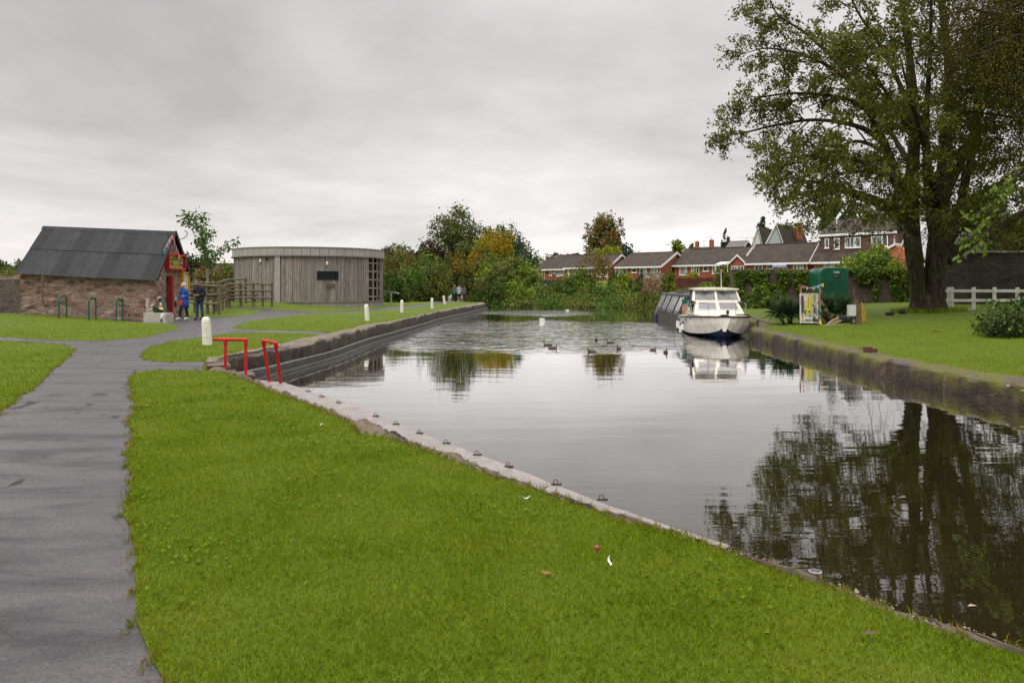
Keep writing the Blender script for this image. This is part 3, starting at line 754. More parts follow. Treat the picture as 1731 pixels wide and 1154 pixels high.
for s in (-1, 1):
    mb = MB(sg.location)
    for k in (-.08, .08): mb.ell(mid + wv * (s * (half - .38) + k) + up * -.03 + gn * .13, (.10, .02, .075), 10, 6, rot=Matrix.Rotation(rzg, 3, 'Z'))
    mb.build('rose_motif', M['signpink'], sg)

nb = T('notice_board', 'tall orange framed notice board with pale map on shed gable', 'notice board', on_gable(306, 480, .0))
e0 = on_gable(304.5, 480, 0); e1 = on_gable(315.5, 480, 0); nm = (e0 + e1) / 2; nw = (e1 - e0).length; nm.z = 1.55
mb = MB(nb.location)
for s in (-1, 1):
    mb.box(nm + wv * s * (nw / 2 - .03) + gn * .08, (.06, .16, 1.2), rz=rzg); mb.box(nm + up * s * .63 + gn * .08, (nw, .16, .06), rz=rzg)
mb.build('frame', M['yellow'], nb)
mb = MB(nb.location); mb.box(nm + gn * .05, (nw - .12, .06, 1.18), rz=rzg); mb.build('panel', plain('map_print', (.55, .62, .5), .3, col2=(.25, .36, .36), scale=9), nb)

BCOL = [(.7, .12, .2), (.08, .33, .6), (.75, .12, .08), (.8, .42, .5), (.75, .6, .05), (.1, .4, .12), (.35, .1, .42)]
BM = [plain('bunting_%s' % c, col, .7, col2=tuple(x * .85 for x in col)) for c, col in zip('pink blue scarlet rose yellow green purple'.split(), BCOL)]
def bunting(name, label, pts, size, seed, group='bunting strings'):
    rr = random.Random(seed); root = T(name, label, 'bunting', pts[0], group=group)
    mb = MB(root.location); mb.tube(pts, .006, 4); mb.build('cord', M['white'], root)
    P = [Vector(p) for p in pts]; segs = []
    for a, b in zip(P[:-1], P[1:]):
        k = max(1, round((b - a).length / (size * 1.15)))
        for i in range(k): segs.append((a.lerp(b, i / k), a.lerp(b, (i + 1) / k)))
    for i, (a, b) in enumerate(segs):
        d = (b - a).normalized(); dn = (Vector((0, 0, -1)) - d * d.dot(Vector((0, 0, -1))) * .5).normalized()
        c = (a + b) / 2; tip = c + dn * size * rr.uniform(.9, 1.3) + Vector((rr.uniform(-.4, .4), rr.uniform(-.4, .4), 0)) * size
        nn = d.cross(dn).normalized() * .004
        mb = MB(root.location); mb.prism([a.lerp(c, .1), b.lerp(c, .1), tip], nn); mb.build('flag', BM[rr.randrange(7) if i >= 7 else (i * 3) % 7], root)
    return root
ga = on_gable(291.5, 397, .20)
bunting('bunting', 'short bunting string hanging down the front verge of the shed gable', [ga, on_gable(285, 408, .2), on_gable(281, 416, .2), on_gable(277, 424, .2)], .22, 1)
bunting('bunting', 'bunting string hanging down the rear verge of the shed gable', [ga + Vector((0, .15, 0)), on_gable(296, 412, .25), on_gable(301, 424, .25), on_gable(305, 434, .25)], .28, 2)

# boundary wall, tumbled end beside the shed
bw = T('stone_wall', 'weathered grey rubble boundary wall with crumbling end beside the shed', 'stone wall', (-24, 34, 0.3))
mb = MB(bw.location); rows = []
for i, x in enumerate(np.linspace(-48, -21.3, 60)):
    yf = 33.4 + (x + 21) * -.02; top = 1.86 + .03 * random.uniform(-1, 1)
    if x > -21.9: top -= .12 * (x + 21.9) / .6 + .02
    if x > -21.55: top -= .5
    rows.append([(x, yf, -.1), (x, yf - .02, .9), (x, yf + .02, top - .05), (x, yf + .12, top + random.uniform(-.02, .03)), (x, yf + .42, top), (x, yf + .5, -.1)])
mb.grid(rows); mb.poly(rows[-1]); mb.build('wall_face', OLDW, bw)
cap = MB(bw.location); x = -47.5
while x < -22.2:
    w = random.uniform(.3, .6); cap.box((x + w / 2, 33.9 + random.uniform(-.03, .03), 1.9 + random.uniform(-.02, .02)), (w - .03, .5, .09), rz=random.uniform(-.06, .06)); x += w
cap.build('coping', plain('pale_coping', (.30, .24, .20), .85, col2=(.14, .11, .09), scale=4, bump=.5), bw)

# cycle stands
mb = MB(); w_, h_ = .70, .92
pts = [(0, -w_ / 2, 0), (0, -w_ / 2, h_ - .16)] + [(0, -w_ / 2 + .16 - .16 * math.cos(t), h_ - .16 + .16 * math.sin(t)) for t in np.linspace(.2, math.pi / 2, 5)] \
    + [(0, w_ / 2 - .16 + .16 * math.sin(t), h_ - .16 + .16 * math.cos(t)) for t in np.linspace(0, math.pi / 2 - .2, 5)] + [(0, w_ / 2, h_ - .16), (0, w_ / 2, 0)]
mb.tube(pts, .034, 10)
for px, py, lab in ((106, 533, 'green hoop cycle stand by the shed wall, closest to the boundary wall'), (156, 536.5, 'green hoop cycle stand between two others along the shed wall'), (202, 540, 'green hoop cycle stand by the shed wall, closest to the duck sculpture')):
    _Y = {106: 31.05, 156: 31.35, 202: 31.75}[px]; g = Vector((XY(px, _Y), _Y - .2, float(zt(XY(px, _Y), _Y))))
    if px == 106: hoop = mb.build('cycle_stand', M['hoop'], None, smooth=True); hoop0 = hoop
    else: hoop = dup(hoop0)
    hoop.location = (g.x, g.y + .2, g.z); hoop.rotation_euler = (0, 0, R(8)); tag(hoop, lab, 'cycle stand', 'green cycle stands')

# plinth, duck sculpture, information plate, white post
g = ground(264, 545.5); px_m = F / g.y
pl = T('plinth', 'pale concrete plinth under the painted duck sculpture', 'plinth', (g.x, g.y, g.z), R(-6))
mb = MB(); mb.box((-.05, .22, .19), (1.02, .46, .44)); mb.box((.46, .12, .16), (.14, .62, .36)); mb.build('block', M['concrete'], pl, bevel=.012)
mb = MB(); mb.box((.30, -.035, .30), (.16, .02, .19)); mb.build('plate', M['upvc'], pl)
for x_ in (.22, .34): mb = MB(); mb.bx(x_, x_ + .05, -.05, -.02, .05, .14); mb.build('niche', M['black'], pl)
dk = T('duck_sculpture', 'glossy green duck sculpture with striped wings on the concrete plinth', 'sculpture', (g.x, g.y + .20, g.z + .41), R(-6))
M['glossgreen'] = plain('gloss_green_paint', (.006, .07, .02), .18, col2=(.005, .05, .015), coat=.5)
mb = MB(); mb.lathe((0, 0, 0), [(.16, 0), (.22, .05), (.27, .14), (.285, .2), (.25, .205), (.2, .16), (.1, .13)], 20, sx=1.0, sy=.62)
for s in (-1, 1):
    mb.grid([[(s * .27, y, .17), (s * .24, y * .9, .30 + (.10 if s < 0 else .14) * (1 - abs(y) / .16)), (s * .13, y * .6, .27 + .1 * (1 - abs(y) / .16))] for y in np.linspace(-.15, .15, 7)])
mb.tube([(.17, 0, .1), (.16, -.02, .26), (.12, -.03, .38), (.10, -.04, .48), (.10, -.05, .56)], [.13, .09, .062, .05, .045], 10)
mb.ell((.09, -.07, .58), (.075, .085, .07)); mb.build('body', M['glossgreen'], dk, smooth=True)
mb = MB(); mb.ell((.06, -.15, .56), (.04, .06, .018), 8, 5); mb.build('bill', M['yellow'], dk, smooth=True)
mb = MB(); mb.ell((.05, -.10, .63), (.03, .03, .025), 8, 5); mb.ell((.125, -.1, .635), (.03, .03, .025), 8, 5); mb.build('eye', M['white'], dk, smooth=True)
SC_ = [BM[0], M['white'], BM[1], M['yellow'], M['dkred'], M['white'], BM[4]]
for s, x0, top in ((-1, -.18, .37), (1, .17, .38)):
    for i in range(6):
        z = top - i * .045; mb = MB()
        mb.ell((x0 + s * (.012 * i), -.12 - .012 * i, z), (.055 + .012 * i, .045, .026), 10, 5, rot=Matrix.Rotation(s * .25, 3, 'Y')); mb.build('painted_feather', SC_[(i + (s > 0)) % 7], dk, smooth=True)
wp = ground(249.5, 541); mb = MB(); mb.box((0, 0, .5), (.11, .1, 1.0)); mb.box((0, 0, 1.0), (.12, .11, .03)); o = mb.build('marker_post', plain('faded_white_wood', (.42, .38, .34), .8, col2=(.28, .24, .21), scale=9, sc=(1, 1, .3)), None)
o.location = (XY(249.5, 31.6), 31.6, 0); tag(o, 'faded white wooden post standing behind the concrete plinth', 'post')

# ------------------------------------------------------------------ round timber building
RC = Vector((-15.5, 56.8, 0)); RR = 5.48
rb = T('round_building', 'round building clad in grey timber boards with metal fascia', 'building', RC)
def ring(bm_, r0, r1, z0, z1, n=160, m=0, a0=0, a1=2 * math.pi, jit=0, rr=None):
    pass
ang_of = lambda px: None
def cyl_hit(px, r):
    k = (px - CXP) / F; a = k * k + 1; b = -2 * (k * RC.x + RC.y); c = RC.x ** 2 + RC.y ** 2 - r * r
    t = (-b - math.sqrt(max(0, b * b - 4 * a * c))) / (2 * a); return math.atan2(t - RC.y, k * t - RC.x), t
def rp(a, r, z): return Vector((RC.x + r * math.cos(a), RC.y + r * math.sin(a), z))
def zrow(px, py, r): _, t = cyl_hit(px, r); return EYE - (py - HY) / F * t
m, n = newmat('grey_larch_boards'); tc = n('ShaderNodeTexCoord'); g_ = n('ShaderNodeNewGeometry')
nz = n.noise(n.mapping((tc, 'Object'), (6, 6, .5)), 2.0, 6, .7); nk = n.noise(n.mapping((tc, 'Object'), (3, 3, 1.2)), 2.2, 3, .6)
rr_ = n.ramp((g_, 'Random Per Island'), [(0, (.13, .103, .09)), (.3, (.25, .215, .195)), (.7, (.37, .325, .30)), (1, (.20, .16, .14))])
col = n.mix(.55, rr_, n.ramp(nz, [(.32, (.075, .06, .052)), (.5, (.22, .185, .165)), (.7, (.40, .355, .325))]))
col = n.mix(n('ShaderNodeMapRange', {'Value': nk, 'From Min': .62, 'From Max': .72, 'To Max': .6}), col, (.05, .04, .035))
M['larch'] = finish(m, n, **{'Base Color': mixout(col), 'Roughness': .85, 'Specular IOR Level': .2, 'Normal': n('ShaderNodeBump', {'Height': nz, 'Strength': .4, 'Distance': .01})})
M['zinc'] = plain('zinc_panels', (.36, .325, .30), .5, metal=.1, col2=(.30, .27, .25), scale=.8)
M['zinctrim'] = plain('zinc_trim', (.24, .225, .205), .45, metal=.3, col2=(.2, .185, .17))
lat0, _ = cyl_hit(622, RR); lat1, _ = cyl_hit(643, RR); win0, _ = cyl_hit(536, RR); win1, _ = cyl_hit(572, RR); pil0, _ = cyl_hit(466, RR); pil1, _ = cyl_hit(474.5, RR)
ZP, ZF, ZT = .45, 3.60, 4.24
wz0, wz1 = zrow(554, 474, RR), zrow(554, 458, RR)
mb = MB(RC); a = -math.pi; bw_ = .125 / RR; ri = random.Random(4)
while a < math.pi - .001:
    b = min(a + bw_ * ri.choice([1, 1, .65, 1.15]), math.pi); c = (a + b) / 2; g2 = .0016
    if lat0 < c < lat1 or pil0 < c < pil1: a = b; continue
    spans = [(ZP, ZF)]
    if win0 < c < win1: spans = [(ZP, wz0), (wz1, ZF)]
    pr = ri.choice([0, 0, .025, .03, .012])
    for z0_, z1_ in spans:
        mb.prism([rp(a + g2, RR - .08, z0_), rp(b - g2, RR - .08, z0_), rp(b - g2, RR + pr, z0_), rp(a + g2, RR + pr, z0_)], (0, 0, z1_ - z0_))
    a = b
mb.build('cladding', M['larch'], rb)
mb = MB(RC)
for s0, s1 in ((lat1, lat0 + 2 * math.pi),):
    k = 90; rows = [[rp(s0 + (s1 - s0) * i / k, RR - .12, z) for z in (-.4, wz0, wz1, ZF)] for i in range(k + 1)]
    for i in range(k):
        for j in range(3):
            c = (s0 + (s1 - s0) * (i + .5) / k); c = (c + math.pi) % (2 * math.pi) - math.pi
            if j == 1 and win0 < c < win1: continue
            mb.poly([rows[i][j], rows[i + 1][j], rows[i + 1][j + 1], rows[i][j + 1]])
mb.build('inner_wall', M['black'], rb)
def ringband(name, r0, r1, z0_, z1_, mat, k=120, gap=0.0, smooth=False):
    mb = MB(RC)
    for i in range(k):
        a0, a1 = -math.pi + 2 * math.pi * i / k + gap, -math.pi + 2 * math.pi * (i + 1) / k - gap
        mb.prism([rp(a0, r0, z0_), rp(a1, r0, z0_), rp(a1, r1, z0_), rp(a0, r1, z0_)], (0, 0, z1_ - z0_))
    return mb.build(name, mat, rb)
ringband('fascia', RR - .05, RR + .13, ZF + .085, ZT - .05, M['zinc'], 58, .0022)
ringband('fascia_backing', RR - .1, RR + .10, ZF + .08, ZT - .06, M['black'], 58)
ringband('fascia_trim', RR - .2, RR + .21, ZF, ZF + .08, M['zinctrim'], 120)
ringband('roof_edge', RR - .2, RR + .17, ZT - .05, ZT + .02, M['zinctrim'], 120)
ringband('plinth', RR - .1, RR + .05, -.5, ZP - .09, M['zinc'], 58, .0022)
ringband('plinth_backing', RR - .12, RR + .02, -.5, ZP - .1, M['black'], 58)
ringband('plinth_trim', RR - .1, RR + .12, ZP - .085, ZP - .002, M['zinctrim'], 120)
mb = MB(RC); mb.poly([rp(2 * math.pi * i / 60, RR - .1, ZT - .03) for i in range(60)]); mb.build('roof', plain('sedum_roof', (.09, .10, .03), .9, col2=(.06, .05, .03), scale=3), rb)
pc = (pil0 + pil1) / 2; mb = MB(RC); mb.prism([rp(pil0, RR - .1, -.2), rp(pil1, RR - .1, -.2), rp(pil1, RR + .14, -.2), rp(pil0, RR + .14, -.2)], (0, 0, ZF + .22)); mb.build('pillar', M['zinc'], rb)
# barred window
wf = MB(RC); am = (win0 + win1) / 2; nb_ = 12
for z0_, z1_ in ((wz0, wz0 + .05), (wz1 - .05, wz1)):
    for i in range(6):
        a0 = win0 + (win1 - win0) * i / 6; a1 = win0 + (win1 - win0) * (i + 1) / 6
        wf.prism([rp(a0, RR - .06, z0_), rp(a1, RR - .06, z0_), rp(a1, RR + .04, z0_), rp(a0, RR + .04, z0_)], (0, 0, z1_ - z0_))
for a0, a1 in ((win0, win0 + .006), (win1 - .006, win1)): wf.prism([rp(a0, RR - .06, wz0 + .05), rp(a1, RR - .06, wz0 + .05), rp(a1, RR + .04, wz0 + .05), rp(a0, RR + .04, wz0 + .05)], (0, 0, wz1 - wz0 - .1))
M['slate'] = plain('slate_blue_metal', (.045, .055, .065), .5)
wn = wf.build('window', M['slate'], rb)
mb = MB(RC)
for i in range(1, nb_): mb.tube([rp(win0 + (win1 - win0) * i / nb_, RR + .0, wz0 + .04), rp(win0 + (win1 - win0) * i / nb_, RR + .0, wz1 - .04)], .018, 6)
mb.build('bars', M['slate'], wn)
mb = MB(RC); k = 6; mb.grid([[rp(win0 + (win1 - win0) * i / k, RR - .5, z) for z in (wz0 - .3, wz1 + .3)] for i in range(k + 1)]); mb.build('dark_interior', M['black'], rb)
def on_cyl(px, py, r=RR): a, t = cyl_hit(px, r); return a, EYE - (py - HY) / F * t
for px, py in ((441.5, 441), (552.5, 445.5)):
    a, z = on_cyl(px, py); mb = MB(RC); p = rp(a, RR + .08, z)
    mb.ell(p, (.09, .09, .15), 12, 8); lm = mb.build('wall_lamp', plain('milky_glass', (.7, .68, .64), .25), rb, smooth=True)
    mb = MB(RC); mb.tube([rp(a, RR, z - .12), rp(a, RR + .12, z - .17)], .07, 10); mb.build('lamp_base', M['steel'], lm)
a, z = on_cyl(452, 437.5); mb = MB(RC); mb.box(rp(a, RR + .09, z), (.22, .14, .13), rz=a); mb.build('sensor', M['rubber'], rb)
a, z = on_cyl(558.5, 482.5); mb = MB(RC); mb.box(rp(a, RR + .06, z), (.03, .62, .28), rz=a); mb.build('plaque', plain('carved_oak', (.13, .095, .075), .8, col2=(.08, .06, .05), scale=12), rb)
# open lattice bay with orange timber inside
mb = MB(RC); mb2 = MB(RC)
for i in range(4):
    a = lat0 + (lat1 - lat0) * i / 3; mb.prism([rp(a - .008, RR - .1, ZP), rp(a + .008, RR - .1, ZP), rp(a + .008, RR + .03, ZP), rp(a - .008, RR + .03, ZP)], (0, 0, ZF - ZP))
mb.build('lattice_post', M['larch'], rb)
M['cedar'] = plain('orange_cedar', (.30, .13, .055), .7, col2=(.20, .08, .035), scale=6, sc=(1, 1, .3))
for j in range(5):
    z = ZP + .25 + j * .62; mb2 = MB(RC)
    for i in range(3):
        a0 = lat0 + (lat1 - lat0) * i / 3 + .01; a1 = lat0 + (lat1 - lat0) * (i + 1) / 3 - .01
        mb2.prism([rp(a0, RR - .5, z), rp(a1, RR - .5, z), rp(a1, RR - .05, z), rp(a0, RR - .05, z)], (0, 0, .09))
    mb2.build('lattice_shelf', M['larch'], rb)

mb = MB(RC); mb.grid([[rp(lat0 - .03 + (lat1 - lat0 + .06) * i / 5, RR - .9, z) for z in (ZP, ZF)] for i in range(6)])
for i in range(3):
    a = lat0 + (lat1 - lat0) * (i + .5) / 3; mb.prism([rp(a - .012, RR - .6, ZP), rp(a + .012, RR - .6, ZP), rp(a + .012, RR - .45, ZP), rp(a - .012, RR - .45, ZP)], (0, 0, ZF - ZP))
mb.build('inner_screen', M['cedar'], rb)

# handrail by the round building
g = ground(661, 518); hr = T('handrail', 'galvanised steel handrail by the round building ramp', 'handrail', g)
mb = MB(g); p0 = PY(646, 491.5, g.y + 2.5); p1 = PY(661, 494, g.y); p2 = PY(672.5, 495.5, g.y - 1.2)
mb.tube([p0, p1, p2, p2 + Vector((.1, -.1, -.06))], .045, 8); mb.build('rail', M['steel'], hr, smooth=True)
mb = MB(g); mb.tube([g, Vector((p1.x, p1.y, p1.z))], .045, 8); mb.build('post', M['steel'], hr, smooth=True)

# ------------------------------------------------------------------ timber fences, picnic table
def fence(label, posts, h, rails, name='timber_fence', hs=None):
    r = T(name, label, 'fence', posts[0], group=None)
    P = [Vector(p) for p in posts]
    for i, p in enumerate(P):
        mb = MB(r.location); mb.tube([p + Vector((0, 0, -.1)), p + Vector((random.uniform(-.02, .02), 0, h * .5)), p + Vector((random.uniform(-.03, .03), 0, h + .06))], [.085, .08, .075], 8); mb.build('post', M['post'], r)
    for zf in rails:
        mb = MB(r.location)
        for a, b in zip(P[:-1], P[1:]):
            mb.tube([a + Vector((0, -.1, h * zf + random.uniform(-.02, .02))), (a + b) / 2 + Vector((0, -.1, h * zf + random.uniform(-.02, .02))), b + Vector((0, -.1, h * zf + random.uniform(-.02, .02)))], .062, 7)
        mb.build('rail', M['post'], r)
    return r
def gp(px, Y, dz=0): x = XY(px, Y); return (x, Y, float(zt(x, Y)) + dz)
fence('weathered post and rail fence behind the two people by the shed', [gp(308, 40.6), gp(329, 40.2), gp(351, 39.9), gp(361, 39.6), gp(370, 39.4)], 1.60, (.36, .66, .95))
fence('weathered post and rail fence returning back from the path', [gp(370, 39.7), gp(366, 42.5), gp(376, 44.0), gp(382, 45.5), gp(387, 46.5)], 1.5, (.36, .66, .95))
fence('weathered post and rail fence ending at the round building', [gp(388, 46.3), gp(407, 46.6), gp(428, 46.8), gp(444, 47), gp(459.5, 47.2)], 1.5, (.36, .66, .95))
fence('weathered post and rail fence running behind the young tree', [gp(312, 44.5), gp(340, 45), gp(365, 45.5), gp(386, 47.8), gp(416, 48.3)], 1.62, (.36, .66, .97))
px0 = gp(410, 50.2); pt = T('picnic_table', 'dark picnic table partly hidden behind the timber fence', 'picnic table', px0, R(10))
mb = MB()
for i in range(4): mb.box((0, -.3 + i * .2, .74), (1.8, .18, .05))
mb.build('tabletop', M['deadwood'], pt)
for s in (-1, 1):
    mb = MB(); mb.box((0, s * .78, .44), (1.8, .26, .05)); mb.build('bench', M['deadwood'], pt)
    mb = MB(); mb.beam((s * .7, -.75, 0), (s * .7, -.2, .72), .06, .1); mb.beam((s * .7, .75, 0), (s * .7, .2, .72), .06, .1); mb.beam((s * .76, -.85, .4), (s * .76, .85, .4), .05, .1); mb.build('trestle', M['deadwood'], pt)

# ------------------------------------------------------------------ white mooring bollards
bpos = [((350.5, 583), 'white bollard on the grass beside the red handrails', -.05), ((621, 542), 'white bollard standing before the round building wall edge', -.07), ((679.5, 528), 'white bollard by the ramp handrail', .0),
        ((730.5, 521.5), 'white bollard alone on the grass midway along the towpath', -.02), ((751.5, 514), 'white bollard closest to the three walkers', -.12)]
M['chalk'] = plain('chalky_white_paint', (.70, .66, .58), .7, col2=(.50, .45, .36), scale=7, bump=.3, lo=.25, hi=.5)
mb = MB(); h = .72
mb.lathe((0, 0, 0), [(.105, -.15), (.105, .0), (.10, .3), (.098, h - .14), (.10, h - .12), (.085, h - .05), (.05, h), (.0, h + .005)], 8)
b0 = mb.build('bollard', M['chalk'], None)
for i, ((px, py), lab, lean) in enumerate(bpos):
    o = b0 if i == 0 else dup(b0); gg = ground(px, py); o.location = gg; o.rotation_euler = (random.uniform(-.02, .02), lean, random.uniform(0, .6)); tag(o, lab, 'bollard', 'white bollards along the towpath')
    o.scale = (1.15, 1.15, 1) if i == 0 else (1, 1, 1)

# ------------------------------------------------------------------ red grab rails at the steps
def rail(label, top, posts, r=.029):
    root = T('red_handrail', label, 'handrail', posts[0][1], group='red handrails')
    mb = MB(root.location); mb.tube(top, r, 12); mb.build('top_rail', M['red'], root, smooth=True)
    for a, b in posts:
        mb = MB(root.location); mb.tube([a, b], r * .95, 12); po = mb.build('post', M['red'], root, smooth=True)
        d = (Vector(a) - Vector(b)).normalized()
        mb = MB(root.location); mb.tube([Vector(a) - d * .10, Vector(a) + d * .012], r * 1.28, 12); mb.ell(Vector(a), (r * 1.28, r * 1.28, r * 1.28), 12, 8); mb.build('fitting', M['red'], po, smooth=True)
Yl = 13.6
rail('red tubular handrail with level top beside the stone corner', [PY(361, 573.5, 13.8), PY(381, 573.8, 13.7), PY(416, 574.2, 13.5)], [(PY(381, 574, 13.7), PY(381, 622, 13.7)), (PY(415.5, 574.5, 13.5), PY(415.5, 650, 13.5))])
rail('red leaning tubular handrail standing on the landing strip', [PY(445, 575.5, 13.3), PY(466, 579.5, 12.9)], [(PY(445, 576, 13.3), PY(455.5, 644.5, 13.55)), (PY(466, 580, 12.9), PY(474.5, 647.5, 13.3))])

# mooring rings along the strip
mb = MB(); mb.box((0, 0, .012), (.17, .05, .022)); mb.box((.09, .01, .018), (.05, .07, .03)); mb.tube([(.045 * math.cos(t), .0, .055 + .042 * math.sin(t)) for t in np.linspace(0, 2 * math.pi, 17)], .008, 6)
rg0 = mb.build('mooring_ring', M['iron'], None); rg0.scale = (.44, .44, .44)
ringpx = [(521, 661), (544, 670), (572, 680), (635, 702.5), (669, 716), (709, 731), (754, 748), (806, 767.5), (859, 787), (939, 817), (1016, 843)]
for i, (px, py) in enumerate(ringpx):
    o = rg0 if i == 0 else dup(rg0); x, y = Pz(px, py, -.235); o.location = (x + .0, y - .03, -.238); o.rotation_euler = (0, 0, R(-20 + 17 * math.sin(i * 2.1)))
    tag(o, 'small rusty iron mooring ring on the edge of the landing strip', 'mooring ring', 'mooring rings along the landing strip')
x, y = Pz(1378, 976, -.0); mb = MB(); mb.lathe((0, 0, 0), [(.03, 0), (.034, .012), (.034, .02), (.025, .021), (.024, .005)], 18); o = mb.build('pipe_collar', M['steel'], None, smooth=True); o.location = (x, y, .015)
tag(o, 'round metal collar set in the stone coping past the strip end', 'pipe collar')
# ------------------------------------------------------------------ houses beyond the canal
m, n = newmat('brown_roof_tiles'); tc = n('ShaderNodeTexCoord')
wv1 = n('ShaderNodeTexWave', {'Vector': n.mapping((tc, 'Object'), (1, 0, 0)), 'Scale': 1.05, 'Distortion': .15}, wave_type='BANDS', bands_direction='X')
wv2 = n('ShaderNodeTexWave', {'Vector': n.mapping((tc, 'Object'), (0, 0, 1)), 'Scale': 1.5, 'Distortion': .1}, wave_type='BANDS', bands_direction='Z', wave_profile='SAW')
nz = n.noise((tc, 'Object'), 1.2, 5, .65); nf = n.noise((tc, 'Object'), 7, 3, .6)
col = n.ramp(nz, [(.3, (.036, .025, .020)), (.5, (.064, .046, .037)), (.7, (.10, .075, .06))])
col = n.mix(.4, col, n.ramp(nf, [(.35, (.020, .015, .013)), (.65, (.085, .064, .055))]))
hh_ = n.math('ADD', n.math('MULTIPLY', (wv1, 1), .6), n.math('MULTIPLY', (wv2, 1), .7))
M['tile'] = finish(m, n, **{'Base Color': mixout(col), 'Roughness': .8, 'Specular IOR Level': .25, 'Normal': n('ShaderNodeBump', {'Height': hh_, 'Strength': 1.0, 'Distance': .08})})
def brick(name, c1, c2):
    m, n = newmat(name); tc = n('ShaderNodeTexCoord')
    nz = n.noise((tc, 'Object'), 1.0, 4, .6); nf = n.noise(n.mapping((tc, 'Object'), (2.2, 2.2, 6)), 2.0, 2, .6)
    col = n.mix(.6, n.ramp(nz, [(.3, c2), (.7, c1)]), n.ramp(nf, [(.3, tuple(x * .6 for x in c2)), (.7, tuple(x * 1.25 for x in c1))]))
    return finish(m, n, **{'Base Color': mixout(col), 'Roughness': .85, 'Specular IOR Level': .2})
M['brick'] = brick('red_brick', (.33, .105, .056), (.24, .07, .038))
M['brick2'] = brick('brown_brick', (.13, .07, .055), (.09, .05, .042))
M['brick3'] = brick('orange_brick', (.42, .17, .085), (.32, .12, .06))
M['render'] = plain('cream_render', (.62, .56, .50), .8, col2=(.55, .48, .43), scale=1)
M['slategrey'] = plain('grey_slates', (.14, .13, .125), .7, col2=(.10, .092, .09), scale=2.5)
m, n = newmat('window_glass'); tc = n('ShaderNodeTexCoord')
nz = n.noise(n.mapping((tc, 'Object'), (1.6, 1.6, .25)), 1.3, 2, .5)
col = n.ramp(nz, [(.40, (.02, .022, .024)), (.50, (.09, .10, .10)), (.58, (.42, .42, .41))])
M['glass'] = finish(m, n, **{'Base Color': col, 'Roughness': .06, 'Specular IOR Level': .6})
M['darkglass'] = plain('dark_window_glass', (.03, .034, .038), .08, col2=(.02, .022, .024), spec=.7)

def add_window(parent, mbf, P, nx, pane, sill=True, nyt=0):
    """P(x, z, out) -> world point on the wall; (u0,u1,z0,z1) via closure; nx lights, nyt: fraction of a top light"""
    fr = MB(); ln = []
    u0, u1, z0, z1 = mbf; t = .085
    def slab(a0, a1, b0, b1, o0, o1, mb): mb.prism([P(a0, b0, o0), P(a1, b0, o0), P(a1, b1, o0), P(a0, b1, o0)], P(a0, b0, o1) - P(a0, b0, o0))
    slab(u0, u0 + t, z0, z1, -.02, .06, fr); slab(u1 - t, u1, z0, z1, -.02, .06, fr)
    slab(u0 + t, u1 - t, z0, z0 + t, -.02, .06, fr); slab(u0 + t, u1 - t, z1 - t, z1, -.02, .06, fr)
    for i in range(1, nx):
        u = u0 + (u1 - u0) * i / nx; slab(u - t * .45, u + t * .45, z0 + t, z1 - t, -.01, .055, fr)
    if nyt:
        zz = z1 - (z1 - z0) * nyt
        for i in range(nx):
            if i % 2 == 0 and nx > 1 and nyt < 1: slab(u0 + (u1 - u0) * i / nx + t * .9, u0 + (u1 - u0) * (i + 1) / nx - t * .9, zz - t * .4, zz + t * .4, -.01, .05, fr)
    w = fr.build('window', M['upvc'], parent)
    g = MB(); g.poly([P(u0 + t * .5, z0 + t * .5, .015), P(u1 - t * .5, z0 + t * .5, .015), P(u1 - t * .5, z1 - t * .5, .015), P(u0 + t * .5, z1 - t * .5, .015)])
    g.build('pane', pane, w)
    if sill:
        s = MB(); slab(u0 - .05, u1 + .05, z0 - .07, z0, .0, .12, s); s.build('sill', M['upvc'], w)
    return w

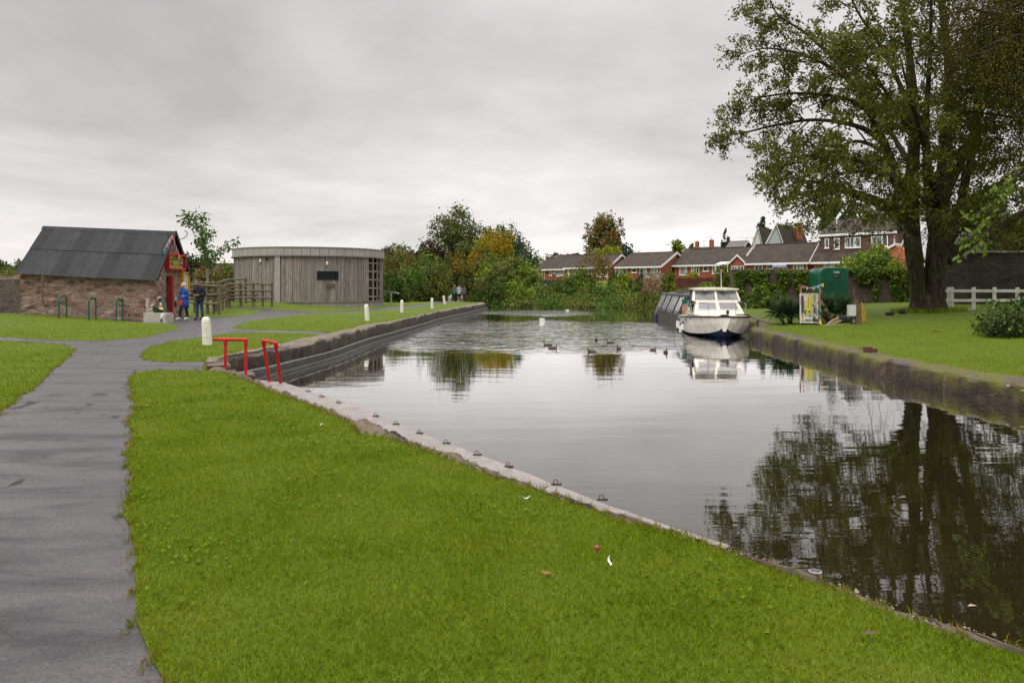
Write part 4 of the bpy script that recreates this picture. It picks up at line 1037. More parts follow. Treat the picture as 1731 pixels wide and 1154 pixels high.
def house(label, pxA, pxB, pxC, eave_py, peak_py, YB, th=40, base=1.6, wall=None, roof=None, wins=(), gwins=(), name='bungalow', cat='house', group='red brick bungalows beyond the canal', gable_mat=None, chimney=None, doors=(), left_gable=False, ov=.35):
    t = R(th); c, s = math.cos(t), math.sin(t)
    kA, kB, kC = [(p - CXP) / F for p in (pxA, pxB, pxC)]
    Bx = kB * YB
    L = -(kA * YB - Bx) / (c + kA * s); d = (kC * YB - Bx) / (s - kC * c)
    ze_ = EYE + (HY - eave_py) / F * YB
    Ym = YB + d / 2 * c; zr_ = EYE + (HY - peak_py) / F * Ym
    ze_ = ze_ + ov * (zr_ - ze_) / (d / 2 + ov)
    root = T(name, label, cat, (Bx, YB, 0), -t, group)
    wall = wall or M['brick']; roof = roof or M['tile']
    mb = MB()
    prof = [(0, base), (0, ze_), (d / 2, zr_ - .1), (d, ze_), (d, base)]
    A = [Vector((-L, y, z)) for y, z in prof]; B = [Vector((0, y, z)) for y, z in prof]
    mb.poly(A); mb.poly([A[0], B[0], B[1], A[1]]); mb.poly([A[4], A[3], B[3], B[4]])
    if gable_mat is None: mb.poly(B)
    mb.build('wall', wall, root)
    if gable_mat is not None:
        mb = MB(); mb.poly(B); mb.build('gable_wall', gable_mat, root)
    sl = (zr_ - ze_) / (d / 2); vo = .22
    mb = MB()
    for sg_ in (0, 1):
        y0 = -ov if sg_ == 0 else d + ov; zz0 = ze_ - ov * sl
        pts = [Vector((-L - vo, y0, zz0)), Vector((vo, y0, zz0)), Vector((vo, d / 2, zr_)), Vector((-L - vo, d / 2, zr_))]
        mb.prism(pts, (0, 0, .10))
    mb.tube([(-L - vo, d / 2, zr_ + .09), (vo, d / 2, zr_ + .09)], .12, 6)
    mb.build('roof', roof, root)
    mb = MB(); mb.bx(-L - vo, vo, -ov - .10, -ov + .0, ze_ - ov * sl - .17, ze_ - ov * sl + .06); mb.build('gutter', M['upvc'], root)
    mb = MB(); mb.bx(-L - vo + .05, vo - .05, -ov, .0, ze_ - ov * sl - .16, ze_ - ov * sl - .1); mb.build('soffit', M['upvc'], root)
    ends = (vo,) if not left_gable else (vo, -L - vo - .06)
    for xe in ends:
        for sg_ in (0, 1):
            y0 = -ov if sg_ == 0 else d + ov; mb = MB()
            mb.prism([(xe, y0, ze_ - ov * sl - .20), (xe, d / 2, zr_ - .2), (xe, d / 2, zr_ + .11), (xe, y0, ze_ - ov * sl + .11)], (.06, 0, 0)); mb.build('bargeboard', M['upvc'], root)
    def fu(px): k = (px - CXP) / F; return (k * YB - Bx) / (c + k * s)
    def fz(py, u): return EYE + (HY - py) / F * (YB - u * s)
    P = lambda u, z, o: Vector((u, -o, z))
    for w in wins:
        x0, x1, y0, y1, nx = w[:5]; u0, u1 = fu(x0), fu(x1); um = (u0 + u1) / 2
        add_window(root, (u0, u1, fz(y1, um), fz(y0, um)), P, nx, M[w[5]] if len(w) > 5 else M['glass'], nyt=w[6] if len(w) > 6 else 0)
    for x0, x1, y0 in doors:
        u0, u1 = fu(x0), fu(x1); z1 = fz(y0, (u0 + u1) / 2); mb = MB()
        mb.prism([P(u0, base, -.01), P(u1, base, -.01), P(u1, z1, -.01), P(u0, z1, -.01)], (0, -.07, 0)); dr = mb.build('door', M['upvc'], root)
        mb = MB(); mb.prism([P(u0 + .18, base + 1.0, .06), P(u1 - .18, base + 1.0, .06), P(u1 - .18, z1 - .2, .06), P(u0 + .18, z1 - .2, .06)], (0, -.012, 0)); mb.build('pane', M['darkglass'], dr)
    def gv_(px): k = (px - CXP) / F; return (k * YB - Bx) / (s - k * c)
    Pg = lambda v, z, o: Vector((o, v, z))
    for w in gwins:
        x0, x1, y0, y1, nx = w[:5]; v0, v1 = gv_(x0), gv_(x1); Yv = YB + (v0 + v1) / 2 * c
        add_window(root, (v0, v1, EYE + (HY - y1) / F * Yv, EYE + (HY - y0) / F * Yv), Pg, nx, M['glass'])
    # down pipe at the near corner
    mb = MB(); mb.tube([(-.12, -ov + .02, ze_ - ov * sl - .15), (-.12, -.07, ze_ - ov * sl - .45), (-.12, -.07, base)], .045, 6); mb.build('drainpipe', M['upvc'], root)
    root['_d'] = d; root['_L'] = L; root['_ze'] = ze_; root['_zr'] = zr_
    return root, d, L, ze_, zr_, fu, fz

def chimney(root, x, y, z0, z1, w=.6, pots=1, mat=None):
    mb = MB(); mb.box((x, y, (z0 + z1) / 2), (w, w, z1 - z0)); mb.box((x, y, z1 + .05), (w + .14, w + .14, .1)); c = mb.build('chimney', mat or M['brick'], root)
    for i in range(pots):
        mb = MB(); mb.lathe((x + (i - (pots - 1) / 2) * .3, y, z1 + .1), [(.12, 0), (.11, .3), (.13, .35)], 10); mb.build('chimney_pot', M['brick3'], c)

# the row, from the far end towards the large tree
house('pale rendered house at the distant end of the bungalow row', 893, 897, 927, 446, 434, 150, 40, 2.6, wall=M['render'], name='house', group=None)
house('brick bungalow with small gable peeking above its roof, at the distant row end', 908, 922, 960, 456, 437, 128, 40, 2.2, wins=((909, 917, 457, 468, 2),))
house('brick bungalow with three slim windows behind the dark garden fence', 922, 955, 1000, 455, 431.5, 120, 36, 1.9, wins=((928.5, 933, 457, 466, 1), (935, 938.5, 456.5, 462, 1), (940, 946, 456.5, 467, 2), (947.5, 952, 456.5, 466, 1)))
house('long brick bungalow with white patio doors behind the slender birch', 956, 1029, 1069, 452, 430.5, 112, 38, 1.9, wins=((968.5, 977, 455, 463.5, 2), (988, 1001, 455, 470, 3), (1009, 1026, 455, 468, 3)), doors=((960, 963, 456),))
h5 = house('brick bungalow with plain gable beside the maroon garden fence', 1042, 1117.5, 1166, 450.5, 427, 106, 40, 1.7, wins=((1040.5, 1059.5, 454, 465.5, 3, 'glass', .3), (1068, 1076.5, 454, 461, 1), (1081.5, 1093.5, 454, 467.5, 2), (1100.5, 1112, 454, 462, 2)))
h6 = house('brick bungalow with white porch gable behind the cruiser', 1139.5, 1250, 1288, 447, 418.5, 102, 40, 1.7, wins=((1148.5, 1161.5, 449.5, 465, 2, 'glass', .3), (1168.5, 1182, 449.5, 464.5, 3, 'glass', .3), (1188.5, 1198, 449, 458.5, 1), (1204, 1216.5, 448.5, 462.5, 2, 'glass', .3)))
h7 = house('brick bungalow with lilac awning above the ivy wall', 1263, 1366, 1396, 444, 411.5, 90, 40, 1.5, wins=((1275.5, 1289.5, 447, 462.5, 2), (1296, 1307, 447, 455, 1), (1341, 1358.5, 446, 459.5, 3)), doors=((1315, 1323, 450), (1323.5, 1331, 450)))
# porch of the sixth bungalow and the glazed lean-to
r6, d6, L6, ze6, zr6, fu6, fz6 = h6
ua, ub = fu6(1241.5), fu6(1268); mb = MB(); pw = 1.5
mb.prism([(ua, -pw, 1.7), (ub, -pw, 1.7), (ub, -pw, ze6 - .1), ((ua + ub) / 2, -pw, ze6 + .95), (ua, -pw, ze6 - .1)], (0, pw - .02, 0)); po = mb.build('porch', M['brick'], r6)
mb = MB()
for sgn in (0, 1):
    u0 = (ua - .25) if sgn == 0 else (ub + .25)
    mb.prism([(u0, -pw - .2, ze6 - .28), ((ua + ub) / 2, -pw - .2, ze6 + 1.0), ((ua + ub) / 2, -pw - .2, ze6 + 1.12), (u0, -pw - .2, ze6 - .16)], (0, pw + 1.4, 0))
mb.build('porch_roof', M['tile'], po)
mb = MB()
for sgn in (0, 1):
    u0 = (ua - .28) if sgn == 0 else (ub + .28)
    mb.prism([(u0, -pw - .26, ze6 - .42), ((ua + ub) / 2, -pw - .26, ze6 + .88), ((ua + ub) / 2, -pw - .26, ze6 + 1.14), (u0, -pw - .26, ze6 - .16)], (0, .06, 0))
mb.build('porch_bargeboard', M['upvc'], po)
Pp = lambda u, z, o: Vector((u, -pw - o, z))
add_window(po, (ua + .25, ub - .25, ze6 - 1.75, ze6 - .45), Pp, 4, M['glass'], nyt=.3)
u0, u1 = fu6(1219), fu6(1240); mb = MB(); mb.prism([(u0, -1.9, ze6 - .25), (u1, -1.9, ze6 - .25), (u1, -1.9, ze6 - .13), (u0, -1.9, ze6 - .13)], (0, 1.85, .35)); mb.build('canopy', M['upvc'], r6)
for u in (u0 + .05, u1 - .05): mb = MB(); mb.box((u, -1.85, (1.7 + ze6 - .25) / 2), (.08, .08, ze6 - .25 - 1.7)); mb.build('canopy_post', M['upvc'], r6)
mb = MB(); mb.bx(u0 + .3, u1 - .3, -.07, -.01, 1.7, ze6 - .6); mb.build('door', M['darkglass'], r6)
r7, d7, L7, ze7, zr7, fu7, fz7 = h7
u0, u1 = fu7(1309.5), fu7(1332.5); mb = MB(); mb.prism([(u0, -.02, ze7 - .28), (u1, -.02, ze7 - .28), (u1, -.75, ze7 - .55), (u0, -.75, ze7 - .55)], (0, 0, .06)); mb.bx(u0, u1, -.76, -.74, ze7 - .75, ze7 - .5); mb.build('awning', plain('lilac_canvas', (.36, .34, .5), .8), r7)

# two-storey house with a wide dormer
Y8 = 82; h8 = house('two storey house with wide brick dormer and brown tiles behind horse trailer', 1376, 1512, 1560, 441, 372, Y8, 44, 1.4, wall=M['brick3'], name='house', group=None, wins=((1392.5, 1411, 444, 452, 3, 'glass'),), ov=.5)
r8, d8, L8, ze8, zr8, fu8, fz8 = h8
mb = MB(); sl8 = (zr8 - ze8) / (d8 / 2)
yd = .9; zb = ze8 + yd * sl8; zt8 = zb + 2.0; ux0, ux1 = -L8 + .4, -.15
mb.bx(ux0, ux1, yd, d8 / 2, zb - .4, zt8); dm = mb.build('dormer', M['brick2'], r8)
mb = MB(); mb.bx(ux0 - .15, ux1 + .15, yd - .22, yd + .02, zt8 - .06, zt8 + .2); mb.build('dormer_fascia', M['upvc'], dm)
mb = MB(); mb.prism([(ux0 - .1, yd - .15, zt8 + .2), (ux1 + .1, yd - .15, zt8 + .2), (ux1 + .1, d8 / 2 + .1, zr8 + .45), (ux0 - .1, d8 / 2 + .1, zr8 + .45)], (0, 0, .1)); mb.build('dormer_roof', M['tile'], dm)
Pd = lambda u, z, o: Vector((u, yd - o, z))
c8, s8 = math.cos(R(44)), math.sin(R(44)); B8 = Vector(r8.location)
def du(px): k = (px - CXP) / F; bx, by = B8.x + yd * s8, B8.y + yd * c8; return (k * by - bx) / (c8 + k * s8)
for x0, x1, nx, zz in ((1394.5, 1401.5, 1, .75), (1410, 1419.5, 1, .6), (1428.5, 1455, 3, .7), (1473, 1501, 3, .7), (1511, 1522, 1, .7)):
    add_window(dm, (du(x0), min(du(x1), ux1 - .05), zb + zz - .2, zt8 - .3), Pd, nx, M['glass'])
mb = MB(); mb.tube([(ux0 + 1.7, 1.5, zt8 + .2), (ux0 + 1.7, 1.5, zt8 + .2 + 2.1), ], .05, 6); mb.build('vent_pipe', M['upvc'], r8)
mb = MB(); mb.prism([(ux0 + 1.5, 1.4, zt8 + 2.0), (ux0 + 2.9, 1.6, zt8 + 4.0), (ux0 + 3.1, 1.6, zt8 + 3.7), (ux0 + 1.9, 1.4, zt8 + 2.0)], (0, .05, 0)); mb.build('white_gable_trim', M['upvc'], r8)
mb = MB(); mb.tube([(ux0 + 6.2, 1.8, zt8 + .4), (ux0 + 6.2, 1.8, zt8 + 2.1)], .06, 6); mb.build('flue', M['rubber'], r8)
# porch gable sticking out at its right
mb = MB(); u0 = du(1506); mb.prism([(u0, -1.2, 1.4), (u0 + 2.3, -1.2, 1.4), (u0 + 2.3, -1.2, ze8 + .55), (u0 + 1.15, -1.2, ze8 + 1.2), (u0, -1.2, ze8 + .55)], (0, 2.4, 0)); p8 = mb.build('porch', M['brick3'], r8)
mb = MB(); mb.prism([(u0 - .45, -1.5, ze8 + .35), (u0 + 1.15, -1.5, ze8 + 1.25), (u0 + 1.15, -1.5, ze8 + 1.5), (u0 - .45, -1.5, ze8 + .6)], (0, 2.6, 0)); mb.build('porch_eave', M['upvc'], p8)

# steep gabled houses behind the row
def gable_front(label, pxl, pxr, pxpk, ypk, ybase, Y, depth, wallm, roofm, wins=(), base=3.0, group='steep gabled houses behind the bungalows'):
    """gable faces the canal, roof runs back to the right"""
    xl, xr, xp = XY(pxl, Y), XY(pxr, Y), XY(pxpk, Y); zp = EYE + (HY - ypk) / F * Y; zb_ = EYE + (HY - ybase) / F * Y
    root = T('gabled_house', label, 'house', (xp, Y, 0), 0, group); L0 = Vector(root.location)
    dv = Vector((depth * .72, depth, 0))
    mb = MB(L0); mb.poly([(xl, Y, base), (xr, Y, base), (xr, Y, zb_), (xp, Y, zp), (xl, Y, zb_)])
    mb.poly([Vector((xr, Y, base)), Vector((xr, Y, base)) + dv, Vector((xr, Y, zb_)) + dv, Vector((xr, Y, zb_))]); mb.build('wall', wallm, root)
    mb = MB(L0); f = Vector((0, -.3, 0))
    mb.prism([Vector((xp, Y, zp)) + f, Vector((xr, Y, zb_)) + f + Vector((.2, 0, -.35)), Vector((xr, Y, zb_)) + dv + Vector((.2, 0, -.35)), Vector((xp, Y, zp)) + dv], (.05, 0, .14))
    mb.prism([Vector((xp, Y, zp)) + f, Vector((xl, Y, zb_)) + f + Vector((-.2, 0, -.35)), Vector((xl, Y, zb_)) + dv + Vector((-.2, 0, -.35)), Vector((xp, Y, zp)) + dv], (-.05, 0, .14)); mb.build('roof', roofm, root)
    for xx, sgn in ((xl, -1), (xr, 1)):
        mb = MB(L0); mb.prism([(xp, Y - .34, zp - .1), (xx + sgn * .2, Y - .34, zb_ - .45), (xx + sgn * .2, Y - .34, zb_ - .12), (xp, Y - .34, zp + .24)], (0, .08, 0)); mb.build('bargeboard', M['upvc'], root)
    for x0, x1, y0, y1, nx in wins:
        P = lambda u, z, o: Vector((u, Y - o, z)) - L0
        zz0, zz1 = EYE + (HY - y1) / F * Y, EYE + (HY - y0) / F * Y
        add_window(root, (XY(x0, Y), XY(x1, Y), zz0, zz1), P, nx, M['glass'])
    return root, dv, (xp, Y, zp)
gable_front('steep white gabled house with brown roof, slimmer of the two', 1267, 1289, 1280.5, 384, 425, 150, 9, M['white'], M['tile'], ((1276, 1289, 417, 424, 3),))
gr_, dv_, pk_ = gable_front('steep gabled house with pale blue boarding and tall brown roof', 1288, 1326, 1311, 379, 424, 132, 15, plain('pale_blue_boards', (.45, .48, .52), .7), M['tile'], ((1302, 1322, 413, 421, 3),))
chimney(gr_, (XY(1350, 139) - pk_[0]), 7, pk_[2] - 2.2, pk_[2] + .7, 1.0, 0, M['brick'])
sl_ = house('low slate roofed cottage with small brick gable behind the porch bungalow', 1224, 1252, 1274, 424, 408, 150, 40, 3, wall=M['brick'], roof=M['slategrey'], name='cottage', group=None)
ch = house('distant slate roofed terrace with two brick chimneys', 1168, 1208, 1222, 425.5, 418, 165, 36, 3, wall=M['brick'], roof=M['slategrey'], name='terrace', group=None)
chimney(ch[0], -ch[2] * .92, ch[1] / 2, ch[4] - .5, ch[4] + 1.35, .75, 1); chimney(ch[0], -ch[2] * .30, ch[1] / 2, ch[4] - .5, ch[4] + 1.6, .8, 1)
house('brown roofed house glimpsed beyond the old wall right of the large tree', 1610, 1672, 1730, 436, 392, 66, 52, .8, wall=M['brick3'], name='house', group=None)
house('long low roof far behind the hedge between shed and round building', 330, 398, 410, 462, 447, 120, 6, .2, wall=M['brick2'], name='house', group=None)

# television aerials and street lamps
def aerial(label, px, ytop, ybase, Y, w=1.2):
    p = PY(px, ybase, Y); q = PY(px, ytop, Y); r = T('aerial', label, 'aerial', p, group='roof aerials')
    mb = MB(p); mb.tube([p, q], .035, 5); mb.build('mast', M['steel'], r); mb = MB(p); mb.beam(q + Vector((-w, 0, 0)), q + Vector((w, 0, 0)), .04, .04)
    for i in range(5): mb.beam(q + Vector((-w + i * w / 2.4, -.3, 0)), q + Vector((-w + i * w / 2.4, .3, 0)), .03, .03)
    mb.build('antenna', M['steel'], r)
aerial('thin aerial on the distant slate terrace', 1199, 401, 418, 165, .7)
aerial('aerial mast above the low slate cottage', 1262, 402, 412, 150, 1.6); aerial('wide aerial against the pale blue gable', 1312, 404.5, 413, 128, 1.3); aerial('aerial on mast beyond bungalow chimneys', 1190, 407, 419, 160, .4)
def lamp(label, px, ytop, Y, arm):
    g = (XY(px, Y), Y, float(zt(XY(px, Y), Y))); top = EYE + (HY - ytop) / F * Y; r = T('street_lamp', label, 'street lamp', g, group='street lamps behind the bungalows')
    mb = MB(); mb.tube([(0, 0, 0), (0, 0, top - g[2] - .3), (arm * .2, 0, top - g[2]), (arm, 0, top - g[2])], [.1, .07, .05, .045], 6); mb.build('pole', M['steel'], r)
    mb = MB(); mb.box((arm * 1.2, 0, top - g[2]), (.6, .25, .14)); mb.build('lamp_head', M['steel'], r)
lamp('street lamp against the russet poplar', 1003, 420.5, 150, .9); lamp('street lamp above the bungalow roof gap', 1071.5, 425, 150, .9); lamp('street lamp beside the clipped columnar tree', 1138.5, 413.5, 150, -1.0)

# garden fences
M['maroon'] = plain('maroon_fence_panels', (.085, .018, .015), .7, col2=(.06, .012, .011), scale=2, sc=(1, 1, 4))
M['darkfence'] = plain('charcoal_boards', (.035, .035, .04), .8, col2=(.025, .025, .028), scale=3)
def panel_fence(label, pxa, pxb, Ya, Yb, ytop, h, mat, name='panel_fence', npan=6):
    a = Vector((XY(pxa, Ya), Ya, 0)); b = Vector((XY(pxb, Yb), Yb, 0)); r = T(name, label, 'fence', a)
    for i in range(npan):
        p, q = a.lerp(b, i / npan), a.lerp(b, (i + 1) / npan); zt_ = EYE + (HY - ytop[0] - (ytop[1] - ytop[0]) * (i + .5) / npan) / F * ((p.y + q.y) / 2); d = (q - p).normalized()
        mb = MB(a); k = 9
        for j in range(k):
            z = zt_ - h + h * (j + .5) / k; o = Vector((d.y, -d.x, 0)) * (.015 * (j % 2)); mb.beam(p + d * .06 + o + Vector((0, 0, z)), q - d * .06 + o + Vector((0, 0, z)), .03, h / k * .96)
        mb.build('panel', mat, r)
        mb = MB(a); mb.box((p.x, p.y, zt_ - h / 2), (.13, .13, h + .1)); mb.build('post', mat, r)
panel_fence('maroon panelled garden fence behind the narrowboat', 1134, 1246, 90, 84, (471, 467.5), 2.0, M['maroon'], npan=7)
panel_fence('charcoal boarded garden fence below the distant bungalows', 903, 966, 97, 95, (473, 473), 1.6, M['darkfence'], npan=4)
panel_fence('grey garden screen by the brick bungalow', 1086, 1122, 98, 97, (461.5, 461), 1.7, plain('grey_trellis', (.16, .15, .15), .8), npan=3)

# ------------------------------------------------------------------ old walls behind the lawn
IVW = stone('dark_old_stone', [(.075, .055, .046), (.12, .08, .066), (.15, .105, .088), (.095, .068, .06), (.17, .12, .10)], 3.0, 7.0, (.09, .07, .06), .05)
IVW2 = stone('sooty_old_stone', [(.035, .028, .024), (.055, .042, .036), (.075, .056, .047), (.045, .035, .03)], 2.2, 5.0, (.04, .032, .028), .05)
def oldwall(label, pts, ztop, mat, cap, th=.5):
    r = T('garden_wall', label, 'garden wall', (pts[0][0], pts[0][1], 0)); B, t = resample(pts, 80); rows = []
    for i, (x, y) in enumerate(B):
        z = ztop[0] + (ztop[1] - ztop[0]) * i / 79 + random.uniform(-.02, .02); rows.append([(x, y, -.5), (x, y, z * .5), (x, y, z), (x, y + th, z), (x, y + th, -.5)])
    mb = MB(r.location); mb.grid(rows); mb.poly(rows[0]); mb.poly(rows[-1]); mb.build('stonework', mat, r)
    mb = MB(r.location)
    for i in range(0, 78, 2):
        a, b = rows[i], rows[i + 2]; mb.beam(Vector(a[2]) + Vector((0, th / 2, .04)), Vector(b[2]) + Vector((0, th / 2, .04)), th + .12, .08 + random.uniform(-.01, .02))
    mb.build('coping', cap, r); return r
M['wallcap'] = plain('weathered_capping', (.17, .14, .12), .85, col2=(.10, .08, .07), scale=3)
oldwall('old red stone wall hung with ivy behind the horse trailer', [(XY(1238, 55), 55), (XY(1400, 53.5), 53.5), (XY(1560, 52), 52)], (2.72, 2.55), IVW, M['wallcap'])
oldwall('tall dark stone wall with pale capping behind the white fence', [(XY(1585, 47), 47), (XY(1640, 45), 45), (XY(1800, 43), 43), (52, 42)], (3.55, 3.45), IVW2, plain('pale_capping', (.36, .33, .31), .8, col2=(.26, .24, .22)))
# ------------------------------------------------------------------ cabin cruiser
M['gel'] = plain('aged_cream_gelcoat', (.76, .70, .59), .3, col2=(.66, .60, .50), scale=2.5, coat=.25)
M['geldirty'] = plain('stained_hull_gelcoat', (.74, .69, .61), .3, col2=(.58, .53, .46), scale=3.5, sc=(1, 1, .35))
M['navy'] = plain('navy_canvas', (.016, .022, .036), .75, col2=(.011, .015, .026))
M['navypaint'] = plain('navy_hull_paint', (.02, .03, .075), .4, col2=(.012, .02, .05), scale=5)
M['shade'] = plain('grey_window_blind', (.23, .225, .25), .2, col2=(.20, .195, .22), scale=.6, spec=.5)
m, n = newmat('pale_windscreen'); tc = n('ShaderNodeTexCoord')
sz = n('ShaderNodeSeparateXYZ', {0: (tc, 'Object')}); nz = n.noise((tc, 'Object'), 2.5, 3, .5)
M['screen'] = finish(m, n, **{'Base Color': n.ramp(nz, [(.35, (.05, .055, .055)), (.65, (.17, .18, .18))]), 'Roughness': .05, 'Specular IOR Level': .7})
cr = T('cabin_cruiser', 'cream cabin cruiser with black rub rail moored bow first by the mossy wall', 'boat', (8.78, 30.7, WATER), R(-8))
ST = [(-.30, .24, .10, .93, .42), (-.12, .60, .24, .925, .30), (.2, .92, .56, .915, .20), (.7, 1.16, .90, .90, .15), (1.4, 1.32, 1.16, .87, .12), (2.4, 1.38, 1.27, .83, .10), (4, 1.40, 1.30, .77, .10), (5.9, 1.34, 1.25, .74, .10)]
for sgn in (1,):
    mb = MB(); rows = []; keel = [.30, .02, -.2, -.25, -.25, -.25, -.25, -.25]
    for (y, hd, hc, zd, zc), kz in zip(ST, keel):
        hm = hc + (hd - hc) * .62; half = [(0, kz), (hc * .55, min(zc - .02, kz * .3 + zc * .45)), (hc, zc), (hm, zc + (zd - zc) * .5), (hd * .985, zd - .02), (hd, zd)]
        rows.append([Vector((-x, y, z)) for x, z in reversed(half)] + [Vector((x, y, z)) for x, z in half[1:]])
    for i in range(len(rows) - 1):
        w = len(rows[0])
        for j in range(w - 1):
            mb.poly([rows[i][j], rows[i][j + 1], rows[i + 1][j + 1], rows[i + 1][j]], 1 if 2 < j < w - 4 else 0)
    mb.poly(rows[0], 0); mb.poly(rows[-1], 0)
    mb.build('hull', [M['geldirty'], M['navypaint']], cr, smooth=True)
edge = [Vector((-r[0].x * -1, r[0].y, r[0].z)) for r in rows]
rimL = [r[0] for r in rows]; rimR = [r[-1] for r in rows]
mb = MB(); mb.tube([p + Vector((-.015, 0, -.035)) for p in reversed(rimL)] + [p + Vector((.015, 0, -.035)) for p in rimR], .035, 8); mb.build('rub_rail', M['black'], cr, smooth=True)
mb = MB(); mb.grid([[l, Vector((l.x * .5, l.y, l.z + .05)), Vector((0, l.y, l.z + .065)), Vector((r.x * .5, r.y, r.z + .05)), r] for l, r in zip(rimL, rimR)])
mb.build('deck', M['gel'], cr, smooth=True)
# trunk cabin with raked front, windscreen, hard top
def quad_frame(mb, a, b, c, d, t): pass
TB = [(-1.08, 1.05, .93), (1.04, 1.05, .93), (1.06, 5.2, .80), (-1.06, 5.2, .80)]; TT = [(-.90, 1.95, 1.50), (.86, 1.95, 1.50), (.95, 5.2, 1.45), (-.95, 5.2, 1.45)]
mb = MB()
TBv = [Vector(p) for p in TB]; TTv = [Vector(p) for p in TT]
for i in range(4): mb.poly([TBv[i], TBv[(i + 1) % 4], TTv[(i + 1) % 4], TTv[i]])
mb.poly(TTv); mb.build('cabin', M['gel'], cr, bevel=.03)
def inset(q, u0, u1, v0, v1, out):
    a, b, c, d = q; nrm = (b - a).cross(d - a).normalized() * out
    f = lambda u, v: (a * (1 - u) + b * u) * (1 - v) + (d * (1 - u) + c * u) * v + nrm
    return [f(u0, v0), f(u1, v0), f(u1, v1), f(u0, v1)]
def pane(q, u0, u1, v0, v1, name, mat, parent, fr=None, out=.012, t=.03):
    w = inset(q, u0, u1, v0, v1, out); mb = MB(); mb.poly(w); o = mb.build(name, mat, parent, fixn=False)
    if fr is not None:
        mb = MB()
        for a, b in zip(w, w[1:] + w[:1]): mb.tube([a, b], t, 5)
        mb.build('frame', fr, o)
    return o
fq = [TBv[0], TBv[1], TTv[1], TTv[0]]
pane(fq, .06, .475, .34, .90, 'cabin_window', M['shade'], cr, M['gel']); pane(fq, .525, .94, .34, .90, 'cabin_window', M['shade'], cr, M['gel'])
lq = [TBv[3], TBv[0], TTv[0], TTv[3]]
pane(lq, .42, .62, .2, .85, 'side_window', M['darkglass'], cr, M['steel'], t=.018); pane(lq, .66, .92, .2, .80, 'side_window', M['darkglass'], cr, M['steel'], t=.018)
WB = [Vector((-1.02, 2.0, 1.50)), Vector((1.0, 2.0, 1.50)), Vector((.98, 3.4, 1.50)), Vector((-.98, 3.4, 1.50))]
WT = [Vector((-.93, 2.5, 1.98)), Vector((.90, 2.5, 1.98)), Vector((.9, 3.4, 1.98)), Vector((-.9, 3.4, 1.98))]
ws = [WB[0], WB[1], WT[1], WT[0]]
pane(ws, .01, .49, .02, .98, 'windscreen', M['screen'], cr, M['gel'], 0, .035); pane(ws, .51, .99, .02, .98, 'windscreen', M['screen'], cr, M['gel'], 0, .035)
pane([WB[3], WB[0], WT[0], WT[3]], .5, .98, .02, .98, 'side_screen', M['screen'], cr, M['gel'], 0, .03)
pane([WB[1], WB[2], WT[2], WT[1]], .02, .5, .02, .98, 'side_screen', M['screen'], cr, M['gel'], 0, .03)
mb = MB()
q = [WB[3], WB[0], WT[0], WT[3]]; w = inset(q, -.9, .5, -.6, 1.0, .02); mb.poly(w); q = [WB[1], WB[2], WT[2], WT[1]]; w = inset(q, .5, 1.9, -.6, 1.0, .02); mb.poly(w)
mb.poly([(-.98, 4.66, 1.0), (.98, 4.66, 1.0), (.9, 4.6, 1.98), (-.9, 4.6, 1.98)]); mb.build('canopy', M['navy'], cr)
mb = MB(); mb.grid([[(-1.0 + .02 * (y - 2.2), y, 2.0), (-.98, y, 2.05), (-.5, y, 2.10), (0, y, 2.115), (.5, y, 2.10), (.98, y, 2.05), (1.0 - .02 * (y - 2.2), y, 2.0)] for y in (2.3, 2.5, 3.5, 4.7)])
mb.poly([(-1.0, 2.3, 2.0), (1.0, 2.3, 2.0), (.95, 4.7, 1.99), (-.95, 4.7, 1.99)]); mb.poly([(-1, 2.3, 2.0), (-.98, 2.3, 2.05), (-.5, 2.3, 2.1), (0, 2.3, 2.115), (.5, 2.3, 2.1), (.98, 2.3, 2.05), (1, 2.3, 2.0)])
mb.build('hard_top', M['gel'], cr)
mb = MB(); mb.tube([(.35, 3.2, 2.1), (.35, 3.3, 2.9)], [.016, .01], 6); mb.build('mast', M['white'], cr)
for x in (-.48, .38): mb = MB(); mb.tube([(x, 2.28, 1.99), (x, 2.22, 1.985)], .035, 8); mb.build('deck_light', M['white'], cr)
for k, (pts, posts) in enumerate(((
    [(-1.2, 4.3, 1.25), (-1.27, 2.4, 1.33), (-1.02, .75, 1.42), (-.62, .1, 1.46)], [(-1.27, 2.4), (-1.18, 1.5), (-.62, .1)]),
    ([(1.25, 2.6, 1.33), (1.02, .75, 1.45), (.62, .05, 1.5), (.45, -.12, 1.42)], [(1.2, 1.6), (1.02, .7), (.5, -.08)]))):
    mb = MB(); mb.tube(pts, .016, 6)
    for x, y in posts: zt_ = np.interp(y, [-.2, .1, .75, 2.4, 4.3], [1.43, 1.47, 1.42, 1.33, 1.25]); mb.tube([(x * .96, y + .05, .88), (x, y, zt_)], .014, 6)
    mb.build('guard_rail', M['steel'], cr)
mb = MB(); mb.box((.22, .35, 1.02), (.10, .14, .12)); mb.lathe((.22, .35, 1.05), [(.06, 0), (.07, .07), (.03, .1)], 10); mb.build('windlass', M['rubber'], cr)
mb = MB(); mb.tube([(.55, .1, .98), (.9, -.15, .985), (1.0, -.2, .96)], .03, 6); mb.build('anchor', M['iron'], cr)
def hp(y, f):   # point on the port (image left) topside, f from chine to deck
    ys = [s[0] for s in ST]; hd, hc, zd, zc = [np.interp(y, ys, [s[k] for s in ST]) for k in (1, 2, 3, 4)]
    hm = hc + (hd - hc) * .62
    x = np.interp(f, [0, .5, 1], [hc, hm, hd]); return Vector((-float(x) , y, float(zc + (zd - zc) * f)))
a, b = hp(2.35, .75), hp(.95, .78); xax = (b - a).normalized(); upv = (hp(1.6, .95) - hp(1.6, .55)).normalized(); nrm = xax.cross(upv).normalized(); upv = nrm.cross(xax)
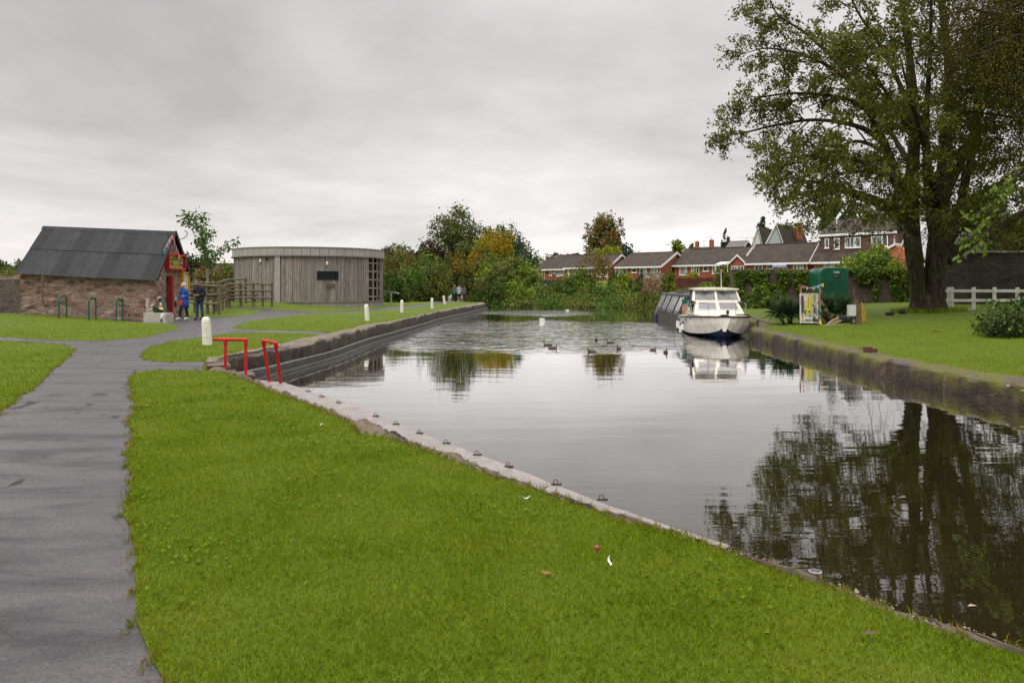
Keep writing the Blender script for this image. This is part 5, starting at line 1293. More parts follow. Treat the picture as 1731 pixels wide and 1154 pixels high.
M4 = Matrix.Translation((a + b) / 2 + nrm * .02) @ Matrix((xax, upv, nrm)).transposed().to_4x4()
M['ink'] = plain('faded_navy_lettering', (.12, .12, .20), .5, col2=(.09, .09, .15))
text_obj('name_lettering', 'Pen Summer', .30, M4, M['ink'], cr, shear=.3, sx=.78, bend=.07)
Mc = Matrix.Translation(cr.location) @ Matrix.Rotation(R(-8), 4, 'Z')
def fender(label, y, ztop, zbot, grp='fenders hanging from the boats'):
    p = Mc @ (hp(y, .9) + Vector((-.09, 0, 0))); f = T('fender', label, 'fender', (p.x, p.y, WATER + zbot), group=grp)
    h = ztop - zbot; mb = MB(); mb.lathe((0, 0, .05), [(.03, -.02), (.085, .02), (.085, h - .18), (.03, h - .12)], 12); mb.build('body', M['white'], f, smooth=True)
    for z0_, z1_ in ((h - .13, h), (.03, -.05)): mb = MB(); mb.lathe((0, 0, 0), [(.088, z0_), (.04, (z0_ + z1_) / 2), (.015, z1_)], 10); mb.build('end_cap', M['navypaint'], f)
    d = Mc @ (hp(y, 1.0) + Vector((-.03, 0, .02))) - Vector(f.location); mb = MB(); mb.tube([(0, 0, h - .03), (d.x, d.y, d.z)], .008, 5); mb.build('lanyard', M['white'], f)
fender('white fender with blue ends hung closest to the cruiser stern', 4.9, .62, .10); fender('white fender beside the sternmost one on the cruiser side', 4.1, .66, .12)
fender('white fender hung low amidships on the cruiser side', 3.0, .50, -.02); fender('white fender hung highest, just aft of the boat name', 2.2, .62, .14)
rp_ = T('mooring_rope', 'dark slack mooring rope from the cruiser bow to the grass', 'rope', (10.0, 30.3, 0))
mb = MB(rp_.location); a = Mc @ Vector((.9, -.1, .97)); b = PY(1330, 549, 30.6) ; b.z = float(zt(b.x, b.y)) + .03
mb.tube([a.lerp(b, t) + Vector((0, 0, -.10 * math.sin(math.pi * t))) for t in np.linspace(0, 1, 14)], .014, 6); mb.build('strand', M['black'], rp_)
mb = MB((0, 0, 0)); mb.tube([(0, 0, 0), (0, .02, .22)], [.05, .04], 8); mb.ell((0, 0, .24), (.06, .06, .05)); o = mb.build('mooring_stake', M['iron'], None); o.location = gp(1281, 31.0); tag(o, 'short rusty mooring stake on the grass beside the cruiser bow', 'stake')

# ------------------------------------------------------------------ narrowboat behind the cruiser
nbt = T('narrowboat', 'dark narrowboat with grey canvas sides and clear panels behind the cruiser', 'boat', (9.40, 36.4, WATER), R(-5.6))
m, n = newmat('blackened_hull'); tc = n('ShaderNodeTexCoord'); nz = n.noise(n.mapping((tc, 'Object'), (1.2, 1.2, .25)), 2.2, 5, .7)
M['nbhull'] = finish(m, n, **{'Base Color': n.ramp(nz, [(.3, (.028, .023, .02)), (.5, (.06, .05, .042)), (.7, (.11, .092, .078))]), 'Roughness': .5})
M['canvas'] = plain('grey_canvas', (.11, .105, .11), .75, col2=(.075, .072, .078), scale=3, bump=.3)
M['vinyl'] = plain('clear_vinyl_panel', (.40, .395, .41), .12, col2=(.30, .295, .315), scale=2, sc=(1, 1, .5), spec=.6)
NL = 14.0
mb = MB(); rows = []
for y, hb, zg in ((0, 1.0, .80), (1, 1.05, .78), (6, 1.05, .76), (12, 1.05, .80), (13, .9, .88), (13.7, .5, .98), (14.1, .12, 1.08)):
    rows.append([(-hb * .95, y, -.4), (-hb, y, .1), (-hb, y, .55), (-hb - .03, y, .57), (-hb - .03, y, .62), (-hb, y, .64), (-hb * .97, y, zg), (hb * .97, y, zg), (hb, y, .64), (hb, y, .1), (hb * .95, y, -.4)])
mb.grid(rows); mb.poly(rows[0]); mb.build('hull', M['nbhull'], nbt)
y0n, y1n = .5, 12.6; zlo, zhi = .70, 1.70; xl, xh = 1.09, .62
mb = MB(); mb.grid([[(-xl, y, zlo), (-xh - .05, y, zhi - .06), (-xh + .05, y, zhi + .02), (0, y, zhi + .08), (xh - .05, y, zhi + .02), (xh + .05, y, zhi - .06), (xl, y, zlo)] for y in np.linspace(y0n, y1n, 12)])
mb.build('canvas_cover', M['canvas'], nbt)
q = [Vector((-xl, y1n, zlo)), Vector((-xl, y0n, zlo)), Vector((-xh - .05, y0n, zhi - .06)), Vector((-xh - .05, y1n, zhi - .06))]
bays = [(.03, .235), (.265, .475), (.505, .755), (.785, .955)]
for u0, u1 in bays:
    k = 2 if u1 - u0 < .22 else 3
    if u0 > .78: k = 1
    for i in range(k):
        du_ = (u1 - u0) / k; w = inset(q, u0 + du_ * i + .006, u0 + du_ * (i + 1) - .006, .14, .90, .02); mb = MB(); mb.poly(w); mb.build('clear_panel', M['vinyl'], nbt, fixn=False)
    w = inset(q, u1 + .004, u1 + .026, .02, .98, .035); mb = MB(); mb.prism(w, (-.02, 0, 0)); mb.build('canvas_strap', M['navy'], nbt)
mb = MB(); mb.tube([(-xh, y0n, zhi), (-xh, y1n, zhi)], .07, 6); mb.build('rolled_canvas', M['canvas'], nbt)
for i in range(6):
    y = 1.2 + i * 1.5; mb = MB(); mb.box((-1.055, y, .70), (.03, .8, .10)); mb.build('low_window', M['darkglass'], nbt)
mb = MB(); mb.bx(-.95, .95, .42, .47, .8, 1.25); mb.build('end_panel', plain('roses_panel', (.35, .10, .09), .5, col2=(.42, .30, .22), scale=9), nbt)
mb = MB(); mb.bx(-.95, .95, .44, .49, 1.28, 1.5); mb.build('end_board', M['dgreen'], nbt)
mb = MB(); mb.bx(-.98, .98, .38, .50, .74, .80); mb.build('yellow_trim', M['yellow'], nbt)
mb = MB(); mb.bx(-.3, .3, 6.0, 8.6, zhi + .085, zhi + .16); mb.build('roof_hatch', M['canvas'], nbt)
Mn = Matrix.Translation(nbt.location) @ Matrix.Rotation(R(-5.6), 4, 'Z')
for i, (y, lab) in enumerate(((12.4, 'blue fender hanging at the distant end of the narrowboat'), (11.8, 'blue and white fender second from the distant end of the narrowboat'))):
    p = Mn @ Vector((-1.17, y, .0)); f = T('fender', lab, 'fender', p, group='fenders hanging from the boats'); mb = MB(); mb.lathe((0, 0, 0), [(.04, -.08), (.1, -.02), (.1, .42 - i * .1), (.04, .5 - i * .1)], 10); mb.build('body', M['navypaint'], f, smooth=True)
    mb = MB(); mb.tube([(0, 0, .4), (.1, 0, .66)], .012, 5); mb.build('lanyard', M['white'], f)
#, 'tub of red geraniums on the bank beyond the narrowboat', 'flower tub', gp(1150, 60))

# ------------------------------------------------------------------ horse trailer
g0 = Vector(gp(1387, 50)); ht = T('horse_trailer', 'dark green rounded horse trailer parked before the ivy wall', 'trailer', (g0.x, g0.y, g0.z), R(-9))
W_, HT, LT = 1.78, 2.60, 4.0; zb_ = .12
def tprof(y, gx=0.0, r=.42):
    P = [(-gx, zb_ - gx), (-gx, HT - r)] + [(-gx + (r + gx) - (r + gx) * math.cos(t), HT - r + (r + gx) * math.sin(t)) for t in np.linspace(.2, math.pi / 2, 6)]
    P = P + [(W_ - x, z) for x, z in reversed(P)]
    return [Vector((x, y, z)) for x, z in P]
mb = MB(); ys = [0.0, .03, LT - .3, LT]; rows = [tprof(0, -.025), tprof(.03), tprof(LT - .35), tprof(LT - .1, -.06), tprof(LT, -.22)]
mb.grid(rows); mb.poly(rows[0]); mb.poly(rows[-1]); mb.build('body', M['dgreen'], ht, smooth=True)
for y in (1.15, 2.0):
    mb = MB(); mb.tube(tprof(y, .015), .022, 6, cap=False); mb.build('roof_band', M['dgreen'], ht, smooth=True)
mb = MB()
for x in (.32, .74, 1.28): mb.bx(x - .02, x + .02, -.03, .0, zb_ + .05, HT - .45)
mb.build('ramp_stiles', M['dgreen'], ht)
mb = MB()
for i in range(11): mb.bx(.05, W_ - .05, -.018, .0, zb_ + .08 + i * .125, zb_ + .135 + i * .125)
mb.bx(.02, W_ - .02, -.035, 0, zb_ + 1.50, zb_ + 1.54); mb.build('ramp', M['dgreen'], ht)
mb = MB(); mb.bx(.80, 1.22, -.05, -.02, 1.93, 2.14); wn = mb.build('window', M['darkglass'], ht)
mb = MB(); mb.prism([(.82, -.02, 2.36), (.82, -.16, 2.2), (.82, -.02, 2.2)], (.38, 0, 0)); mb.build('hood', plain('faded_green_paint', (.09, .19, .12), .5), wn)
mb = MB(); mb.bx(.05, W_ - .05, .1, LT - .3, -.02, zb_); mb.build('chassis', M['black'], ht)
for x in (.12, W_ - .12):
    mb = MB(); mb.tube([(x - .1, 1.5, .12), (x + .1, 1.5, .12)], .30, 18); wl = mb.build('wheel', M['rubber'], ht); mb = MB(); mb.tube([(x - .11, 1.5, .12), (x + .11, 1.5, .12)], .16, 14); mb.build('rim', M['steel'], wl)
mb = MB(); mb.bx(W_ - .45, W_ + .02, .02, .06, -.08, .18); mb.build('mudflap', M['rubber'], ht)
mb = MB(); mb.bx(W_ + .0, W_ + .06, -.03, .1, .55, .72); mb.build('light', M['white'], ht)

# ------------------------------------------------------------------ poster board, meter box, pipes, logs
gpb = Vector(gp(1370, 31.0)); YB_ = 31.0
pbd = T('poster_board', 'colourful painted poster on wooden frame beside the yucca plant', 'poster board', gpb, R(-6))
ppm = F / YB_; zof = lambda py: EYE - (py - HY) / ppm - gpb.z
xw0, xw1 = -17.5 / ppm, 12.5 / ppm; zb0, zb1 = zof(546), zof(496)
mb = MB(); mb.bx(xw0, xw1, -.02, .02, zb0, zb1); mb.build('panel', plain('white_poster', (.72, .70, .68), .4, col2=(.6, .57, .55), scale=3), pbd)
PC = {'lime': (.50, .55, .06), 'char': (.07, .065, .065), 'grey': (.24, .23, .235), 'pinkred': (.58, .08, .09), 'pale': (.62, .56, .52), 'peach': (.55, .33, .24), 'leaf': (.12, .28, .05), 'lav': (.28, .2, .42), 'sand': (.5, .42, .25)}
PM = {k: plain('print_' + k, c, .5, col2=tuple(x * .8 for x in c), scale=20) for k, c in PC.items()}
rq = random.Random(12); lay = 0
def art(colr, pts):
    global lay; lay += 1; o_ = -.021 - .0006 * lay; mb = MB(); Wp, Hp = xw1 - xw0, zb1 - zb0
    mb.prism([(xw0 + u * Wp, o_, zb0 + v * Hp) for u, v in pts], (0, -.0004, 0)); mb.build('printed_patch', PM[colr], pbd)
art('sand', [(.06, .98), (.96, .98), (.95, .22), (.3, .2), (.1, .6)])
art('char', [(.05, .96), (.2, .9), (.24, .55), (.15, .1), (.08, .3)]); art('pale', [(.22, .9), (.36, .92), (.36, .78), (.24, .76)])
art('lime', [(.28, .62), (.62, .9), (.68, .7), (.62, .22), (.3, .2)]); art('grey', [(.7, .95), (.9, .96), (.86, .7), (.76, .66)])
art('lime', [(.36, .96), (.44, .98), (.42, .6), (.36, .5)]); art('lime', [(.66, .98), (.7, .97), (.7, .6), (.66, .7)])
for u, c in ((.30, 'peach'), (.40, 'lime'), (.5, 'lav'), (.56, 'peach'), (.64, 'lime'), (.8, 'lav'), (.86, 'peach')): art(c, [(u, .985), (u + .035, .985), (u + .03, .93), (u + .004, .935)])
for a in (.46, .62): art('pinkred', [(a, .86), (a + .025, .87), (a + .03, .56), (a, .55)])
art('pinkred', [(.45, .80), (.52, .8), (.52, .75), (.45, .75)]); art('pinkred', [(.46, .68), (.54, .68), (.54, .655), (.46, .655)]); art('pinkred', [(.4, .56), (.46, .57), (.47, .53), (.41, .525)]); art('pinkred', [(.58, .55), (.68, .57), (.68, .54), (.58, .53)])
art('leaf', [(.42, .42), (.56, .40), (.55, .36), (.42, .37)]); art('lav', [(.28, .42), (.33, .42), (.33, .3), (.28, .3)]); art('peach', [(.33, .4), (.36, .38), (.36, .29), (.33, .29)]); art('peach', [(.45, .34), (.6, .36), (.6, .22), (.44, .22)])
art('grey', [(.70, .66), (.78, .72), (.86, .64), (.94, .5), (.92, .3), (.8, .2), (.74, .34)]); art('pale', [(.66, .56), (.74, .6), (.72, .42), (.64, .48)]); art('char', [(.72, .5), (.82, .52), (.84, .36), (.76, .3)]); art('pale', [(.76, .68), (.84, .64), (.82, .6), (.76, .62)])
art('pale', [(.78, .3), (.86, .28), (.88, .16), (.8, .18)]); art('char', [(.68, .165), (.98, .14), (.98, .04), (.67, .06)]); art('grey', [(.26, .12), (.34, .14), (.62, .13), (.62, .07), (.26, .06)]); art('peach', [(.12, .34), (.18, .36), (.2, .03), (.12, .05)])
mb = MB(); mb.bx(xw0 + .08, xw1, -.03, .02, zb1 + .004, zb1 + .05); mb.build('top_batten', M['deadwood'], pbd)
for i in range(5): x = xw0 + .05 + (xw1 - xw0 - .1) * i / 4; mb = MB(); mb.bx(x - .025, x + .025, .025, .07, -.1, zb1 - .05); mb.build('batten', M['deadwood'], pbd)
mb = MB(); mb.tube([(xw0 + .05, .05, -.1), (xw0 + .04, .05, zof(481))], .035, 8); mb.build('pole', M['deadwood'], pbd)
mb = MB(); mb.tube([(xw1 + .10, .02, -.1), (xw1 + .10, .02, zof(530))], .085, 8); mb.build('post', M['deadwood'], pbd)
mb = MB(); mb.tube([(xw1 + .09, .03, zof(530)), (xw1 + .06, .03, zof(480))], .035, 8); mb.build('pole', M['deadwood'], pbd)
bunting('bunting', 'sagging bunting string strung across the top of the poster board', [PY(1355.5, 482, 30.9), PY(1362, 485, 30.9), PY(1371, 486.5, 30.9), PY(1380, 484, 30.9), PY(1386, 482, 30.9), PY(1393, 478.5, 30.9)], .13, 5)
bunting('bunting', 'bunting string hanging down the thick post of the poster board', [PY(1386, 484, 30.85), PY(1386, 500, 30.85), PY(1386, 515, 30.85), PY(1386.5, 535, 30.85), PY(1384.5, 547, 30.85)], .2, 8)
bunting('bunting', 'bunting string hanging down the thin pole side of the poster board', [PY(1354.5, 484, 30.85), PY(1353.5, 507, 30.85), PY(1352.5, 535, 30.85)], .16, 9)

mp_ = Vector(gp(1448, 30.5)); mx = T('meter_post', 'grey electricity box fixed to a wooden post on the lawn', 'meter post', mp_)
ppm2 = F / 30.5; mb = MB(); mb.tube([(0, 0, -.1), (0, 0, 1.02)], .09, 8); mb.build('post', M['deadwood'], mx)
mb = MB(); mb.box((-.22, -.03, .56), (.30, .2, .46)); mb.build('box', plain('pale_grey_cabinet', (.52, .51, .49), .5, col2=(.46, .45, .43)), mx, bevel=.015)
mb = MB(); mb.tube([(-.22, 0, .33), (-.22, 0, 0)], .04, 8); mb.build('conduit', M['rubber'], mx)
mb = MB(); mb.tube([(-.06, -.02, .8), (-.12, -.02, 1.5)], [.03, .02], 6); mb.build('stake', M['deadwood'], mx)
hc = T('hose_coil', 'orange and yellow hose hanging behind the wooden meter post', 'hose', (mp_.x + .28, mp_.y, mp_.z)); mb = MB()
for i in range(3): mb.tube([(-.1 + .03 * i, .02 * i, .88), (0.0 + .05 * i, .02 * i, .45), (.02 + .05 * i, .02 * i, .12), (-.04 + .04 * i, .02 * i, .1), (-.09 + .04 * i, .02 * i, .5), (-.1 + .03 * i, .02 * i, .86)], .013, 6)
mb.build('hose_loop', plain('orange_hose', (.55, .22, .03), .5, col2=(.45, .30, .04)), hc)
mb = MB(); mb.tube([(-.12, 0, .95), (-.12, 0, -.1)], .03, 6); mb.build('hose_peg', M['deadwood'], hc)
M['paleply'] = plain('bleached_timber', (.42, .31, .21), .75, col2=(.30, .22, .15), scale=6)
for nm, lab, pts, r in (('timber_pole', 'longest pale timber pole lying on the lawn by the meter post', [(1392, 551, 30.4), (1440, 548.5, 30.9)], .05), ('timber_pole', 'pale timber pole lying in front of the longest pole', [(1397, 553, 30.2), (1428, 551.5, 30.4)], .035), ('timber_pole', 'pale timber pole running out past the meter post towards the tree', [(1442, 549, 30.8), (1473, 546.5, 31.2)], .035),
    ('curved_pipe', 'curved pale pipe arching up beside the grey pump', [(1398, 550, 30.9), (1403, 545, 31), (1410, 540.5, 31.1), (1417, 538.5, 31.2)], .05), ('curved_pipe', 'shorter pale pipe below the arching one', [(1404, 548, 31), (1412, 545, 31.1), (1421, 542.5, 31.2)], .05)):
    P3 = [PY(*p) for p in pts]; mb = MB(P3[0]); mb.tube(P3, r, 8); o = mb.build(nm, M['paleply'], None, smooth=True); o.location = P3[0]; tag(o, lab, 'pole' if 'pole' in nm else 'pipe', 'pale poles and pipes on the lawn')
pu = T('pump', 'dark grey pump lying among pale pipes beside the electricity box', 'pump', gp(1425, 31.3)); mb = MB(); mb.lathe((0, 0, 0), [(.15, 0), (.17, .1), (.16, .26), (.1, .32)], 12); mb.build('casing', M['rubber'], pu); mb = MB(); mb.tube([(.1, -.05, .16), (.42, -.08, .14)], [.11, .13], 10); mb.build('motor', M['rubber'], pu)
mb = MB(); mb.tube([(.3, -.2, .06), (.36, -.2, .06)], .09, 10); mb.build('flange', M['steel'], pu)
lg = T('leaning_log', 'brown log leaning diagonally behind the poster board', 'log', PY(1404, 546, 32)); mb = MB(lg.location); mb.tube([PY(1385, 508, 32.6), PY(1394, 524, 32.3), PY(1405, 546, 32)], [.10, .13, .15], 10); o = mb.build('log_body', M['deadwood'], lg)
for lab, px, Y, s in (('flat dark sawn stump on the grass before the large tree', 1504.5, 36.0, (.26, .17, .13)), ('pointed dark boulder on the grass beside the large tree roots', 1525.5, 37.0, (.20, .17, .14))):
    mb = MB(); mb.ell((0, 0, s[2] * .6), s, 9, 6, rot=Matrix.Rotation(.4, 3, 'Z')); o = mb.build('boulder' if 'boulder' in lab else 'stump', plain('dark_rock', (.04, .036, .036), .85, col2=(.02, .02, .02), scale=4, bump=.8), None); o.location = gp(px, Y)
    for v in o.data.vertices: v.co += Vector((random.uniform(-.03, .03), random.uniform(-.03, .03), random.uniform(-.02, .03)))
    if 'stump' in lab:
        for v in o.data.vertices: v.co.z = min(v.co.z, .16)
    tag(o, lab, 'boulder' if 'boulder' in lab else 'stump')
b_ = ground(1483, 583); mb = MB(); mb.box((0, 0, .05), (.32, .16, .11), rz=.3); mb.box((-.05, .02, .125), (.2, .13, .04), rz=.5); o = mb.build('loose_brick', plain('dark_old_brick', (.12, .045, .03), .9, col2=(.06, .03, .022)), None); o.location = (9.3, 19.2, -.22); tag(o, 'loose broken brick lying on the mossy canal wall top', 'brick')
rt = T('rope_end', 'pale rope trailing over the mossy wall edge', 'rope', (9.2, 13.6, -.2)); mb = MB(rt.location)
mb.tube([PY(1660, 639, 14.3), PY(1672, 642.5, 14.0), PY(1690, 647, 13.7), PY(1710, 654, 13.3), PY(1731, 660, 13.0), (9.3, 12.0, -.38), (9.6, 11, -.3)], .017, 6); mb.tube([PY(1660, 639, 14.3), PY(1680, 641, 14.1), PY(1712, 651, 13.5), PY(1731, 656, 13.0), (9.5, 12.2, -.22)], .014, 6); mb.build('strand', M['paleply'], rt)
tw = ground(1584, 562); mb = MB(); mb.tube([(-.16, 0, .02), (0, .02, .05), (.14, -.01, .03)], [.02, .028, .012], 6); o = mb.build('fallen_twig', M['deadwood'], None); o.location = tw; tag(o, 'short dark twig lying alone on the lawn before the large tree', 'twig')

# ------------------------------------------------------------------ white fence
M['fencewhite'] = plain('greenish_white_fence_paint', (.80, .78, .72), .7, col2=(.55, .54, .44), scale=3, sc=(1, 1, .6), bump=.2)
fx = [XY(1600.5, 39.2), XY(1609, 39.0), XY(1646, 39), XY(1681, 39), XY(1720, 39), XY(1760, 39), XY(1800, 39)]
wf_ = T('white_fence', 'white painted three rail fence beside the large tree', 'fence', (fx[0], 39, float(zt(fx[0], 39)) - .05)); zf0 = wf_.location.z
for i, x in enumerate(fx):
    mb = MB(); w = .15 if i < 2 else .14; mb.bx(x - fx[0] - w / 2, x - fx[0] + w / 2, -.07, .07, -.2, 1.26); mb.build('post', M['fencewhite'], wf_, bevel=.012)
for z in (1.06, .56, .02):
    mb = MB(); mb.bx(-.25, fx[-1] - fx[0], -.125, -.072, z - .07, z + .08); mb.build('rail', M['fencewhite'], wf_, bevel=.01)
# ------------------------------------------------------------------ vegetation
def leaf_quads(C, size, rng, aspect=1.7, droop=0.0, up=None):
    """C: (k,3) leaf centres -> pointed quads of random orientation"""
    k = len(C)
    d = rng.normal(size=(k, 3)); d[:, 2] -= droop; d /= np.linalg.norm(d, axis=1, keepdims=True)
    e = rng.normal(size=(k, 3)); e -= d * (e * d).sum(1, keepdims=True); e /= np.linalg.norm(e, axis=1, keepdims=True) + 1e-9
    s = size * rng.uniform(.65, 1.35, (k, 1)); a = d * s * aspect / 2; b = e * s / 2
    V = np.stack([C - a, C - a * .1 + b, C + a, C - a * .1 - b], 1).reshape(-1, 3)
    return V
def cloud_points(rng, lobes, n):
    """points spread through the shells of overlapping lobes (centre, radii), a few straying out as sprays"""
    vol = np.array([r[0] * r[1] + r[0] * r[2] for _, r in lobes]); w = vol / vol.sum(); idx = rng.choice(len(lobes), n, p=w)
    C = np.array([c for c, _ in lobes])[idx]; Rr = np.array([r for _, r in lobes])[idx]
    # sub-clumps inside each lobe
    sub = rng.normal(size=(len(lobes), 26, 3)); sub /= np.linalg.norm(sub, axis=2, keepdims=True); sub *= rng.uniform(.55, 1.02, (len(lobes), 26, 1))
    s = sub[idx, rng.integers(0, 26, n)]
    off = rng.normal(size=(n, 3)) * .15
    core = rng.normal(size=(n, 3)); core /= np.linalg.norm(core, axis=1, keepdims=True); core *= rng.uniform(.2, .85, (n, 1))
    p = np.where(rng.random((n, 1)) < .72, s + off, core)
    return C + p * Rr
def make_lobes(rng, c, rad, k, lr=(.34, .5), shape='round'):
    L = []
    for i in range(k):
        v = rng.normal(size=3); v /= np.linalg.norm(v); v *= rng.uniform(.40, .80)
        if shape == 'cone': h = rng.uniform(-.9, .95); v = np.array([rng.uniform(-1, 1) * (1 - h) * .42, rng.uniform(-1, 1) * (1 - h) * .42, h]); f = .16 + .34 * (1 - h) / 2
        elif shape == 'column': v = np.array([rng.uniform(-.3, .3), rng.uniform(-.3, .3), rng.uniform(-.75, .75)]); f = .5
        elif shape == 'dome': v[2] = abs(v[2]) * 1.0 - .25; f = rng.uniform(*lr)
        else: f = rng.uniform(*lr)
        m_ = np.array(rad); rr = f * m_ if shape in ('cone', 'column') else f * (m_ * .6 + m_.mean() * .4)
        if shape == 'column': rr = np.array([rad[0] * .72, rad[1] * .72, rad[2] * .35])
        L.append((np.array(c) + v * m_, rr))
    return L
LEAFS = {
 'oak': leafmat('oak_leaves', [(0.032, 0.049, 0.014), (0.065, 0.087, 0.023), (0.109, 0.123, 0.035), (0.145, 0.138, 0.051)]),
 'dark': leafmat('dark_evergreen_leaves', [(0.020, 0.041, 0.017), (0.043, 0.075, 0.029), (0.080, 0.116, 0.046)]),
 'conifer': leafmat('conifer_needles', [(0.026, 0.052, 0.029), (0.058, 0.099, 0.055), (0.109, 0.160, 0.090)]),
 'purple': leafmat('purple_leaves', [(0.032, 0.014, 0.017), (0.070, 0.029, 0.032), (0.109, 0.055, 0.052)]),
 'yellow': leafmat('yellow_autumn_leaves', [(.10, .085, .008), (.24, .17, .010), (.36, .24, .015), (.26, .22, .03)]),
 'olive': leafmat('olive_hedge_leaves', [(0.043, 0.065, 0.014), (0.094, 0.123, 0.026), (0.160, 0.181, 0.043), (0.217, 0.189, 0.065)]),
 'lime': leafmat('bright_green_leaves', [(0.051, 0.094, 0.012), (0.123, 0.196, 0.023), (0.217, 0.290, 0.035), (0.304, 0.348, 0.058)]),
 'green': leafmat('mid_green_leaves', [(0.032, 0.070, 0.013), (0.075, 0.138, 0.025), (0.138, 0.210, 0.043)]),
 'rust': leafmat('rusty_leaves', [(0.065, 0.043, 0.017), (0.145, 0.090, 0.029), (0.217, 0.123, 0.041), (0.145, 0.131, 0.043)]),
 'orangegreen': leafmat('turning_leaves', [(0.043, 0.055, 0.012), (0.109, 0.102, 0.022), (0.203, 0.145, 0.026), (0.290, 0.167, 0.029)]),
 'poplar': leafmat('russet_poplar_leaves', [(0.072, 0.052, 0.020), (0.160, 0.104, 0.032), (0.232, 0.145, 0.043), (0.160, 0.138, 0.058)]),
 'ygreen': leafmat('yellow_green_leaves', [(0.102, 0.123, 0.012), (0.232, 0.246, 0.020), (0.362, 0.348, 0.036)]),
 'ivy': leafmat('ivy_leaves', [(0.029, 0.061, 0.012), (0.072, 0.128, 0.020), (0.145, 0.203, 0.029), (0.246, 0.261, 0.036)]),
 'ash': leafmat('ash_leaves', [(.029, .037, .005), (.078, .092, .014), (.140, .152, .026), (.205, .20, .045)], .32, .4),
 'birch': leafmat('birch_leaves', [(.032, .034, .005), (.075, .076, .011), (.125, .118, .02), (.20, .11, .015)], .3, .5),
 'cherry': leafmat('cherry_leaves', [(.06, .11, .015), (.13, .20, .03), (.22, .28, .05)], .35, 1.0),
 'bush': leafmat('glossy_bush_leaves', [(.011, .022, .005), (.028, .046, .010), (.058, .080, .018), (.13, .12, .03)], .15, .9, .4, .25),
 'white': leafmat('white_flower_petals', [(.4, .4, .32), (.6, .58, .5)]),
 'pink': leafmat('pink_flower_petals', [(.3, .08, .12), (.45, .2, .22)]),
 'reed': leafmat('reed_blades', [(0.072, 0.087, 0.017), (0.145, 0.160, 0.036), (0.246, 0.225, 0.072)], .2, .6),
 'yucca': leafmat('yucca_blades', [(0.026, 0.055, 0.023), (0.058, 0.099, 0.043), (0.123, 0.167, 0.087)], .1, .8, .4),
 'grasses': leafmat('dry_plume_blades', [(0.290, 0.203, 0.116), (0.464, 0.348, 0.203)], .2),
}
M['bark'] = plain('brown_bark', (.06, .045, .030), .9, col2=(.028, .021, .015), scale=5, sc=(1, 1, .3), bump=.8)
M['palebark'] = plain('pale_bark', (.30, .26, .21), .85, col2=(.16, .13, .10), scale=5, bump=.4)
vseed = 100
def tree(name, label, px0, px1, ytop, ybot, Y, leafk, cov=2.6, leaf=None, lobes=13, shape='round', trunk=True, cat='tree', group=None, depth=.85, lr=(.34, .5), ground_z=None, bark='bark', tr=None, mix=None, asp=1.5):
    global vseed; vseed += 1; rng = np.random.default_rng(vseed)
    cx = XY((px0 + px1) / 2, Y); W = (px1 - px0) / F * Y; z1 = EYE + (HY - ytop) / F * Y; z0_ = EYE + (HY - ybot) / F * Y; H = z1 - z0_
    gz = float(zt(cx, Y)) if ground_z is None else ground_z
    leaf = leaf or max(.10, Y * .0020)
    rad = (W / 2 * .95, W / 2 * depth, H / 2 * .97); c = (0, 0, (z0_ + z1) / 2 - gz)
    L = make_lobes(rng, c, rad, lobes, lr, shape)
    n_ = int(2.4 * cov * W * H / (leaf * leaf * .75)); pts = cloud_points(rng, L, n_)
    lo, hi = np.percentile(pts, 2.5, axis=0), np.percentile(pts, 97.5, axis=0); bl = np.array([-W * .46, -rad[1], z0_ - gz]); bh = np.array([W * .46, rad[1], z1 - gz - H * .035])
    pts = (pts - lo) / (hi - lo) * (bh - bl) + bl
    ok = pts[:, 2] > .02; pts = pts[ok]
    V = leaf_quads(pts, leaf, rng, asp); nf = len(pts); mi = None; mats = [LEAFS[leafk]]
    if mix:
        mats.append(LEAFS[mix[0]]); lump = np.sin(pts[:, 0] * 1.1 + rng.uniform(0, 6)) * np.sin(pts[:, 2] * 1.3 + rng.uniform(0, 6)) + rng.normal(0, .35, nf); mi = (lump > np.quantile(lump, 1 - mix[1])).astype(np.int32)
    if not trunk:
        o = mesh_np(name, V, np.arange(nf * 4), 4, mats, mi=mi); o.location = (cx, Y, gz); return tag(o, label, cat, group, 'thing')
    root = T(name, label, cat, (cx, Y, gz), group=group)
    mesh_np('crown', V, np.arange(nf * 4), 4, mats, root, mi=mi)
    mb = MB(); r0 = tr or max(.12, W * .035); zc = c[2] + rad[2] * .35
    mb.tube([(0, 0, -.2), (.04 * W * rng.uniform(-1, 1), 0, c[2] * .5), (0, 0, zc)], [r0, r0 * .75, r0 * .3], 8)
    for i in rng.permutation(len(L))[:7]:
        lc = L[i][0]; b = (0, 0, max(.3, min(c[2], lc[2]) - abs(lc[0]) * .6 - .1 * H)); mb.tube([b, ((lc[0]) * .5, lc[1] * .5, (b[2] + lc[2]) / 2 + .02 * H), tuple(lc)], [r0 * .45, r0 * .3, r0 * .1], 6)
    mb.build('trunk', M[bark], root)
    return root
def bush(label, px0, px1, ytop, ybot, Y, leafk, **k):
    k.setdefault('shape', 'dome'); k.setdefault('lobes', 11); k.setdefault('cov', 3.4)
    return tree(k.pop('name', 'shrub'), label, px0, px1, ytop, ybot + (ybot - ytop) * .25, Y, leafk, trunk=False, cat=k.pop('cat', 'shrub'), **k)

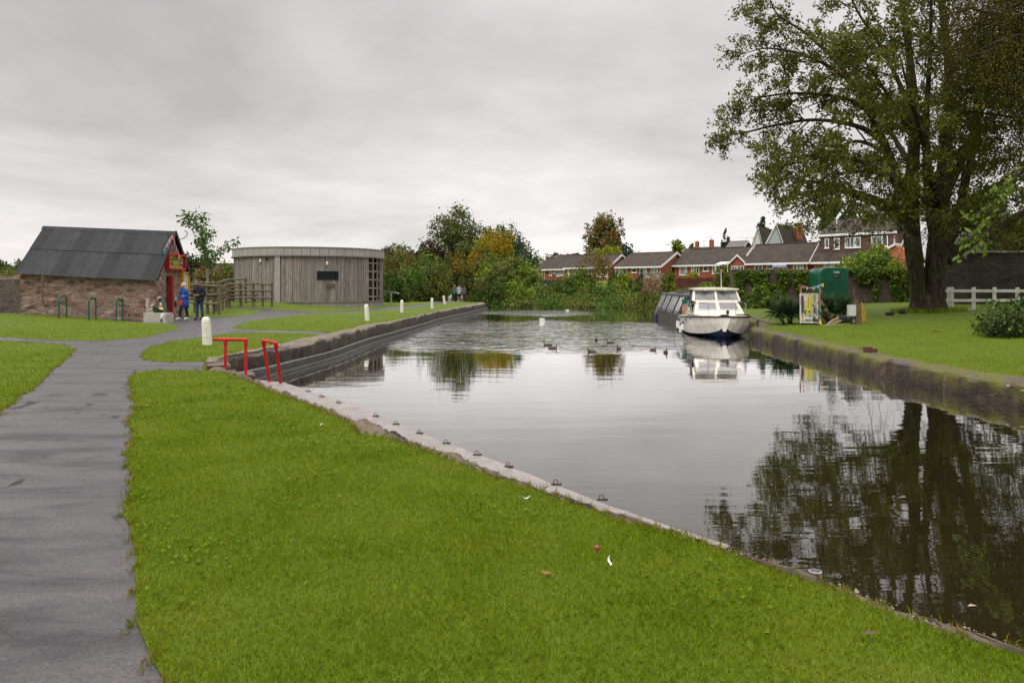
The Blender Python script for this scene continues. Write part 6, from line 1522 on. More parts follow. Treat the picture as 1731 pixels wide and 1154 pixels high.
# beyond the bend, left to right
tree('tree', 'dark green round tree showing above the round building roof edge', 640, 702, 417, 470, 128, 'dark', mix=('green', .3))
tree('tree', 'small dark tree between the round topped one and the purple tree', 683, 722, 421, 465, 138, 'dark')
tree('purple_tree', 'dark purple leaved tree low beside the large oak', 697, 752, 414, 470, 116, 'purple')
tree('oak_tree', 'largest spreading olive green oak in the middle distance', 731, 842, 366, 492, 118, 'oak', lobes=26, cov=3.6, mix=('olive', .2))
tree('yellow_tree', 'bright yellow autumn tree beside the large oak', 797, 872, 394, 470, 104, 'yellow', lobes=15, mix=('ygreen', .25))
tree('tree', 'tall dark green tree behind the yellow tree', 832, 909, 390, 480, 140, 'dark', lobes=15, mix=('oak', .3))
tree('conifer', 'grey green conifer between yellow tree and pale rendered house', 854, 896, 413, 480, 100, 'conifer', lobes=26, shape='cone', cov=3.4)
tree('tree', 'round green hawthorn below the large oak', 765, 810, 417, 480, 108, 'olive', mix=('oak', .5))
tree('tree', 'brown twiggy tree between the oak and the yellow tree', 795, 850, 424, 485, 100, 'rust', mix=('olive', .3))
bush('rust tinged hedge beside the round building', 640, 695, 434, 505, 80, 'olive', mix=('rust', .2), name='hedge', cat='hedge', leaf=.16)
bush('rusty topped bush rising behind the hedge by the round building', 650, 700, 424, 480, 88, 'rust', mix=('olive', .4), leaf=.18)
bush('broad olive hedge along the towpath ramp', 662, 742, 450, 508.5, 75, 'olive', name='hedge', cat='hedge', leaf=.15, lobes=16, mix=('green', .4))
bush('dark hedge at the bend right behind the handrail', 645, 690, 462, 507.5, 70, 'green', name='hedge', cat='hedge', leaf=.14, mix=('oak', .5))
bush('pale green rounded bush with yellow sprays beside the hedge', 699, 756, 436, 508, 80, 'lime', leaf=.16, mix=('green', .5), lobes=14)
bush('yellowish tall hedge end beside the towpath', 718, 758, 446, 509, 76, 'olive', leaf=.15, mix=('yellow', .15))
tree('tree', 'orange tinged tree overhanging the three walkers', 752, 832, 434, 506, 86, 'orangegreen', lobes=17, cov=3.2, leaf=.19, mix=('oak', .4))
bush('dark undergrowth behind the three walkers', 768, 830, 470, 509, 83, 'oak', name='thicket', cat='thicket', leaf=.17, mix=('rust', .3))
tree('tree', 'green and yellow willow leaning over the water at the bend', 812, 908, 436, 515, 82.5, 'olive', lobes=20, cov=3.2, leaf=.18, mix=('lime', .3), ground_z=-.4)
bush('low dark bush at the waterline below the leaning willow', 804, 868, 478, 517, 79.5, 'oak', leaf=.16, ground_z=-.6, mix=('green', .4))
# bank in front of the bungalows
bush('dark bramble bank all along the waterline below the gardens', 838, 1128, 497, 520, 80.6, 'olive', leaf=.15, ground_z=-.65, lobes=46, mix=('green', .4), name='bramble_bank', cat='brambles')
bush('shadowy bramble bank where the canal turns behind the wall end', 790, 880, 486, 516, 81.5, 'oak', leaf=.16, ground_z=-.6, lobes=20, mix=('olive', .3), name='bramble_bank', cat='brambles')
bush('bright green bramble mound on the bank closest to the willow', 848, 922, 480, 516, 80.3, 'lime', leaf=.16, ground_z=-.6, lobes=14)
bush('olive bramble patch low on the bank at the waterline', 895, 950, 488, 518, 79.8, 'olive', leaf=.15, ground_z=-.6)
bush('tall bright green elder on the bank before the patio doors', 947, 1008, 462, 517, 83, 'lime', leaf=.17, ground_z=-.5, lobes=16, mix=('green', .45))
bush('grey green willow scrub beside the elder', 925, 972, 478, 517.5, 80, 'green', leaf=.15, ground_z=-.6, mix=('olive', .4))
bush('dense green bush low at the waterline under the elder', 975, 1048, 484, 518, 78.8, 'olive', leaf=.15, ground_z=-.6, lobes=14, mix=('green', .4))
bush('lime coloured bramble at the waterline before the flower garden', 1040, 1088, 495, 518, 77.5, 'lime', leaf=.14, ground_z=-.6)
bush('mixed green bank bush below the flower garden', 1018, 1062, 478, 512, 83, 'green', leaf=.16, mix=('lime', .3))
bush('yellow green shrub in the flower garden under the brick bungalow', 1038, 1076, 464, 496, 86, 'ygreen', leaf=.16, mix=('lime', .4))
bush('dark shrub with white flowers beside the slender birch', 1026, 1046, 465, 498, 87, 'green', leaf=.15, mix=('white', .06))
bush('mauve grey shrub in the flower garden', 1050, 1072, 476, 498, 85, 'purple', leaf=.15, mix=('olive', .6))
bush('dark green clipped shrub between yellow green shrub and plume grass', 1072, 1090, 466, 492, 87, 'dark', leaf=.15)
bush('pink flowered border shrub on the garden bank', 1066, 1098, 478, 508, 83, 'olive', leaf=.14, mix=('pink', .10))
bush('olive shrub at the waterline near the narrowboat end', 1078, 1112, 487, 519, 77, 'olive', leaf=.14, ground_z=-.55, mix=('pink', .04))
bush('yellow tipped round shrub beside the maroon fence', 1115, 1142, 463, 500, 82, 'olive', leaf=.15, mix=('ygreen', .35))
bush('tan plume grass clump before the grey garden screen', 1092, 1120, 469, 492, 86, 'grasses', leaf=.13, asp=4.0, name='plume_grass', cat='grass clump')
bush('low hedge under the maroon fence behind the cruiser', 1176, 1206, 478, 493, 76, 'lime', leaf=.14)
bush('grey green shrub climbing beside the porch bungalow', 1208, 1246, 455, 490, 82, 'olive', leaf=.15)
bush('small shrub in front of the bungalow window above maroon fence', 1158, 1180, 461, 476, 92, 'ygreen', leaf=.15)
bush('trailing green shrub along the end of the ivy wall', 1150, 1240, 486, 500, 70, 'olive', leaf=.13, lobes=16)
bush('red flowering shrub beyond the narrowboat roof', 1140, 1158, 489, 500, 66, 'green', leaf=.10, mix=('pink', .5))
tree('slender_birch', 'slender thin crowned birch standing on the bank before the bungalows', 974, 1034, 426, 490, 84, 'orangegreen', cov=.75, leaf=.16, lobes=16, lr=(.22, .36), bark='palebark', tr=.10, ground_z=-.2)
# behind the houses
tree('poplar', 'tall russet poplar rising behind the bungalow roofs', 991, 1050, 367, 450, 165, 'poplar', lobes=22, shape='round', lr=(.3, .42), mix=('olive', .25))
tree('tree', 'yellow green small tree between bungalow roof and russet poplar', 1004, 1048, 418, 440, 150, 'ygreen', mix=('lime', .3))
tree('tree', 'grey green tree right against the russet poplar', 1034, 1072, 412, 445, 170, 'conifer')
tree('clipped_tree', 'clipped columnar yellow green tree beside a street lamp', 1137, 1157, 407, 440, 150, 'ygreen', shape='column', cov=3.5, lobes=8, mix=('green', .4))
tree('conifer', 'little conifer beside the brick chimneys', 1161, 1178, 413, 436, 140, 'olive', shape='cone', lobes=14, cov=3)
tree('conifer', 'thin pointed conifer above the slate cottage', 1219, 1232, 388, 425, 175, 'conifer', shape='cone', lobes=14, cov=2.2)
tree('conifer', 'dark conifer behind the steep white gable', 1277, 1304, 368, 410, 185, 'dark', shape='cone', lobes=16, cov=3)
tree('tree', 'dark tree behind the tall brown roof, under the large tree branches', 1385, 1432, 352, 440, 130, 'dark', mix=('green', .3))
for px, w, yt, lab in ((925, 14, 430, 'bare topped distant tree over the furthest bungalow'), (946, 20, 433, 'round distant tree between bungalow roofs'), (960, 26, 429, 'darker round distant tree above bungalow ridge'), (982, 26, 428, 'thin reddish distant tree above bungalow ridge')):
    tree('tree', lab, px - w, px + w, yt, 450, 190, 'rust' if 'reddish' in lab or 'bare' in lab else 'dark', cov=1.0 if 'thin' in lab or 'bare' in lab else 2.4, lobes=8, group='distant trees over the bungalows')
for px, w, yt, k, lab in ((1452, 42, 350, 'dark', 'tall dark tree standing behind the dormer house'), (1660, 60, 330, 'dark', 'dark tree behind the far wall under the birch strands'), (1735, 55, 360, 'rust', 'reddish autumn tree behind the tall dark wall'), (1700, 30, 395, 'orangegreen', 'orange green shrub tree leaning over the tall dark wall')):
    tree('tree', lab, px - w, px + w, yt, 440, 95 if px < 1700 and k == 'dark' else 56, k, cov=2.4, lobes=12, mix=('oak', .3))
bush('large green shrub behind the ivy wall before the dormer house', 1424, 1508, 426, 470, 62, 'lime', leaf=.15, lobes=16, mix=('green', .5), cov=3.2)
bush('spiky topped shrub before the dormer house', 1468, 1498, 418, 450, 64, 'ygreen', leaf=.12, asp=4)
bush('yellow green shrub beside the timber pergola over the ivy wall', 1500, 1526, 441, 462, 58, 'ygreen', leaf=.12)
bush('low green creeper on top of the tall dark wall', 1632, 1672, 417, 432, 46, 'green', leaf=.10)
# left distance
tree('tree', 'distant dark tree cut by the photo edge over the boundary wall', -30, 24, 438, 478, 190, 'oak', mix=('dark', .4)); tree('tree', 'distant rounded tree between the edge tree and the shed roof', 18, 42, 441, 478, 200, 'oak', mix=('rust', .2)); tree('tree', 'distant tree half hidden behind the shed eaves', 36, 66, 442, 478, 205, 'dark')
bush('distant olive hedgerow behind the parked vehicles', -60, 110, 456, 480, 120, 'olive', name='hedgerow', cat='hedge', lobes=26, mix=('rust', .2))
tree('tree', 'dark tree showing behind the shed gable', 296, 352, 431, 490, 75, 'dark', lobes=14, mix=('oak', .3)); tree('tree', 'small round tree against the long low roof', 372, 398, 446, 475, 95, 'green', lobes=8)
bush('broad bramble hedge behind the timber fence', 322, 412, 455, 515, 58, 'olive', name='hedge', cat='hedge', leaf=.14, lobes=22, mix=('rust', .25)); bush('low dark hedge under the fence rails beside the round building', 385, 432, 478, 512, 55, 'green', name='hedge', cat='hedge', leaf=.13)
for px, w, yt in ((200, 90, 452), (470, 90, 455), (570, 80, 452)):
    tree('tree', {200: 'distant tree belt hidden behind the shed', 470: 'distant tree hidden behind the round building', 570: 'distant tree right behind the round building'}[px], px - w, px + w, yt, 490, 150, 'oak', lobes=12)
far_w = None
# far woods on the horizon so that the ground does not show a bare edge
rngw = np.random.default_rng(77); Lw = []
for x in np.arange(-900, 900, 16):
    yy = 420 + 60 * math.sin(x * .01) + rngw.uniform(-15, 15); Lw.append((np.array([x, yy, 4.5 + rngw.uniform(-1, 2)]), np.array([13, 10, 6.0])))
pw = cloud_points(rngw, Lw, 26000); pw[:, 2] = np.maximum(pw[:, 2], .5); o = mesh_np('far_woods', leaf_quads(pw, 1.3, rngw, 1.3), np.arange(len(pw) * 4), 4, LEAFS['oak']); tag(o, 'far belt of woodland along the horizon', 'woodland', kind='stuff')

# reeds at the water's edge
def blades(C, h, w, rng, lean=.3):
    k = len(C); th = rng.uniform(0, 2 * np.pi, k); H = h * rng.uniform(.6, 1.15, k); le = rng.normal(0, lean, (k, 2)) * H[:, None]
    sd = np.column_stack([np.cos(th), np.sin(th), np.zeros(k)]) * (w * rng.uniform(.7, 1.3, k))[:, None] / 2
    mid = C + np.column_stack([le * .35, H * .6]); tip = C + np.column_stack([le, H * .97])
    return np.stack([C - sd, C + sd, mid + sd * .7, tip, mid - sd * .7], 1).reshape(-1, 3)
def clump(name, label, c, rx, ry, k, h, w, mat, lean=.25, cat='reeds', group=None):
    rng = np.random.default_rng(int(abs(c[0] * 100)) + k); C = np.column_stack([rng.normal(0, rx / 2, k), rng.normal(0, ry / 2, k), np.zeros(k)])
    o = mesh_np(name, blades(C, h, w, rng, lean), np.arange(k * 5), 5, mat); o.location = c; return tag(o, label, cat, group, 'stuff')
clump('reed_clump', 'reeds at the waterline below the leaning willow', (XY(856, 79), 78.8, -.65), 1.2, .5, 160, 1.25, .05, LEAFS['reed']); clump('reed_clump', 'tall yellowed reeds beside the narrowboat end', (XY(1096, 75.5), 75.5, -.65), 2.0, .7, 380, 1.5, .05, LEAFS['reed']); clump('reed_clump', 'reed fringe along the middle of the far bank', (XY(985, 78), 78.0, -.65), 6, .5, 300, .7, .05, LEAFS['reed'])

# yuccas
def yucca(label, px, Y, r, k, seed):
    rng = np.random.default_rng(seed); g = gp(px, Y); Vv = []; Fv = []
    root = T('yucca', label, 'yucca plant', g, group='yucca plants beside the poster')
    heads = [(rng.normal(0, r * .3), rng.normal(0, r * .25), r * rng.uniform(.25, .6)) for _ in range(6)]
    for i in range(k):
        hx, hy, hz = heads[rng.integers(6)]; th = rng.uniform(0, 2 * math.pi); el = rng.uniform(-.35, 1.45); L = r * rng.uniform(.6, .95); d = np.array([math.cos(th) * math.cos(el), math.sin(th) * math.cos(el), math.sin(el)])
        s = np.array([-math.sin(th), math.cos(th), 0]) * .03; p0 = np.array([hx, hy, hz]); p1 = p0 + d * L * .55; p2 = p0 + d * L + np.array([0, 0, -.12 * L * math.cos(el)]); b = len(Vv)
        Vv += [p0 - s * .7, p0 + s * .7, p1 + s, p2, p1 - s]; Fv += [b, b + 1, b + 2, b + 3, b + 4]
    V = np.array(Vv); V[:, 2] = np.maximum(V[:, 2], .01); mesh_np('leaves', V, Fv, 5, LEAFS['yucca'], root)
    mb = MB()
    for hx, hy, hz in heads: mb.tube([(hx * .5, hy * .5, -.05), (hx, hy, hz)], .06, 7)
    mb.build('stem', M['bark'], root)
yucca('spiky dark green yucca between the cruiser and the poster board', 1338, 32.0, 1.0, 520, 3); yucca('spiky yucca partly hidden behind the poster board and log', 1400, 33.5, .95, 480, 4)

# ivy on the old wall
def ivy(label, strips, seed, n=5200):
    rng = np.random.default_rng(seed); P = []
    for px0, px1, y0, y1, dens in strips:
        k = int(n * dens); px = rng.uniform(px0, px1, k); t = rng.beta(1, 1.25, k); taper = 1 - .55 * t; px = (px0 + px1) / 2 + (px - (px0 + px1) / 2) * taper + 2.5 * np.sin(t * 9 + px0)
        py = y0 + (y1 - y0) * t + rng.normal(0, 1.2, k); Yw = np.interp(px, [1238, 1400, 1560], [55, 53.5, 52]); out = rng.gamma(2, .06, k)
        Yv = Yw - .03 - out; P.append(np.column_stack([(px - CXP) / F * Yv, Yv, EYE - (py - HY) / F * Yv]))
    P = np.concatenate(P); P[:, 2] = np.maximum(P[:, 2], .1); c = P.mean(0); o = mesh_np('ivy', leaf_quads(P - c, .13, rng, 1.1), np.arange(len(P) * 4), 4, [LEAFS['ivy']]); o.location = c; tag(o, label, 'ivy', 'ivy on the old stone wall', 'thing')
ivy('dense ivy curtain at the cruiser end of the old stone wall', [(1238, 1262, 458, 510, .25), (1262, 1285, 458, 480, .16), (1278, 1300, 460, 520, .32), (1290, 1312, 480, 515, .16)], 21)
ivy('pale ivy column in the middle of the old stone wall', [(1312, 1336, 458, 508, .3), (1338, 1372, 458, 500, .3)], 22)
ivy('ivy fringe trailing over the wall top behind the horse trailer', [(1425, 1535, 454, 466, .55), (1440, 1480, 458, 480, .25), (1474, 1488, 460, 505, .16), (1502, 1530, 458, 512, .3), (1524, 1545, 460, 510, .16)], 23)
bush('leafy green shrub at the foot of the ivy wall beside the cruiser', 1255, 1300, 486, 519, 50, 'lime', leaf=.13, mix=('green', .5)); bush('small shrub at the ivy wall foot behind the yucca', 1296, 1330, 496, 519, 50, 'green', leaf=.12)
# pergola beyond the wall
pg = T('pergola', 'orange timber pergola behind the ivy wall by the tree trunk', 'pergola', (XY(1520, 60), 60, .6)); L0 = Vector(pg.location); 
for yy_ in (60, 61.5): mb = MB(L0); mb.beam(PY(1503, 443.5, yy_), PY(1542, 444.5, yy_), .12, .2); mb.build('beam', M['cedar'], pg)
for px in (1506, 1531): mb = MB(L0); p = PY(px, 446, 60); mb.box((p.x, p.y, (p.z + .6) / 2), (.12, .12, p.z - .6)); mb.build('post', M['cedar'], pg)
mb = MB(L0); mb.beam(PY(1531, 453, 60), PY(1526, 445, 60), .08, .08); mb.beam(PY(1531, 453, 60), PY(1536, 445, 60), .08, .08); mb.build('brace', M['cedar'], pg)

# big bush at the water side of the lawn
def leafy(label, px0, px1, ytop, ybot, Y, k, leaf, n_l, cov, mixk=None): return tree('bush', label, px0, px1, ytop, ybot, Y, k, cov=cov, leaf=leaf, lobes=n_l, trunk=False, cat='bush', shape='dome', lr=(.36, .5), mix=mixk)
leafy('glossy dark bush with yellow leaves at its skirt on the lawn', 1668, 1805, 530, 577, 22.3, 'bush', .07, 20, 4.0, ('ivy', .10)); leafy('second glossy dark bush standing behind the yellow skirted one', 1702, 1850, 503, 548, 25.5, 'bush', .075, 16, 4.0, ('green', .15))

# young tree with stakes
def sapling():
    rng = np.random.default_rng(5); Yt = 42.0; g = Vector((XY(350, Yt), Yt, float(zt(XY(350, Yt), Yt)))); root = T('young_tree', 'thin young tree with sparse leaves behind the timber fence', 'tree', g)
    q = lambda px, py: PY(px, py, Yt) - g; mb = MB(); tr_ = [q(350, 530), q(350.5, 490), q(351, 455), q(349, 430), q(342, 405), q(334, 385), q(322, 368), q(311, 360)]
    mb.tube(tr_, [.10, .085, .07, .055, .04, .03, .02, .008], 8)
    br = [[q(350, 440), q(344, 425), q(347, 400), q(342, 372), q(339, 362)], [q(351, 450), q(362, 432), q(372, 425), q(386, 418), q(401, 406)], [q(351, 452), q(358, 440), q(366, 436)], [q(348, 428), q(338, 415), q(331, 408)], [q(343, 408), q(352, 398), q(356, 388)], [q(334, 386), q(318, 378), q(312, 372)]]
    for b in br: mb.tube(b, list(np.linspace(.035, .008, len(b))), 6)
    mb.build('trunk', M['palebark'], root); pts = []
    for b in br + [tr_[3:]]:
        for a, c in zip(b[:-1], b[1:]):
            for t in np.linspace(0, 1, 9): pts.append(np.array(a.lerp(c, t)))
    pts = np.repeat(np.array(pts), 6, 0); pts = pts + rng.normal(size=pts.shape) * np.array([.15, .3, .17]); mesh_np('crown', leaf_quads(pts, .12, rng, 1.4, .4), np.arange(len(pts) * 4), 4, LEAFS['green'], root)
sapling()

# ------------------------------------------------------------------ the large ash tree
def big_tree():
    rng = np.random.default_rng(2024); Yt = 38.0; g = Vector((XY(1575, Yt), Yt, .17)); root = T('large_ash_tree', 'large twin stemmed ash tree spreading over the canal lawn', 'tree', g)
    q = lambda px, py, dy=0.0: PY(px, py, Yt + dy) - g
    m_, n = newmat('mossy_ash_bark'); tc = n('ShaderNodeTexCoord'); nz = n.noise(n.mapping((tc, 'Object'), (4, 4, .9)), 2.0, 6, .7); ns = n.noise((tc, 'Object'), 1.1, 5, .65)
    col = n.ramp(nz, [(.3, (.016, .011, .008)), (.5, (.045, .033, .022)), (.72, (.12, .10, .075))]); col = n.mix(n('ShaderNodeMapRange', {'Value': ns, 'From Min': .47, 'From Max': .6, 'To Max': .75}), col, (.040, .042, .010))
    bark = finish(m_, n, **{'Base Color': mixout(col), 'Roughness': .9, 'Specular IOR Level': .15, 'Normal': n('ShaderNodeBump', {'Height': nz, 'Strength': 1.0, 'Distance': .06})})
    stems = MB(); mb = MB(); limbs = []
    def limb(pts, r0, r1, to=mb, seg=12):
        P = [Vector(p) for p in pts]; k = len(P); out = []; rs = []
        for i in range(seg * (k - 1) // 2 + 1):
            t = i / (seg * (k - 1) // 2) * (k - 1); a = min(int(t), k - 2); f = t - a
            p0, p1, p2, p3 = P[max(a - 1, 0)], P[a], P[a + 1], P[min(a + 2, k - 1)]
            out.append(.5 * ((2 * p1) + (p2 - p0) * f + (2 * p0 - 5 * p1 + 4 * p2 - p3) * f * f + (3 * p1 - p0 - 3 * p2 + p3) * f ** 3)); rs.append(r0 + (r1 - r0) * (t / (k - 1)) ** .9)
        to.tube(out, rs, 12 if r0 > .25 else 7); limbs.append((out, rs)); return out
    # stems with flared butts
    stems.tube([q(1552, 534), q(1553, 523), q(1553, 505), q(1550, 470), q(1545, 430), q(1541, 395), q(1540, 360), q(1541, 300)], [.72, .50, .37, .38, .41, .41, .38, .32], 16)
    stems.tube([q(1579, 534), q(1579, 523), q(1578, 503), q(1580, 470), q(1584, 430), q(1588, 385), q(1592, 330), q(1596, 280)], [.95, .68, .53, .51, .52, .47, .39, .33], 18)
    stems.tube([q(1566, 532, -.2), q(1566, 518, -.1), q(1566, 495), q(1565, 480)], [.8, .48, .34, .1], 12)
    limb([q(1543, 400), q(1520, 372), q(1495, 350), q(1462, 336), q(1425, 324), q(1388, 312), q(1372, 304)], .30, .05)
    limb([q(1540, 385, .5), q(1518, 362, 1), q(1490, 340, 2), q(1440, 322, 3), q(1385, 308, 3.5), q(1340, 308, 4)], .24, .03)
    limb([q(1538, 360), q(1525, 320), q(1508, 278), q(1490, 232), q(1470, 190), q(1452, 155), q(1425, 118), q(1390, 80)], .32, .05)
    limb([q(1492, 240), q(1460, 218), q(1420, 207), q(1370, 203), q(1310, 212), q(1255, 225), q(1232, 226)], .16, .02)
    limb([q(1500, 262), q(1470, 244), q(1440, 240), q(1400, 258), q(1350, 275), q(1300, 285)], .13, .02)
    limb([q(1475, 195), q(1440, 170), q(1390, 160), q(1340, 158), q(1285, 165), q(1262, 178)], .13, .02)
    limb([q(1440, 140), q(1400, 112), q(1350, 90), q(1295, 82), q(1262, 90)], .11, .02)
    limb([q(1400, 90), q(1360, 55), q(1315, 25), q(1300, -5)], .10, .02)
    limb([q(1540, 310), q(1545, 250), q(1546, 190), q(1540, 120), q(1530, 40), q(1510, -60), q(1490, -160)], .34, .06)
    limb([q(1545, 200), q(1520, 140), q(1490, 80), q(1450, 20), q(1420, -50)], .15, .03)
    limb([q(1594, 300), q(1600, 240), q(1605, 170), q(1602, 90), q(1590, 0), q(1575, -110), q(1560, -230)], .36, .06)
    limb([q(1588, 350), q(1612, 300), q(1640, 240), q(1665, 170), q(1690, 90), q(1710, 0)], .26, .05)
    limb([q(1600, 440), q(1625, 418), q(1655, 402), q(1690, 385), q(1725, 362), q(1770, 330), q(1820, 290)], .36, .06)
    limb([q(1592, 400, .5), q(1620, 360, 1), q(1660, 325, 1.5), q(1710, 300, 2), q(1780, 270, 2)], .24, .04)
    limb([q(1584, 345, -1), q(1575, 300, -2.5), q(1560, 240, -4), q(1540, 170, -5.5), q(1520, 90, -6.5)], .2, .03)
    limb([q(1530, 330, -.8), q(1490, 290, -2.5), q(1440, 270, -4), q(1380, 262, -5), q(1320, 268, -5.5)], .16, .02)
    limb([q(1590, 330, 1), q(1600, 270, 3), q(1620, 190, 5), q(1630, 100, 7)], .2, .03); limb([q(1545, 290, 1), q(1510, 230, 3.5), q(1470, 160, 5.5), q(1430, 90, 7)], .18, .03)
    limb([q(1545, 230, -1), q(1520, 190, -3), q(1480, 130, -4.5), q(1430, 60, -5)], .14, .02); limb([q(1602, 200, 0), q(1640, 150, 1), q(1700, 110, 2), q(1760, 80, 3)], .14, .02)
    limb([q(1570, 350, -.6), q(1545, 320, -2), q(1505, 300, -3.5), q(1450, 290, -4.5), q(1400, 295, -5)], .13, .02); limb([q(1595, 380, -.6), q(1630, 350, -2.2), q(1670, 340, -3.5)], .13, .02)
    limb([q(1590, 430, -.3), q(1574, 370, -.8), q(1567, 290, -1.2), q(1566, 200, -1.5), q(1572, 90, -2), q(1575, -40, -2)], .30, .05); limb([q(1597, 425, .2), q(1620, 360, .4), q(1638, 280, .6), q(1648, 190, 1), q(1650, 90, 1)], .30, .05)
    for a_ in (([q(1552, 372, -.5), q(1545, 352, -1.8), q(1535, 362, -3.2), q(1526, 392, -4)]), ([q(1575, 368, -.8), q(1568, 340, -2.2), q(1572, 358, -3.6), q(1578, 396, -4.4)]), ([q(1592, 360, -.6), q(1604, 340, -2), q(1612, 356, -3.4), q(1610, 392, -4.2)]), ([q(1600, 420, -.2), q(1630, 385, -1.6), q(1660, 384, -3), q(1680, 405, -3.8)]), ([q(1545, 340, -.5), q(1512, 336, -2.4), q(1490, 352, -4), q(1478, 378, -5)])): limb(a_, .09, .015)
    # finer branches and twigs off every limb
    leaves = []; twigs = MB(); ctr = np.array(q(1570, 150))
    for out, rs in list(limbs):
        k = len(out); L = sum((out[i + 1] - out[i]).length for i in range(k - 1)); nb = max(5, int(L * 1.75))
        for j in range(nb):
            t = rng.uniform(.22, 1.0) * (k - 1); a = min(int(t), k - 2); p = out[a].lerp(out[a + 1], t - a); ax = (out[a + 1] - out[a]).normalized()
            if p.z < 3.3: continue
            v = Vector(rng.normal(size=3)); v = (v - ax * v.dot(ax)).normalized(); outw = (Vector(np.array(p) - ctr)).normalized()
            d = (ax * rng.uniform(.3, .9) + v * .8 + outw * .45 + Vector((0, 0, rng.uniform(-.15, .35)))).normalized(); Lb = rng.uniform(1.5, 3.4) * (1.15 - .3 * t / (k - 1)) * float(np.clip(((p.x + g.x) / (p.y + g.y) * F + CXP - 1190) / 170, .28, 1)); r = min(rs[a] * .5, .012 + Lb * .014)
            pts = [p]; 
            for s in range(5): d = (d + Vector(rng.normal(0, .12, 3)) + Vector((0, 0, -.03 * s))).normalized(); pts.append(pts[-1] + d * Lb / 5)
            twigs.tube(pts, list(np.linspace(r, .008, 6)), 4, cap=False)
            for w in range(7):
                b = pts[1 + rng.integers(5)] if w else pts[-1]; dd = (d + Vector(rng.normal(0, .75, 3)) + Vector((0, 0, -.05))).normalized(); Lt = rng.uniform(.5, 1.15); e = b + dd * Lt * .5; f = e + (dd + Vector((0, 0, -.35))).normalized() * Lt * .5
                twigs.tube([b, e, f], [.011, .008, .004], 3, cap=False); kk = rng.integers(22, 38)
                tt = rng.random(kk) ** .7; base_ = np.outer(1 - tt, np.array(b)) + np.outer(tt, np.array(f)); leaves.append(base_ + rng.normal(0, .13, (kk, 3)) + np.array([0, 0, -.03]))
    stems.build('trunk', bark, root, smooth='all'); mb.build('limbs', bark, root, smooth='all'); twigs.build('twigs', M['bark'], root, fixn=False)
    Lp = np.concatenate(leaves); lim = 3.7 + .9 * np.exp(-((Lp[:, 0] + 3.2) / 2.0) ** 2); Lp = Lp[Lp[:, 2] > lim + rng.normal(0, .35, len(Lp))]; print('ash leaves', len(Lp)); mesh_np('crown', leaf_quads(Lp, .086, rng, 2.2, .5), np.arange(len(Lp) * 4), 4, LEAFS['ash'], root)
    tuf = np.random.default_rng(8); kk = 900; th = tuf.uniform(0, 6.28, kk); rr = tuf.uniform(.6, 1.6, kk); cx_ = np.column_stack([g.x - .2 + rr * 1.15 * np.cos(th), g.y + rr * np.sin(th)]); C = np.column_stack([cx_, zt(cx_[:, 0], cx_[:, 1])])
    o = mesh_np('grass_fringe', blades(C, .26, .035, tuf), np.arange(kk * 5), 5, M['grass']); tag(o, 'longer unmown grass round the large tree trunk', 'grass', kind='stuff')
big_tree()

# ------------------------------------------------------------------ weeping birch at the right edge
def birch():
    rng = np.random.default_rng(99); g = Vector((24.5, 31.0, .25)); root = T('weeping_birch', 'weeping birch with long hanging strands at the photo edge', 'tree', g)
    mb = MB(); mb.tube([(0, 0, -.2), (-.2, 0, 4), (-.3, 0, 9), (-.4, 0, 14), (-.3, 0, 19)], [.4, .32, .26, .17, .06], 12); strands = []; leaves = []
    tw = MB()
    for i in range(58):
        z0 = rng.uniform(7, 18.5); a = rng.uniform(2.3, 4.3) if i < 40 else rng.uniform(0, 6.28); Lb = rng.uniform(3.6, 8.2); b = Vector((-.3, 0, z0)); d = Vector((math.cos(a), math.sin(a) * .75, 0)); pts = [b, b + d * Lb * .35 + Vector((0, 0, 1.3)), b + d * Lb * .7 + Vector((0, 0, 1.8)), b + d * Lb + Vector((0, 0, 1.1))]  # later branches added all round the trunk so the crown shades the lawn
        mb.tube(pts, [.10, .07, .045, .02], 6)
        for s in range(13):
            t = rng.uniform(.25, 1.0) * 3; j = min(int(t), 2); p = pts[j].lerp(pts[j + 1], t - j) + Vector((rng.normal(0, .35), rng.normal(0, .5), 0)); L = rng.uniform(2.2, 6.2); q_ = p.copy(); line = [q_.copy()]; dd = Vector((rng.normal(0, .3), rng.normal(0, .3), -.4))
            zlow = 5.0 + max(0, -(p.x + 3.0)) * 1.4 + rng.uniform(-.6, 1.2)
            for u in range(7):
                dd = (dd + Vector((rng.normal(0, .05), rng.normal(0, .05), -.5))).normalized(); q_ = q_ + dd * L / 7
                if q_.z < zlow: break
                line.append(q_.copy())
            if len(line) < 3: continue
            tw.tube(line, list(np.linspace(.012, .004, len(line))), 3, cap=False)
            for c0, c1 in zip(line[:-1], line[1:]):
                kk = 24; t_ = rng.random(kk)[:, None]; leaves.append(np.array(c0) * (1 - t_) + np.array(c1) * t_ + rng.normal(0, .14, (kk, 3)))
    mb.build('trunk', M['bark'], root, smooth='all'); tw.build('twigs', M['bark'], root, fixn=False); Lp = np.concatenate(leaves); print('birch leaves', len(Lp)); mesh_np('crown', leaf_quads(Lp, .062, rng, 1.35, .5), np.arange(len(Lp) * 4), 4, LEAFS['birch'], root)
birch()

